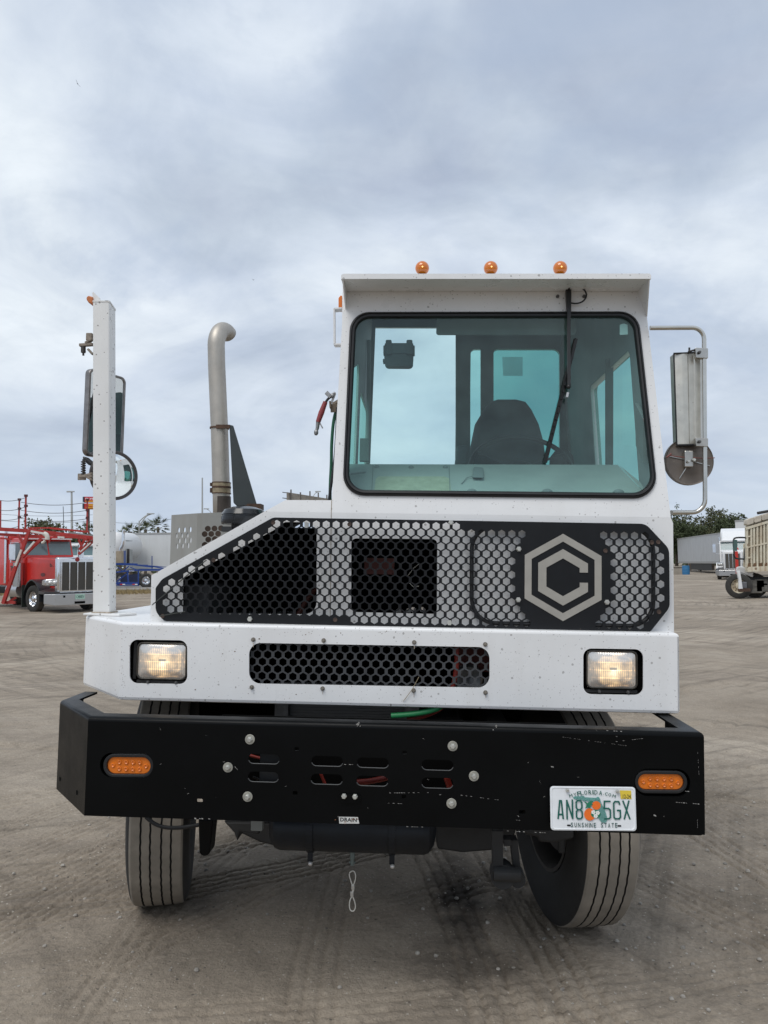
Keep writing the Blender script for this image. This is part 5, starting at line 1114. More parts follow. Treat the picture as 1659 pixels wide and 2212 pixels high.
# ---- chassis
b = MB(); zr0, zr1 = ZB-.12, ZT-.05
XC = (XL+XR)/2
for xo in (-.43, .43): b.box(XC+xo-.04, XC+xo+.04, .05, 6.6, ZB+.02, ZT-.09)
for y_ in (.5, 1.6, 3.2, 5.2): b.box(XC-.39, XC+.39, y_, y_+.1, ZB+.05, ZT-.12)
b.build('frame_rail', DARK, truck)
b = MB(); b.box(XC-.66, XC+.66, .235, .245, ZB-.01, ZT-.03); b.build('crossmember', VOIDM, truck)
b = MB(); b.box(T(597, 1540, .5).x, T(625, 1540, .5).x, .46, .52, T(600, 1580, .5).z, T(600, 1490, .5).z); b.box(T(597, 1540, .5).x, T(905, 1540, .5).x, .50, .525, T(880, 1500, .5).z, T(880, 1480, .5).z); b.box(T(876, 1540, .5).x, T(905, 1540, .5).x, .46, .5205, T(880, 1590, .5).z, T(880, 1490, .5).z); rad = b.build('radiator', mat('radiator_grey', (.10, .10, .10), .6, .3, var=.3, vscale=30), truck)
for k_ in range(7):
    b = MB(); y_ = 1518+k_*6.0; b.bar(T(626, y_, .5), T(876, y_+5, .5), .004, .01); b.build('radiator_fin', mat('fin_grey', (.09, .09, .09), .5, .5), rad)
b = MB(); b.box(T(626, 1500, .55).x, T(876, 1500, .55).x, .54, .56, T(700, 1620, .55).z, T(700, 1440, .55).z); b.build('radiator_core', VOIDM, rad)
b = MB(); b.tube(smoothp([T(x, y, .33) for x, y in ((1000, 1490), (960, 1522), (935, 1535), (890, 1543), (845, 1546))]), .0115, 10); b.build('coolant_hose', GREENH, truck, smooth=60)
b = MB(); b.tube(smoothp([T(x, y, .36) for x, y in ((985, 1380), (988, 1440), (975, 1500), (955, 1530), (920, 1546), (880, 1555))]), .010, 10); b.build('brake_hose', REDH, truck, smooth=60)
b = MB(); c_ = T(1012, 1465, .5); b.lathe([(0, .0001), (.02, .02), (.03, .05), (.02, .055), (0, .06)], c_, (0, -1, 0), 24); b.build('pulley', ALU, truck, smooth=30)
b = MB(); b.box(T(985, 1440, .6).x, T(1060, 1440, .6).x, .58, .8, T(1000, 1450, .6).z, T(1000, 1395, .6).z); b.build('engine_block', mat('engine_red', (.12, .025, .02), .6, var=.3, vscale=20), truck, bevel=.01)
b = MB(); b.tube(smoothp([T(x, y, .14) for x, y in ((745, 1696), (770, 1690), (800, 1688), (835, 1680), (850, 1675))]), .011, 8); b.build('red_air_line', REDH, truck, smooth=60)
for pp, rr_ in (([(690, 1665), (705, 1700)], .006), ([(540, 1632), (570, 1640), (610, 1638)], .006), ([(965, 1680), (975, 1710)], .012)):
    b = MB(); b.tube(smoothp([T(x, y, .2) for x, y in pp]), rr_, 8); b.build('red_air_line', REDH, truck, smooth=60)
b = MB(); b.tube(smoothp([T(x, y, .15) for x, y in ((546, 1678), (580, 1690), (620, 1700))]), .004, 8); b.build('black_air_line', RUBBER, truck, smooth=60); b = MB(); b.tube(smoothp([T(x, y, .3) for x, y in ((315, 1765), (340, 1785), (380, 1790), (440, 1780))]), .008, 8); b.build('black_air_line', RUBBER, truck, smooth=60)
# air tank with straps
ty0, ty1 = T(578, 1838, .28), T(943, 1851, .28); rt = .088; zt_ = (ty0.z+ty1.z)/2+rt+.003; TYc = .30
b = MB(); b.lathe([(0, .0001), (.01, rt*.6), (.03, rt*.92), (.05, rt), (ty1.x-ty0.x-.05, rt), (ty1.x-ty0.x-.03, rt*.92), (ty1.x-ty0.x-.01, rt*.6), (ty1.x-ty0.x, .0001)], (ty0.x, TYc, zt_), (1, 0, 0), 40); tk = b.build('air_tank', TANK, truck, smooth=35)
for px in (666.5, 846):
    x = T(px, 1840, TYc-rt).x; b = MB(); b.lathe([(-.013, rt+.001), (-.013, rt+.005), (.013, rt+.005), (.013, rt+.001)], (x, TYc, zt_), (1, 0, 0), 36, closed=True); b.box(x-.013, x+.013, TYc-.02, TYc+.0, zt_, ZB+.06); b.box(x-.01, x+.01, TYc-.04, TYc-.036, zt_-rt-.03, zt_-rt+.01)
    s_ = b.build('tank_strap', TANK, tk); b = MB(); b.ball((x+.002, TYc-.045, zt_-rt-.035), .0085); b.build('strap_bolt', mat('pale_bolt', (.6, .58, .56), .4, .5), s_, smooth=True)
x = T(762, 1850, .3).x; zv = zt_-rt
b = MB(); b.tube([(x, TYc-.02, zv+.01), (x, TYc-.02, zv-.02)], .010, 10); b.tube([(x, TYc-.02, zv-.02), (x, TYc-.02, zv-.045)], .0075, 10); b.tube([(x-.012, TYc-.02, zv-.035), (x+.012, TYc-.02, zv-.035)], .004, 8); b.build('drain_valve', mat('valve_grey_green', (.12, .15, .14), .5), tk, smooth=50)
def cl(x, y): return T((700+x/1.508)/1.8228, (3200+y/1.508)/1.8228, TYc-.03)
b = MB()
for lp in (([(1037, 345), (1020, 355), (1018, 375), (1028, 405), (1036, 430), (1044, 430), (1054, 400), (1057, 372), (1050, 350), (1037, 345)]), [(1034, 495), (1022, 520), (1018, 550), (1023, 578), (1037, 587), (1051, 578), (1056, 552), (1048, 520), (1037, 495)], [(1036, 430), (1038, 455), (1036, 497)], [(1044, 430), (1046, 460), (1040, 470)]): b.tube(smoothp([cl(*p) for p in lp], 2), .0022, 6)
cb = b.build('pull_cable', CABLEW, tk, smooth=60)
b = MB(); b.bar(cl(1040, 428), cl(1040, 455), .0125, .008); b.bar(cl(1034, 467), cl(1034, 497), .0125, .008); b.build('cable_ferrule', mat('ferrule', (.5, .49, .46), .4, .6), cb, bevel=.002)
# axle, springs, brackets
b = MB(); AXY = 1.15
b.tube([(XC-.85, AXY, .47), (XC-.5, AXY, .50), (XC-.42, AXY, .43), (XC+.42, AXY, .43), (XC+.5, AXY, .50), (XC+.85, AXY, .47)], .055, 10); b.build('front_axle', DARK, truck, smooth=50)
for s_ in (-1, 1):
    for k_ in range(4):
        b = MB(); w_ = .6-k_*.11; pts = [(XC+s_*.43, AXY+w_*t, .55-.018*k_+.08*t*t) for t in np.linspace(-1, 1, 9)]
        for i in range(8): b.bar(pts[i], pts[i+1], .075, .014)
        b.build('leaf_spring', DARK, truck)
b = MB()
def r8(x, y): return ((1500+x/1.3825)/1.8228, (3100+y/1.3825)/1.8228)
for (x0, y0, x1, y1, yy) in ((605, 240, 665, 445, .22), (665, 285, 708, 320, .24),): 
    q = [T(*r8(x, y), yy) for x, y in ((x0+5, y1), (x1, y1), (x1, y0), (x0, y0))]; b.prism(q, (0, .05, 0))
q = [T(*r8(x, y), .26) for x, y in ((735, 540), (770, 535), (745, 290), (705, 290))]; b.prism(q, (0, .06, 0))
b.lathe([(0, .045), (.07, .045)], T(*r8(665, 490), .22), (0, 1, 0), 16, caps=True); b.lathe([(0, .026), (.10, .026)], T(*r8(612, 470), .22), (1, 0, .0), 12, caps=True); b.lathe([(0, .03), (.08, .03)], T(*r8(745, 505), .24), (0, 1, 0), 14, caps=True)
b.build('spring_shackle', DARK, truck, smooth=30)
b = MB()
q = rr([(p.x, p.z) for p in [T(x, y, .25) for x, y in ((430, 1850), (452, 1850), (460, 1770), (428, 1770))]], [.02, .02, 0, 0]); b.hexa([Vector((x, .25, z)) for x, z in q], [Vector((x, .33, z)) for x, z in q]); b.build('tow_hook', BLACK, truck, bevel=.006)
b = MB(); 
for pts, yy in (([(482, 1775), (505, 1800), (512, 1820), (518, 1798), (560, 1805), (560, 1775)], .6), ([(518, 1800), (560, 1820), (600, 1830), (620, 1780), (520, 1775)], .85), ([(935, 1775), (945, 1835), (1000, 1843), (1060, 1838), (1110, 1810), (1120, 1775)], .8), ([(1130, 1790), (1135, 1805), (1160, 1808), (1165, 1820), (1200, 1822), (1240, 1812), (1240, 1780)], .55)):
    q = [T(x, y, yy) for x, y in pts]; b = MB(); b.prism(q, (0, .12, 0)); b.build('axle_bracket', DARK, truck, bevel=.01)
b = MB(); b.box(T(1206, 1840, .6).x, T(1222, 1840, .6).x, .6, .62, T(1210, 1845, .6).z, T(1210, 1800, .6).z)
b.build('axle_bracket', DARK, truck, bevel=.01)
b = MB(); p = T(554, 1784, .2); b.box(p.x-.022, p.x+.022, .2, .24, p.z-.02, p.z+.03); b.build('junction_box', mat('grey_box', (.2, .21, .2), .6), truck, bevel=.004)
# oil pan / front of engine so the belly is not empty
b = MB(); b.box(XC-.30, XC+.30, .62, 2.2, ZB-.05, ZB+.25); b.box(XC-.37, XC-.31, .9, 1.1, ZB-.02, ZB+.3); b.build('oil_pan', DARK, truck, bevel=.03)
# inner fenders
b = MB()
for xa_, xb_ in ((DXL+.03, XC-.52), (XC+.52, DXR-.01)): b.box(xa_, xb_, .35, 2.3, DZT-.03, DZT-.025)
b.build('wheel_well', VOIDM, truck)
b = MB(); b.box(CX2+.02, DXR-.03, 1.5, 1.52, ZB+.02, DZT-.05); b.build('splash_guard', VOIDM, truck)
# ---- wheels
def tyre_prof(Rw, hw, rim):
    p = []; mi = []
    g = [-.066, -.024, .024, .066]
    def a_(h, r, mm_=0): p.append((h*hw/.14, r)); mi.append(mm_)
    a_(-.118, rim, 1); a_(-.134, rim+.03, 1); a_(-.142, rim+.09, 1); a_(-.140, Rw-.075, 1); a_(-.128, Rw-.03, 1); a_(-.117, Rw-.010, 0); a_(-.108, Rw-.004, 0)
    for q_ in g:
        crown = Rw-.0035*(abs(q_)/.1)**2; a_(q_-.0042, crown, 1); a_(q_-.0036, crown-.013, 1); a_(q_+.0036, crown-.013, 1); a_(q_+.0042, crown, 0)
    a_(.108, Rw-.004, 0); a_(.117, Rw-.010, 1); a_(.128, Rw-.03, 1); a_(.140, Rw-.075, 1); a_(.142, Rw-.14, 1); a_(.134, rim+.03, 1); a_(.118, rim, 1)
    wob = [0]*7+[.0012]*16+[0]*7
    return p, mi, wob
TP, TM_, TW = tyre_prof(.52, .137, .292)
def make_wheel(name, pos, steer, hub_out, parent=truck):
    rim = MB(); rim.lathe([(-.12, .292), (-.12, .275), (-.09, .262), (.07, .262), (.10, .275), (.118, .292)], (0, 0, 0), (1, 0, 0), 48)
    rim.lathe([(.02, .262), (.05, .20), (.055, .13), (.075, .11), (.075, .0001)], (0, 0, 0), (hub_out, 0, 0), 40)
    rim.lathe([(-.07, .20), (-.07, .06), (.02, .06)], (0, 0, 0), (hub_out, 0, 0), 30)
    o_ = rim.build(name, mat('wheel_steel_dirty', (.07, .065, .06), .6, .3, var=.3, vscale=12), parent, smooth=30)
    o_.location = pos; o_.rotation_euler = (0, 0, steer)
    t = MB(); t.lathe(TP, (0, 0, 0), (1, 0, 0), 128, mids=TM_, wob=TW); t.build('tyre', [TREAD, TYRE], o_, smooth=30)
    for k_ in range(8):
        a = k_*math.pi/4; b = MB(); b.lathe([(0, .013), (.03, .013), (.03, .0001)], (hub_out*.055, .16*math.cos(a), .16*math.sin(a)), (hub_out, 0, 0), 6); b.build('lug_nut', DARK, o_)
    return o_
WXL, WXR = T(353, 1900, AXY).x, T(1238, 1900, AXY).x
print('wheel x', WXL, WXR, 'track', WXR-WXL)
for nm, px, hub, ay_ in (('wheel', WXL, -1, AXY), ('wheel', WXR-.04, 1, AXY-.08)):
    p = TM @ Vector((px, ay_, .52)); g0 = gh(p.x, p.y); lz = (TI @ Vector((p.x, p.y, g0))).z
    print('wheel ground local z', lz); make_wheel(nm, (px, ay_, .515+lz), R(STEER if hub < 0 else 10.5), hub)
for px in (XC-1.0, XC-.68, XC+.68, XC+1.0):
    make_wheel('rear_wheel', (px, 4.3, .52), 0, -1 if px < XC else 1)
b = MB(); b.box(XC-.9, XC+.9, 4.22, 4.38, .44, .6); b.box(XC-.5, XC+.5, 3.7, 5.4, ZT-.06, ZT-.02); b.lathe([(0, .0001), (0, .45), (.03, .45), (.03, .0001)], (XC, 4.6, ZT+.0), (0, 0, 1), 32); b.build('fifth_wheel', DARK, truck)
# grass stalks caught in the grilles
ST = mat('dry_stalk', (.045, .05, .045), .8)
b = MB(); b.tube(smoothp([T(x, y, GY-.012) for x, y in ((328.5, 1307), (360, 1281), (395, 1250), (430, 1222), (446, 1210))]), .0022, 6); s_ = b.build('plant_stem', ST); s_.matrix_world = TM; tag(s_, 'long dark dry plant stem caught across the left corner of the hexagon grille', 'plant stem')
b = MB(); b.tube(smoothp([T(x, y, GY-.008) for x, y in ((344, 1331), (372, 1326), (400, 1321))]), .0022, 6); s_ = b.build('plant_stem', ST); s_.matrix_world = TM; tag(s_, 'short stem stuck low in the left end of the hexagon grille', 'plant stem')
b = MB(); b.tube([T(871, 1515, .296), T(890, 1490, .29), T(905, 1462, .295)], .0012, 6); s_ = b.build('plant_stem', mat('straw', (.3, .24, .15), .8)); s_.matrix_world = TM; tag(s_, 'thin straw hanging from the long slot between the headlamps', 'straw')
# ---------------------------------------------------------------- the yard behind
NOINV = Matrix.Identity(4)
def gpos(px, dist): p = W(px, 1240, dist); return Vector((p.x, p.y, gh(p.x, p.y)))
def bgwheel(parent, c_, axis, Rw=.52, wd=.26, rimm=None, inv='w'):
    rimm = rimm or CHROME; ax = Vector(axis).normalized(); inv = ROOTM.get(parent.name) if isinstance(inv, str) else inv
    r_ = MB(); h = wd/2; q = Rw*.56
    r_.lathe([(h*.75, q), (h*.55, q*.93), (h*.2, q*.86), (h*.1, q*.62), (h*.35, q*.5), (h*.7, q*.40), (h*.85, q*.2), (h*.85, .0001)], c_, ax, 28)
    for k_ in range(10):
        a = k_*.628; t1 = ax.cross(Vector((0, 0, 1))).normalized(); t2 = Vector((0, 0, 1)); p = Vector(c_)+ax*h*.30+t1*q*.55*math.cos(a)+t2*q*.55*math.sin(a); r_.lathe([(0, q*.05), (.03, q*.05), (.03, .0001)], p, ax, 6)
    o_ = r_.build('wheel', rimm, parent, smooth=30, inv=inv)
    t = MB(); t.lathe([(-h*.8, q), (-h, q*1.12), (-h, Rw*.9), (-h*.85, Rw*.985), (-h*.3, Rw), (h*.3, Rw), (h*.85, Rw*.985), (h, Rw*.9), (h, q*1.12), (h*.8, q)], c_, ax, 40, mids=[1, 1, 1, 0, 0, 0, 1, 1, 1, 1])
    t.build('tyre', [mat('bg_tread', (.085, .078, .068), .9, var=.3, vscale=6), mat('bg_sidewall', (.035, .033, .03), .8, var=.3, vscale=8)], o_, smooth=40, inv=inv)
    d = MB(); 
    for k_ in range(10):
        a = k_*.628+.3; t1 = ax.cross(Vector((0, 0, 1))).normalized(); p = Vector(c_)+ax*(h*.24)+t1*q*.78*math.cos(a)+Vector((0, 0, 1))*q*.78*math.sin(a); d.lathe([(.0, q*.065), (.001, .0001)], p, ax, 8)
    hh = d.build('hand_hole', VOIDM, o_, inv=inv); hh['kind'] = 'stuff'
    return o_
def tractor(label, loc, rz, paint, steer=0., hood=2.5, sleeper=True, fairing=False, ztop=2.95, wheelr=.52, emb=True, mirrors=True):
    r_ = root('semi_truck', label, 'truck', loc, rz)
    def B(b, n, m_, par=None, **k): return b.build(n, m_, par or r_, inv=NOINV, **k)
    y0, yc = .25, .25+hood
    # hood
    b = MB(); b.hexa([(-.60, y0, .78), (.60, y0, .78), (.62, y0, 2.02), (-.62, y0, 2.02)], [(-.92, yc, .95), (.92, yc, .95), (.92, yc, 2.18), (-.92, yc, 2.18)]); B(b, 'hood', paint, bevel=.05, smooth=40)
    b = MB(); gw = .75 if not fairing else .64; b.hexa([(-gw, y0-.14, .74), (gw, y0-.14, .74), (gw, y0-.14, 2.10), (-gw, y0-.14, 2.10)], [(-gw-.02, y0+.12, .74), (gw+.02, y0+.12, .74), (gw+.02, y0+.12, 2.12), (-gw-.02, y0+.12, 2.12)]); g_ = B(b, 'grille_shell', CHROME if not fairing else WHITEB, bevel=.06, smooth=40)
    b = MB(); b.box(-gw+.13, gw-.13, y0-.155, y0-.13, .84, 1.92); B(b, 'grille_screen', mat('grille_mesh_dark', (.085, .08, .07), .6, .4, var=.2, vscale=60), g_)
    for i in range(5): b = MB(); x = (-1+.5*i)*(gw-.13); b.box(x-.018, x+.018, y0-.19, y0-.14, .84, 1.93); B(b, 'grille_bar', CHROME, g_)
    if emb: b = MB(); b.lathe([(0, .09), (.02, .075), (.022, .0001)], (0, y0-.145, 2.02), (0, -1, 0), 20); o_ = B(b, 'badge', mat('badge_red', (.30, .02, .02), .3), g_); o_.scale = (1, 1, 1)
    # bumper
    b = MB(); b.hexa([(-.95, -.16, .28), (.95, -.16, .28), (.95, -.16, .72), (-.95, -.16, .72)], [(-1.22, .22, .34), (1.22, .22, .34), (1.22, .22, .72), (-1.22, .22, .72)]); bu = B(b, 'bumper', mat('bumper_chrome', (.52, .52, .52), .28, 1.), bevel=.02)
    b = MB(); b.box(-.2, .2, -.175, -.15, .33, .42); B(b, 'tow_pocket', VOIDM, bu)
    for s_ in (-1, 1): b = MB(); b.box(s_*.6-.035, s_*.6+.035, -.175, -.15, .58, .66); B(b, 'tow_slot', VOIDM, bu)
    # fenders, wheels
    wy = 1.5
    for s_ in (-1, 1):
        b = MB(); n_ = 12; pts = [(wy-.82*math.cos(a), .50+.78*math.sin(a)) for a in np.linspace(-.1, math.pi*1.06, n_)]
        b.add([(s_*x, y, z) for x in (.74, 1.20) for y, z in pts]+[(s_*1.20, y, z-.06) for y, z in pts], [(i, i+1, n_+i+1, n_+i) for i in range(n_-1)]+[(n_+i, n_+i+1, 2*n_+i+1, 2*n_+i) for i in range(n_-1)]); B(b, 'fender', mat('fender_black', (.02, .022, .026), .3) if not fairing else WHITEB, smooth=50)
        b = MB(); b.hexa([(s_*.66, .16, 1.02), (s_*1.10, .40, 1.02), (s_*1.10, .40, 1.28), (s_*.66, .16, 1.30)], [(s_*.66, .5, 1.0), (s_*1.12, .7, 1.02), (s_*1.12, .7, 1.25), (s_*.66, .5, 1.3)]); hl = B(b, 'headlight', mat('headlamp_shell', (.6, .6, .6), .15, .9), bevel=.04, smooth=40)
        b = MB(); b.ball((s_*.80, .235, 1.15), .085); b.ball((s_*.95, .315, 1.15), .08); B(b, 'headlamp_bulb', mat('lamp_glass_grey', (.7, .7, .68), .1, .6), hl, smooth=True)
        b = MB(); b.hexa([(s_*.66, .1, .72), (s_*1.2, .22, .72), (s_*1.2, .22, .80), (s_*.66, .1, .80)], [(s_*.66, .9, .72), (s_*1.2, .8, .72), (s_*1.2, .8, .84), (s_*.66, .9, .95)]); B(b, 'fender_apron', mat('apron_dark', (.05, .045, .045), .4))
        st = steer; ax = Vector((s_*math.cos(st), s_*math.sin(st), 0)); o_ = bgwheel(r_, Vector((s_*1.03, wy, wheelr)), ax, wheelr, .28, inv=NOINV)
    # cab
    W2 = 1.02; b = MB()
    cabp = [(yc, 1.0), (yc, 2.18), (yc+.28, ztop-.06), (yc+.45, ztop), (yc+1.65, ztop), (yc+1.65, 1.0)]
    b.prism([(-W2, y, z) for y, z in cabp], (2*W2, 0, 0)); cb_ = B(b, 'cab', paint, bevel=.04, smooth=35)
    b = MB(); sl = .28/(ztop-.06-2.18); off = -.012
    for xa, xb in ((-.93, -.03), (.03, .93)): b.hexa([(xa, yc+off+.03, 2.24), (xb, yc+off+.03, 2.24), (xb, yc+off+.23, ztop-.14), (xa, yc+off+.23, ztop-.14)], [(xa, yc+off+.05, 2.24), (xb, yc+off+.05, 2.24), (xb, yc+off+.25, ztop-.14), (xa, yc+off+.25, ztop-.14)])
    B(b, 'windshield', TGLASS, cb_)
    for s_ in (-1, 1):
        b = MB(); x = s_*(W2+.006); b.prism([(x, yc+.30, 2.02), (x, yc+1.25, 2.02), (x, yc+1.25, ztop-.2), (x, yc+.42, ztop-.2)], (-s_*.004, 0, 0)); B(b, 'side_window', DGLASS, cb_)
        b = MB(); b.box(min(x, x+s_*.02), max(x, x+s_*.02), yc+1.05, yc+1.2, 1.75, 1.80); B(b, 'door_handle', CHROME, cb_)
        if mirrors:
            b = MB(); b.tube([(s_*1.02, yc+.35, 2.75), (s_*1.42, yc+.25, 2.75), (s_*1.42, yc+.25, 1.95), (s_*1.02, yc+.35, 1.95)], .022, 8); b.box(s_*1.40-.11, s_*1.40+.11, yc+.14, yc+.22, 2.05, 2.68); B(b, 'mirror', CHROME, cb_, smooth=30)
    b = MB(); b.box(-.95, .95, yc+.0, yc+.28, ztop-.07, ztop-.02); B(b, 'visor', WHITEB, cb_)
    ye = yc+1.65
    if sleeper:
        b = MB(); zt2 = 4.0 if fairing else ztop+.15; b.hexa([(-1.08, ye+.02, 1.0), (1.08, ye+.02, 1.0), (1.0, ye+.02, zt2-.35 if fairing else zt2), (-1.0, ye+.02, zt2-.35 if fairing else zt2)], [(-1.1, ye+1.6, 1.0), (1.1, ye+1.6, 1.0), (1.05, ye+1.6, zt2), (-1.05, ye+1.6, zt2)]); B(b, 'sleeper', paint, bevel=.06, smooth=40)
        if fairing: b = MB(); b.hexa([(-.9, yc+.5, ztop), (.9, yc+.5, ztop), (.8, yc+.7, ztop+.25), (-.8, yc+.7, ztop+.25)], [(-1., ye+.05, ztop), (1., ye+.05, ztop), (.95, ye+.05, 3.75), (-.95, ye+.05, 3.75)]); B(b, 'roof_fairing', paint, bevel=.08, smooth=50)
        ye += 1.6
    b = MB(); b.box(-.42, .42, .3, ye+3.2, .62, .92); B(b, 'frame', DARK)
    for s_ in (-1, 1):
        for wy2 in (ye+1.4, ye+2.7): bgwheel(r_, Vector((s_*.95, wy2, wheelr)), Vector((s_, 0, 0)), wheelr, .5, inv=NOINV)
        b = MB(); b.lathe([(0, .0001), (0, .30), (1.2, .30), (1.2, .0001)], (s_*.82, yc+.5, .82), (0, 1, 0), 24); B(b, 'fuel_tank', mat('tank_alu', (.55, .56, .58), .3, .9), smooth=30)
        b = MB(); b.tube([(s_*1.08, ye-1.45 if sleeper else ye+.1, 1.1), (s_*1.08, ye-1.45 if sleeper else ye+.1, ztop+.35)], .07, 14); B(b, 'exhaust_pipe', CHROME, smooth=40)
    return r_, yc
# --- red car hauler
rz_ = R(45); c0 = gpos(167, 29.8)
red, yc_ = tractor('red long-nosed car-hauler semi with chrome grille, parked at the left', c0 - Matrix.Rotation(rz_, 3, 'Z') @ Vector((0, .1, 0)), rz_, RED, steer=R(8), hood=2.6)
Minv = ROOTM[red.name]; Mred = Minv.inverted()
def loc(v): return Minv @ v
b = MB(); b.lathe([(0, .0001), (0, .21), (.95, .21), (.95, .0001)], (-1.16, 2.95, .98), (0, 0, 1), 24); b.lathe([(.12, .215), (.18, .215)], (-1.16, 2.95, .98), (0, 0, 1), 24); b.lathe([(.77, .215), (.83, .215)], (-1.16, 2.95, .98), (0, 0, 1), 24); b.build('air_canister', mat('canister_chrome', (.5, .5, .5), .22, 1.), red, smooth=30, inv=NOINV)
def hoodside(u, v): # u forward distance along hood from the cowl, v height
    t = u; return Vector((-.92+(.32*(t/2.6))-.012, 2.85-t, v))
b = MB(); lettering('', '809', lambda u, v: hoodside(u, v), 1.86, 2.38, 1.74, 1.92, None, None, .01, mb=b); b.build('fleet_number', mat('black_letter', (.02, .02, .02), .5), red, inv=NOINV)
b = MB(); b.add([hoodside(1.35+.17*math.cos(a), 1.45+.07*math.sin(a)) for a in np.linspace(0, 6.28, 20)], [tuple(range(20))]); b.build('side_badge', mat('badge_dark_red', (.12, .02, .02), .3), red, inv=NOINV)
b = MB(); lettering('', 'TRE', lambda u, v: Vector((-1.035, 4.25-u, v)), .0, .62, 1.62, 1.82, None, None, .01, mb=b); b.build('door_lettering', mat('black_letter', (.02, .02, .02), .5), red, inv=NOINV)
b = MB(); b.hexa([(-.18, -.19, .50), (.18, -.19, .50), (.18, -.19, .69), (-.18, -.19, .69)], [(-.18, -.165, .50), (.18, -.165, .50), (.18, -.165, .69), (-.18, -.165, .69)]); pl2 = b.build('front_plate', mat('plate_pale_green', (.42, .62, .52), .5), red, inv=NOINV)
b = MB(); lettering('', 'C4B8EV', lambda u, v: Vector((u, -.192, v)), -.15, .15, .54, .65, None, None, .01, mb=b); b.build('plate_text', mat('plate_text_dark', (.03, .08, .07), .5), pl2, inv=NOINV)
b = MB(); b.box(-1.25, -.78, 2.32, 2.36, .18, 1.05); b.build('mud_flap', mat('flap_dark_green', (.014, .022, .018), .6), red, inv=NOINV)
def c1(x, y, d=30.2): return W(x*.2315, 987.5+y*.2315, d)
def bars(name, lst, m_, par, dd=0.): 
    for (xa, ya, xb, yb, wpx, d) in lst:
        b = MB(); w_ = wpx*.2315/1661*d; b.bar(c1(xa, ya, d+dd), c1(xb, yb, d+dd), w_, w_); b.build(name, m_, par)
bars('rack_beam', [(-120, 665, 290, 690, 34, 30.5), (280, 680, 880, 752, 26, 29.6), (290, 705, 880, 770, 14, 29.5), (-120, 715, 430, 742, 26, 30.8), (260, 662, 480, 660, 14, 33), (470, 662, 830, 698, 18, 33), (-100, 745, 180, 775, 14, 32), (500, 740, 860, 756, 18, 31.5)], REDM, red)
bars('rack_post', [(242, 365, 236, 690, 13, 30.5), (181, 402, 174, 668, 12, 32.5), (5, 405, 3, 665, 12, 32.5), (815, 405, 812, 700, 12, 32.5)], REDM, red)
for x, ys in ((242, (370, 465, 550)), (181, (405, 490, 570)), (815, (408, 505, 575))):
    for y in ys: b = MB(); d = 30.5 if x == 242 else 32.5; p = c1(x, y, d); b.lathe([(0, .075), (.09, .075)], p, (0, 0, 1), 8, caps=True); b.build('post_collar', mat('dark_red_steel', (.10, .02, .02), .5), red)
bars('rack_leg', [(272, 690, 140, 1045, 27, 29.4), (140, 1045, 30, 1366, 30, 29.3), (165, 720, 215, 800, 20, 29.6), (388, 760, 205, 935, 26, 29.2), (25, 1356, 145, 1356, 26, 29.4), (60, 1366, 150, 1310, 20, 29.6)], REDM, red)
bars('rack_brace', [(735, 768, 768, 850, 18, 30.4), (800, 745, 742, 865, 18, 30.6), (872, 780, 735, 905, 24, 29.6), (850, 750, 735, 900, 12, 30.8)], REDM, red)
bars('leg_sleeve', [(200, 865, 145, 1015, 18, 29.15)], mat('white_sleeve', (.6, .55, .5), .5), red)
bars('hydraulic_cylinder', [(320, 790, 225, 900, 16, 29.0), (845, 800, 750, 885, 10, 29.4), (290, 692, 420, 715, 18, 29.2), (540, 745, 600, 750, 15, 29.1)], mat('cylinder_white', (.6, .6, .57), .35), red)
b = MB(); b.tube(smoothp([c1(x, y, 28.9) for x, y in ((410, 715), (432, 722), (442, 745), (440, 770))]), .09, 8); b.tube([c1(420, 780, 28.9), c1(405, 795, 28.9), c1(390, 800, 28.9)], .05, 8); b.build('strap_roll', mat('strap_white', (.6, .58, .52), .7), red, smooth=50)
bars('rack_deck', [(650, 708, 790, 722, 16, 31.5), (700, 716, 860, 730, 10, 31)], mat('grey_ramp', (.25, .25, .25), .6, .3), red)
bars('rack_lug', [(430, 730, 470, 770, 30, 29.2), (455, 770, 458, 800, 14, 29.1), (780, 760, 815, 770, 26, 29.4)], REDM, red)
CABLE = mat('thin_cable', (.06, .065, .07), .6)
def cable(name, p, q, sag, r_, par=None, m_=None, n=14):
    b = MB(); pts = [lerp(p, q, i/n)-Vector((0, 0, sag*4*(i/n)*(1-i/n))) for i in range(n+1)]; b.tube(pts, r_, 5); return b.build(name, m_ or CABLE, par)
for a, c_ in (((195, 420), (812, 422)), ((195, 495), (810, 497)), ((190, 570), (812, 575)), ((-60, 480), (238, 463)), ((-60, 572), (238, 550)), ((-60, 388), (238, 378)), ((-60, 628), (176, 645))):
    cable('rack_cable', c1(*a, 31.8), c1(*c_, 31.8), .12, .012, red)
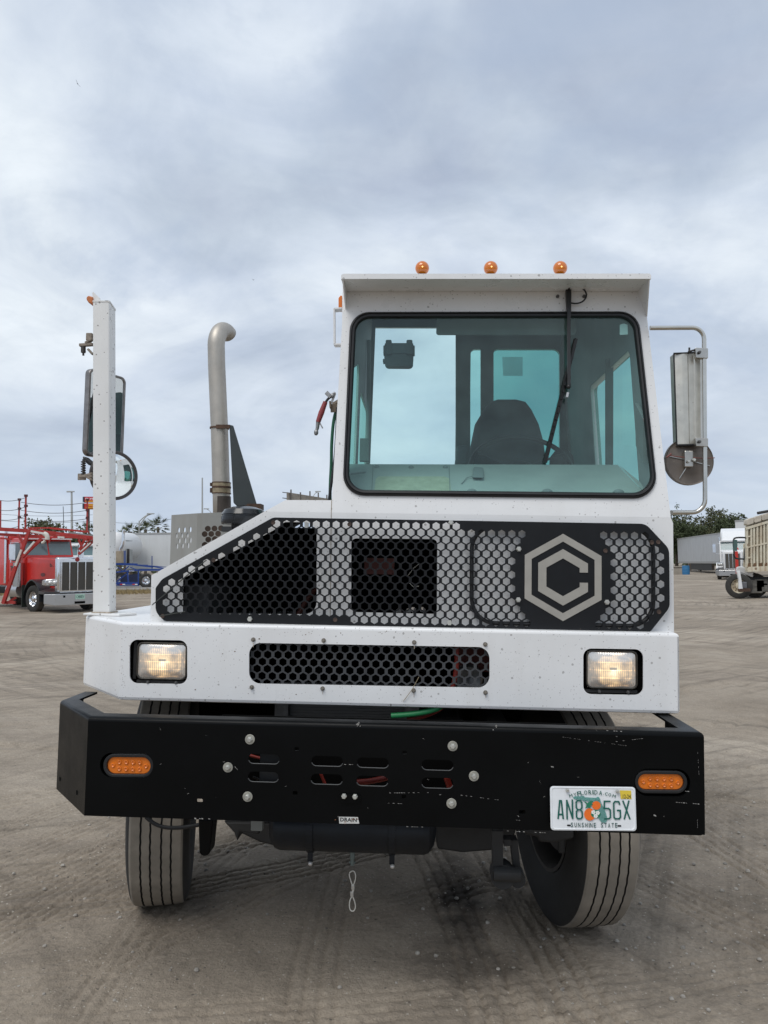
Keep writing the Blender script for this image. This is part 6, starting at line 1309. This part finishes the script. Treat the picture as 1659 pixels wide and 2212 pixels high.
# --- trucks and trailers behind it
tr2, _ = tractor('white cab-over-the-road semi half hidden behind the red car hauler', gpos(163, 50)+Vector((0, 0, 0)), R(18), WHITEB, hood=1.6, sleeper=True, fairing=False, emb=False)
tr3, _ = tractor('silver grey semi seen between the red hauler windshield and the white semi', gpos(120, 53), R(35), mat('silver_blue_paint', (.30, .32, .35), .4), hood=2.0, sleeper=False, emb=False)
def box_trailer(label, p0, p1, ht, depth_dir, paint, zb=1.15, group=None, seams=12, reefer=False, hgt=2.95, wheels='end', skirt=False, name='box_trailer'):
    """side wall from p0 to p1 (ground points)"""
    d = (p1-p0); d.z = 0; L_ = d.length; dn = d.normalized(); n = Vector((-dn.y, dn.x, 0))*depth_dir
    r_ = root(name, label, 'trailer', p0, math.atan2(dn.y, dn.x), group=group)
    s_ = 1 if depth_dir > 0 else -1
    def B(b, nme, m_, par=None, **k): return b.build(nme, m_, par or r_, inv=NOINV, **k)
    b = MB(); b.box(0, L_, min(0, s_*2.55), max(0, s_*2.55), zb, zb+hgt); body = B(b, 'body', paint)
    for k_ in range(1, seams): b = MB(); x = L_*k_/seams; b.box(x-.02, x+.02, -.012*s_ if s_ > 0 else 0, 0 if s_ > 0 else .012, zb+.12, zb+hgt-.12); B(b, 'seam', paint, body)
    for z0, z1 in ((zb-.12, zb+.10), (zb+hgt-.10, zb+hgt+.03)): b = MB(); b.box(-.03, L_+.03, -s_*.03 if s_ > 0 else -2.58, 2.58 if s_ > 0 else .03, z0, z1); B(b, 'rail', mat('rail_grey', (.36, .36, .35), .5, .3), body)
    for x in (L_-.9, L_-2.2) if wheels == 'end' else (.9, 2.2):
        for yy, a in ((.28*s_, -s_), (2.27*s_, s_)): bgwheel(r_, Vector((x, yy, .5)), Vector((0, a, 0)), .5, .5, inv=NOINV)
    xl = 3.0 if wheels == 'end' else L_-3
    for yy in (.5*s_, 2.0*s_): b = MB(); b.box(xl-.08, xl+.08, min(yy, yy+.1), max(yy, yy+.1), .05, zb-.1); b.box(xl-.2, xl+.2, yy-.1, yy+.15, 0, .05); B(b, 'landing_leg', DARK)
    if skirt: b = MB(); b.box(L_*.25, L_*.70, .06*s_ if s_ > 0 else -.1, .1 if s_ > 0 else .06*s_, .3, zb-.12); B(b, 'skirt', DARK)
    return r_
box_trailer('plain white box trailer parked beyond the blue car-hauling trailer', gpos(272, 62), gpos(272, 62)+Vector((14.5, .6, 0)), 0, 1, TRAILW, seams=9)
# semi with tall chrome exhaust standing at the trailer's left end
ts = root('tank_truck', 'white tanker with a bent chrome exhaust at the left end of the white box trailer', 'truck', gpos(258, 59))
def ccw(x, y, d): p = cc(x, y); return W(p[0], p[1], d)
b = MB(); b.lathe([(0, .0001), (.05, .7), (.3, 1.05), (4, 1.1), (4.3, .9), (4.35, .0001)], ccw(30, 440, 58)+Vector((0, -.8, 0)), (0, 1, 0), 28); b.build('tank', WHITEB, ts, smooth=40)
b = MB(); b.tube(smoothp([ccw(x, y, 57) for x, y in ((100, 500), (104, 470), (122, 445), (132, 415), (134, 330), (136, 285), (142, 268), (150, 258))]), .12, 12); b.build('exhaust_pipe', CHROME, ts, smooth=50)
b = MB(); b.tube([ccw(100, 640, 57), ccw(100, 505, 57)], .42, 14); b.build('muffler_can', mat('tan_can', (.40, .33, .24), .5, .3, var=.2, vscale=3), ts, smooth=40)
b = MB(); b.hexa([ccw(60, 660, 57.6), ccw(170, 660, 57.6), ccw(165, 375, 57.6), ccw(60, 380, 57.6)], [v+Vector((0, 1.5, 0)) for v in (ccw(60, 660, 57.6), ccw(170, 660, 57.6), ccw(165, 375, 57.6), ccw(60, 380, 57.6))]); b.build('cabinet', mat('tanker_grey', (.35, .36, .35), .5, var=.2, vscale=2), ts)
b = MB(); b.hexa([ccw(174, 660, 57), ccw(204, 660, 57), ccw(204, 476, 57), ccw(178, 476, 57)], [v+Vector((0, .06, 0)) for v in (ccw(174, 660, 57), ccw(204, 660, 57), ccw(204, 476, 57), ccw(178, 476, 57))]); b.build('mud_flap', mat('flap_brown_black', (.03, .026, .025), .7), ts)
b = MB(); b.bar(ccw(145, 500, 56.8), ccw(145, 660, 56.8), .1); b.bar(ccw(160, 500, 56.8), ccw(160, 660, 56.8), .06); b.build('ladder', mat('blue_grey_rail', (.1, .14, .3), .5), ts)
for s_ in (0, 1.2): bgwheel(ts, gpos(262, 58)+Vector((s_, 0, .5)), Vector((0, -1, 0)), .5, .4)
# blue car-hauling trailer
bt = root('car_trailer', 'blue open car-hauling trailer with a bare alloy wheel, on the road beyond the yard', 'trailer', gpos(300, 53))
def bbars(name, lst, m_=BLUE, par=None):
    for xa, ya, xb, yb, wpx, d in lst: b = MB(); w_ = wpx*.1852/1661*d; b.bar(ccw(xa, ya, d), ccw(xb, yb, d), w_, w_*.9); b.build(name, m_, par or bt)
bbars('deck_rail', [(-60, 648, 300, 655, 16, 53), (200, 655, 480, 690, 18, 53), (470, 680, 640, 712, 16, 53), (-60, 660, 420, 668, 10, 55), (300, 662, 640, 690, 8, 55)])
bbars('side_rail', [(-60, 760, 330, 722, 18, 52.8), (320, 722, 620, 722, 22, 52.8), (-60, 880, 318, 880, 32, 52.6), (-60, 905, 320, 905, 8, 52.4)])
bbars('strut', [(185, 735, 195, 880, 16, 52.8), (312, 720, 312, 890, 14, 52.8), (60, 860, 200, 745, 14, 52.9), (120, 750, 200, 680, 12, 53), (215, 690, 300, 725, 10, 53), (70, 690, 130, 740, 10, 53.4), (470, 560, 470, 730, 9, 52.9)])
b = MB(); q = [ccw(x, y, 54.5) for x, y in ((100, 870), (300, 870), (300, 770), (100, 790))]; b.prism(q, (0, .4, 0)); b.build('belly_box', mat('navy_box', (.012, .02, .06), .6), bt)
for i, x in enumerate((95, 125, 240, 270)):
    b = MB(); q = [ccw(x, y_, 52.2) for x, y_ in ((x, 898), (x+30, 898), (x+30, 886), (x, 886))]; b.prism(q, (0, .02, 0)); b.build('reflector', mat('refl_red', (.5, .02, .02), .4) if i % 2 == 0 else mat('refl_white', (.7, .7, .7), .4), bt)
for x, c_ in ((405, 0), (560, 0)):
    p = ccw(x, 838, 52.9); p.z = gh(p.x, p.y)+.5; bgwheel(bt, p, Vector((0, -1, 0)), .5, .28)
b = MB(); lettering('', 'KING', lambda u, v: ccw(u, v, 52.45), 205, 262, 742, 728, None, None, .01, mb=b); b.build('trailer_lettering', mat('white_letter', (.7, .7, .7), .5), bt)
# --- right side
RT0, RT1 = gpos(1466, 97), gpos(1567, 76)
box_trailer('long grey refrigerated trailer parked in front of the dark trees on the right', Vector((RT1.x, RT1.y, RT1.z)), RT0, 0, -1, TRAILG, seams=18, hgt=2.95, wheels='start', skirt=True)
tractor('white aerodynamic semi with tall roof fairing beside the grey trailer', gpos(1584, 57), R(-27), WHITEB, hood=2.2, sleeper=True, fairing=True, emb=False)
red2 = root('fuel_can_rack', 'red and chrome post behind the white semi at the right', 'stand', gpos(1594, 50)); b = MB(); p = gpos(1594, 50); b.box(p.x-.08, p.x+.08, p.y, p.y+.16, p.z, p.z+2.1); b.build('post', mat('post_red', (.5, .03, .02), .4), red2, bevel=.03)
b = MB(); b.lathe([(0, .17), (.1, .14), (.2, .05)], p+Vector((0, .1, 2.2)), (0, 0, 1), 12, caps=True); b.build('post_top', RED, red2)
box_trailer('tall white trailer standing behind the rusty dump truck', gpos(1593, 67), gpos(1593, 67)+Vector((9, -5.0, 0)), 0, 1, TRAILW, zb=1.3, seams=6, hgt=3.55)
# drum and barrier
dp_ = gpos(1482, 78); b = MB(); b.lathe([(0, .0001), (0, .36), (.3, .37), (.32, .385), (.34, .37), (.6, .37), (.62, .385), (.64, .37), (.93, .36), (.93, .0001)], dp_, (0, 0, 1), 24)
dr = b.build('drum', mat('drum_blue', (.03, .16, .34), .5, var=.1), smooth=30); tag(dr, 'blue plastic drum standing at the rear of the grey trailer', 'drum')
b = MB(); p = gpos(1461, 80); b.box(p.x-.8, p.x+.9, p.y, p.y+.4, p.z, p.z+.75); b.box(p.x-.8, p.x+.9, p.y-.1, p.y+.5, p.z+.75, p.z+.85); br = b.build('block_wall', mat('tan_block', (.36, .32, .27), .8, var=.2, vscale=2), bevel=.02); tag(br, 'low tan block wall left of the blue drum', 'wall')
# dump truck
dt = root('dump_truck', 'cream dump truck with rust-streaked ribbed box at the right edge', 'truck', gpos(1640, 32))
def cr(x, y): return ((2640+x/4.32)/1.8228, (1950+y/4.32)/1.8228)
def crw(x, y, d): p = cr(x, y); return W(p[0], p[1], d)
q = [crw(x, y, 32) for x, y in ((1290, 1285), (2100, 1240), (2100, 150), (1659, 300), (1480, 350), (1300, 430), (1272, 470), (1276, 600))]
b = MB(); b.prism(q, (1.3, 2.4, 0)); bx_ = b.build('box', CREAM, dt)
for x in (1295, 1365, 1412, 1468, 1530, 1585, 1640, 1700, 1760, 1830, 1900):
    y0 = 560-(x-1290)*.30; b = MB(); b.bar(crw(x, 1275, 31.93), crw(x-2, y0, 31.93), .075, .14); b.build('rib', CREAM, bx_)
for xa, ya, xb, yb, w_ in ((1276, 568, 1720, 432, .10), (1290, 1262, 2100, 1225, .20), (1280, 715, 1380, 690, .05), (1282, 890, 1640, 815, .06), (1285, 1070, 1380, 1055, .05)):
    b = MB(); b.bar(crw(xa, ya, 31.88), crw(xb, yb, 31.88), w_, w_); b.build('rail', CREAM, bx_)
TARP = mat('stained_tarp', (.55, .50, .42), .8, var=.3, vscale=2.2, spots=[(1.1, .34, .6, .9)], spotcol=(.05, .04, .035), streak=.5, dustcol=(.1, .08, .06))
for i in range(6):
    x = 1300+i*130; y0 = 520-(x-1290)*.30; b = MB(); q = rr([(0, 0), (130, -39), (130, -150), (18, -105)], 25, 4); b.hexa([crw(x-12+u, y0+v, 31.8) for u, v in q], [crw(x-12+u, y0+v, 31.8)+Vector((.1, .5, 0)) for u, v in q]); b.build('tarp_fold', TARP, bx_, bevel=.02)
b = MB(); b.tube([crw(1480, 305, 32.5), crw(2000, 210, 32.5)], .06, 8); b.build('tarp_bar', DARK, bx_)
for x in (1340, 1435, 1535, 1625): b = MB(); q = [crw(u, v, 31.85) for u, v in ((x-28, 1225), (x+26, 1222), (x+24, 1145), (x-18, 1160))]; b.prism(q, (0, .1, 0)); b.build('gusset', mat('rust_brown', (.15, .085, .045), .8, var=.4, vscale=8), bx_)
b = MB(); q = [crw(x, y, 32.2) for x, y in ((1110, 1290), (1400, 1400), (1400, 1290), (1290, 1225), (1120, 1215))]; b.prism(q, (.95, 1.8, 0)); b.build('hood', WHITEB, dt, bevel=.05)
b = MB(); q = [crw(x, y, 32.4) for x, y in ((1235, 1280), (1292, 1280), (1285, 820), (1235, 820))]; b.prism(q, (.95, 1.8, 0)); b.build('cab', CREAM, dt, bevel=.04)
b = MB(); q = [crw(x, y, 32.3) for x, y in ((1248, 1100), (1278, 1120), (1275, 900), (1262, 900))]; b.prism(q, (0, .05, 0)); b.build('cab_window', DGLASS, dt)
b = MB(); b.tube(smoothp([crw(x, y, 31.9) for x, y in ((1278, 722), (1180, 718), (1100, 725), (1070, 750), (1072, 840), (1080, 960), (1085, 1050), (1120, 1080), (1250, 1085))], 2), .035, 8); ma = b.build('mirror_arm', DARK, dt, smooth=50)
b = MB(); q = rr([(1064, 945), (1138, 950), (1138, 758), (1072, 755)], 18); b.hexa([crw(x, y, 31.85) for x, y in q], [crw(x, y, 32.0) for x, y in q]); b.build('mirror_glass', mat('teal_mirror', (.06, .11, .10), .15), ma)
pw = crw(1165, 1560, 32.0); pw.z = gh(pw.x, pw.y)+.52; ax_ = Vector((-.42, -.90, 0))
bgwheel(dt, pw, ax_, .52, .3, CREAM); bgwheel(dt, pw+Vector((1.0, .75, 0)), ax_, .52, .4, DARK); 
for x in (3.4, 4.6): bgwheel(dt, pw+Vector((x, .3, 0)), Vector((0, -1, 0)), .52, .5, CREAM)
b = MB(); q = [crw(x, y, 31.45) for x, y in ((1130, 1285), (1185, 1285), (1205, 1400), (1235, 1600), (1175, 1600), (1172, 1450), (1150, 1350))]; b.prism(q, (0, .12, 0)); b.build('fender_strut', WHITEB, dt, bevel=.02)
b = MB(); b.bar(crw(1170, 1618, 31.4), crw(1340, 1610, 31.6), .12); b.build('step', RUST, dt)
b = MB(); b.box(*sorted((crw(1300, 1400, 32.4).x, crw(2100, 1400, 32.4).x)), 32.4, 33.6, crw(1300, 1640, 32.4).z, crw(1300, 1400, 32.4).z); b.build('frame', DARK, dt)
b = MB(); b.box(*sorted((crw(1215, 1400, 31.7).x, crw(1300, 1400, 31.7).x)), 31.7, 32.3, crw(1300, 1580, 32).z, crw(1300, 1470, 32).z); b.build('battery_box', mat('box_grey', (.13, .13, .14), .5), dt, bevel=.03)
for i, (x, y, s_) in enumerate(((1480, 1500, .3), (1455, 1600, .28), (1600, 1560, .35), (1560, 1480, .25))):
    b = MB(); p = crw(x, y, 32.2); b.box(p.x-s_, p.x+s_, p.y, p.y+.2, p.z-s_*.6, p.z+s_*.5); b.build('air_valve', mat('valve_tan', (.16, .15, .13), .7, var=.4, vscale=6), dt, bevel=.03)

# --- trees
def leaf_cloud(b, c_, rx, ry, rz2, n, s0, gaps=None):
    for i in range(n):
        v = rng.normal(0, 1, 3); v /= np.linalg.norm(v)+1e-6; rad = rng.random()**.45
        p = Vector((c_[0]+v[0]*rx*rad, c_[1]+v[1]*ry*rad, c_[2]+v[2]*rz2*rad)); s = s0*rng.uniform(.5, 1.4)
        a = Vector(rng.normal(0, 1, 3)).normalized(); t = a.cross(Vector(rng.normal(0, 1, 3))).normalized()
        b.add([p-a*s, p+t*s*.6, p+a*s, p-t*s*.6], [(0, 1, 2, 3)])
def tree(label, base, ht, wd, m_=None, n=2600, s0=.17, lobes=9, group=None, spiky=0., name='tree', trunk=True):
    r_ = root(name, label, 'tree', base, group=group); m_ = m_ or LEAF
    b = MB(); tr = ht*.4
    b.tube([(0, 0, -.1), (.1, 0, tr*.5), (0, .1, tr), (rng.normal(0, .3), 0, ht*.7)], .2, 8, rs=[.26, .2, .15, .05])
    lobs = []
    for k_ in range(lobes):
        a = rng.uniform(0, 6.28); rr_ = rng.uniform(.15, .85)*wd/2; z = ht*rng.uniform(.42, .86); c_ = (rr_*math.cos(a), rr_*math.sin(a)*.7, z-.15*ht*(rr_/(wd/2))**2); lobs.append(c_)
        b.tube([(0, 0, tr*.8), (c_[0]*.5, c_[1]*.5, (tr+c_[2])/2), c_], .06, 5, rs=[.10, .06, .02])
    b.build('trunk', BARK, r_, inv=NOINV)
    b = MB()
    for c_ in lobs:
        q = ht*rng.uniform(.11, .19); leaf_cloud(b, c_, q*1.35, q*1.2, q, int(n/lobes*.8), s0)
        for j in range(5): v = rng.normal(0, 1, 3); v /= np.linalg.norm(v); leaf_cloud(b, (c_[0]+v[0]*q*1.3, c_[1]+v[1]*q, c_[2]+abs(v[2])*q*(.9+spiky)), q*.35, q*.35, q*.42, int(n/lobes*.06), s0)
    b.build('crown', m_, r_, inv=NOINV); return r_
tree('spreading grey-green tree above the red hauler rack, left of the lamp mast', gpos(93, 68), 6.1, 4.6, LEAF2, 3000, .13, 11, 'trees beyond the yard', .3)
tree('smaller thin-topped tree right of the spreading tree, behind the red rack', gpos(146, 72), 5.4, 3.8, LEAF2, 1700, .13, 8, 'trees beyond the yard', .5)
tree('dark low tree filling the gap under the red rack', gpos(120, 66), 4.0, 5.5, LEAF, 2600, .15, 9, 'trees beyond the yard')
tree('dark low tree behind the white semi on the left', gpos(175, 66), 4.2, 5.5, LEAF, 2600, .15, 9, 'trees beyond the yard')
tree('small bush-like tree at the far left edge behind the hauler', gpos(20, 70), 4.6, 6, LEAF, 2200, .15, 9, 'trees beyond the yard')
tree('low rounded tree just right of the corner post', gpos(258, 92), 5.9, 3.8, LEAF, 1700, .18, 7, 'trees beyond the yard')
RTREES = [(1462, 104, 8.3, 3.8, 'narrow dark tree hugging the cab edge on the right'), (1490, 100, 6.4, 5, 'low dark tree in the dip left of the tallest trees'), (1512, 102, 7.6, 4.6, 'second tallest dark tree left of the peak'), (1540, 106, 9.1, 5.4, 'tallest dark tree above the grey trailer'), (1574, 102, 8.2, 4.8, 'dark tree at the right end above the white semi'), (1600, 104, 6.8, 4.4, 'lower dark tree behind the white trailer'), (1640, 104, 6.5, 6, 'dark tree behind the dump truck box'), (1445, 100, 7.5, 5, 'dark tree hidden mostly by the cab')]
for px, d, h, w_, lb in RTREES: tree(lb, gpos(px, d), h, w_, LEAF if px % 4 else LEAF2, 5200, .135, 13, 'dark trees on the right', .35)
def palm(label, base, ht, fr=1.5):
    r_ = root('palm_tree', label, 'palm tree', base, group='palms beyond the road')
    b = MB(); b.tube([(0, 0, -.1), (.05, 0, ht*.5), (0, 0, ht-.4)], .17, 8, rs=[.2, .16, .17]); b.build('trunk', BARK, r_, inv=NOINV)
    b = MB()
    for k_ in range(46):
        a = rng.uniform(0, 6.28); el = rng.uniform(-.7, 1.4); L_ = fr*rng.uniform(.65, 1.0); d = Vector((math.cos(a)*math.cos(el), math.sin(a)*math.cos(el), math.sin(el))); c_ = Vector((0, 0, ht-.35)); tip = c_+d*L_*.62
        s_ = d.cross(Vector((0, 0, 1))).normalized(); u_ = s_.cross(d)
        for j in range(11):
            t = (j-5)/5*1.25; e = tip+(d*math.cos(t)+s_*math.sin(t)*.95)*L_*.42-Vector((0, 0, .12*abs(t)*L_)); w2 = u_*.0+s_*.035+Vector((0, 0, .02)); b.add([tip-d*.12-w2, tip-d*.12+w2, e], [(0, 1, 2)])
    b.build('crown', PALM, r_, inv=NOINV)
for px, d, h, fr, lb in ((282, 95, 6.2, 1.5, 'leftmost low palm above the white trailer roof'), (300, 99, 6.0, 1.4, 'low palm under the street lamp'), (314, 96, 6.4, 1.6, 'middle palm right of the street lamp'), (341, 93, 6.6, 1.8, 'round full palm, rightmost beyond the white trailer'), (192, 78, 5.3, 1.5, 'pale palm beside the corner post under the roadside signs'), (269, 97, 5.9, 1.3, 'small palm between the corner post and the leftmost palm')):
    palm(lb, gpos(px, d), h, fr)
tree('tiny treetop at the guard box edge', gpos(371, 110), 6.6, 2.4, LEAF2, 700, .16, 5, 'trees beyond the yard')
# far tree line as one mass
b = MB()
for i in range(15000):
    a = rng.uniform(-1.15, 1.15); d = rng.uniform(170, 230); x, y = d*math.sin(a), d*math.cos(a); hmax = 5+4*hashn(np.array([a*22]), np.array([1.]), 9)[0]+3*hashn(np.array([a*70]), np.array([3.]), 9)[0]
    z = .2+rng.random()**.7*hmax; s = rng.uniform(.5, 1.1); v = Vector(rng.normal(0, 1, 3)).normalized(); t = v.cross(Vector(rng.normal(0, 1, 3))).normalized(); p = Vector((x, y, z)); b.add([p-v*s, p+t*s, p+v*s, p-t*s], [(0, 1, 2, 3)])
tl_ = b.build('far_treeline', LEAF); tl_['kind'] = 'stuff'; tag(tl_, 'low far line of trees along the horizon', 'trees')
# --- masts, lamps, wires, signs
def pole(name, label, cat, px, d, y_top, w_, arm=None, m_=None, lamp=None, lean=0.):
    base = gpos(px, d); r_ = root(name, label, cat, base); top = W(px+lean, y_top, d); b = MB()
    b.tube([base, lerp(base, top, .5), top], w_, 8, rs=[w_, w_*.85, w_*.6]); b.build('mast', m_ or GALV, r_, smooth=50)
    if arm:
        b = MB()
        for pts in arm: b.tube(smoothp([W(x, y, d) for x, y in pts], 2), w_*.5, 6)
        b.build('arm', m_ or GALV, r_, smooth=50)
    if lamp: b = MB(); p = W(*lamp, d); b.hexa([p+Vector((-.4, -.15, -.05)), p+Vector((.4, -.15, -.02)), p+Vector((.4, -.15, .08)), p+Vector((-.4, -.15, .1))], [p+Vector((-.4, .15, -.05)), p+Vector((.4, .15, -.02)), p+Vector((.4, .15, .08)), p+Vector((-.4, .15, .1))]); b.build('lamp_head', GALV, r_)
    return r_
pole('lamp_mast', 'tall pale lamp mast rising behind the red hauler', 'lamp post', 156.5, 85, 1062, .17, lamp=(152.5, 1062.5), lean=-1.8)
pole('whip_antenna', 'thin dark whip aerial left of the tall lamp mast', 'antenna', 142, 45, 1094, .03, m_=DARK, lean=-5.5)
pole('utility_pole', 'thin pale pole between the guard box and the exhaust', 'pole', 437, 60, 1032, .09)
pole('street_lamp', 'street lamp with a long curved arm above the palms', 'street lamp', 300.7, 88, 1125, .12, arm=[[(300.7, 1137), (306, 1128), (316, 1114), (327, 1110.5)], [(300.7, 1127), (308, 1119), (318, 1112)]], lamp=(325.5, 1110.3))
pole('street_lamp', 'tiny street lamp seen just above the guard box', 'street lamp', 458, 120, 1110, .1, arm=[[(458, 1112), (453, 1103), (446, 1099.5)]], lamp=(446, 1099.5))
pole('street_lamp', 'street lamp over the back of the billboard', 'street lamp', 674.5, 110, 1076, .1, arm=[[(674.5, 1076), (680, 1066), (687, 1062)]], lamp=(687, 1062.2))
sg = root('road_sign', 'tall roadside pylon with two stacked red and yellow signs beside the corner post', 'sign', gpos(200, 300))
def sgq(x0, x1, y0, y1, d=300, th=2.2): q = [W(x0, y1, d), W(x1, y1+.4, d), W(x1, y0+.4, d), W(x0, y0, d)]; return q
for (x0, x1, y0, y1, txt, col, cold) in ((178.5, 226, 1072.8, 1084.6, 'FLYING J', (.50, .03, .05), (.012, .016, .03)), (178, 222, 1087.5, 1099.5, "Denny's", (.50, .03, .03), (.012, .016, .03))):
    b = MB(); b.prism(sgq(x0+3, x1, y0, y1), (0, 2.4, 0)); pn = b.build('sign_panel', mat('sign_red_%s' % txt[0], col, .4), sg)
    b = MB(); q = [W(x0, y1-.3, 300.5), W(x0+3.4, y1, 299.8), W(x0+3.4, y0, 299.8), W(x0, y0+.3, 300.5)]; b.prism(q, (0, 2, 0)); b.build('sign_end', mat('sign_navy', cold, .4), pn)
    if txt[0] == 'D':
        b = MB(); q = rr([(x0+7, y1-1.5), (x1-3, y1-1.5), (x1-3, y0+2), (x0+9, y0+2)], 2); b.add([W(x, y, 299.6) for x, y in q], [tuple(range(len(q)))]); b.build('sign_face', mat('sign_yellow', (.75, .42, .03), .4), pn)
        b = MB(); lettering('', txt, lambda u, v: W(u, v, 299.4), x0+8, x1-6, y1-2.6, y0+2.8, None, None, .02, mb=b); b.build('sign_lettering', mat('sign_letter_red', (.45, .02, .02), .5), pn)
    else:
        b = MB(); lettering('', txt, lambda u, v: W(u, v, 299.4), x0+6, x1-5, y1-4.2, y0+2.8, None, None, .03, mb=b); b.build('sign_lettering', mat('sign_letter_white', (.8, .8, .8), .5), pn)
        b = MB(); b.add([W(x, y, 299.4) for x, y in ((x0+6, y1-1), (x1-2, y1-1), (x1-2, y1-3.2), (x0+6, y1-3))], [(0, 1, 2, 3)]); b.build('sign_stripe', mat('sign_yellow', (.75, .42, .03), .4), pn)
b = MB(); b.bar(gpos(192, 301), W(192, 1099, 301), .5); b.build('pylon', mat('pylon_dark', (.05, .03, .035), .6), sg)
# billboard seen from behind
bb = root('billboard', 'long weathered billboard back with upright posts rising over the hood', 'billboard', gpos(665, 80))
A_, B_ = W(619, 1063, 80), W(745, 1083, 95); zb_ = .95
for k_ in range(5):
    b = MB(); z0 = k_*.19; b.prism([A_+Vector((0, 0, -z0-.18)), B_+Vector((0, 0, -z0-.18+.0)), B_+Vector((0, 0, -z0)), A_+Vector((0, 0, -z0))], (0, .1, 0)); b.build('board', WOODG, bb)
for px, yt in ((628.5, 1057.5), (649, 1063.5), (669.5, 1061), (687.5, 1064), (706, 1069)):
    t = (px-619)/126; d = lerp(79.6, 94.6, t); b = MB(); top = W(px, yt, d); b.bar(top, Vector((top.x, top.y, top.z-2.1)), .14); b.build('upright', mat('upright_grey', (.12, .11, .10), .7), bb)
for zz_ in (.02, .62): b = MB(); b.bar(A_+Vector((-.4, -.12, -zz_)), B_+Vector((0, -.12, -zz_)), .07); b.build('catwalk_rail', mat('upright_grey', (.12, .11, .10), .7), bb)
for t in (.3, .8): p = lerp(A_, B_, t); b = MB(); b.tube([Vector((p.x, p.y+.2, 0)), p-Vector((0, -.2, .5))], .25, 10); b.build('support_column', GALV, bb)
for i, (a, c_, d, lb) in enumerate((((-30, 1108), (200, 1112), 90, 'upper power line crossing behind the red rack'), ((250, 1129), (371, 1121), 92, 'power line running right of the corner post'), ((-30, 1122), (200, 1126), 90, 'lower power line behind the red rack'))):
    o_ = cable('power_line', W(*a, d), W(*c_, d), .25, .02); tag(o_, lb, 'power line')
# --- birds
for px, py, d, s_, lb, rzz in ((167.5, 181, 60, .17, 'small dark bird gliding high in the left of the sky', .6), (547, 604.5, 90, .16, 'tiny bird far off in mid sky', -.2)):
    p = W(px, py, d); b = MB()
    for sg_ in (-1, 1): b.hexa([(0, -.12, 0), (0, .1, 0), (sg_*1.3, .16, .35), (sg_*1.3, .05, .35)], [(0, -.12, .03), (0, .1, .03), (sg_*1.3, .16, .37), (sg_*1.3, .05, .37)])
    b.lathe([(-.5, .01), (-.35, .09), (0, .13), (.3, .09), (.5, .03)], (0, 0, 0), (0, 1, 0), 8, caps=True)
    o_ = b.build('bird', mat('bird_dark', (.05, .05, .055), .8)); o_.scale = (s_*1.3,)*3; o_.location = p; o_.rotation_euler = (.5, rzz, 1.2); tag(o_, lb, 'bird')
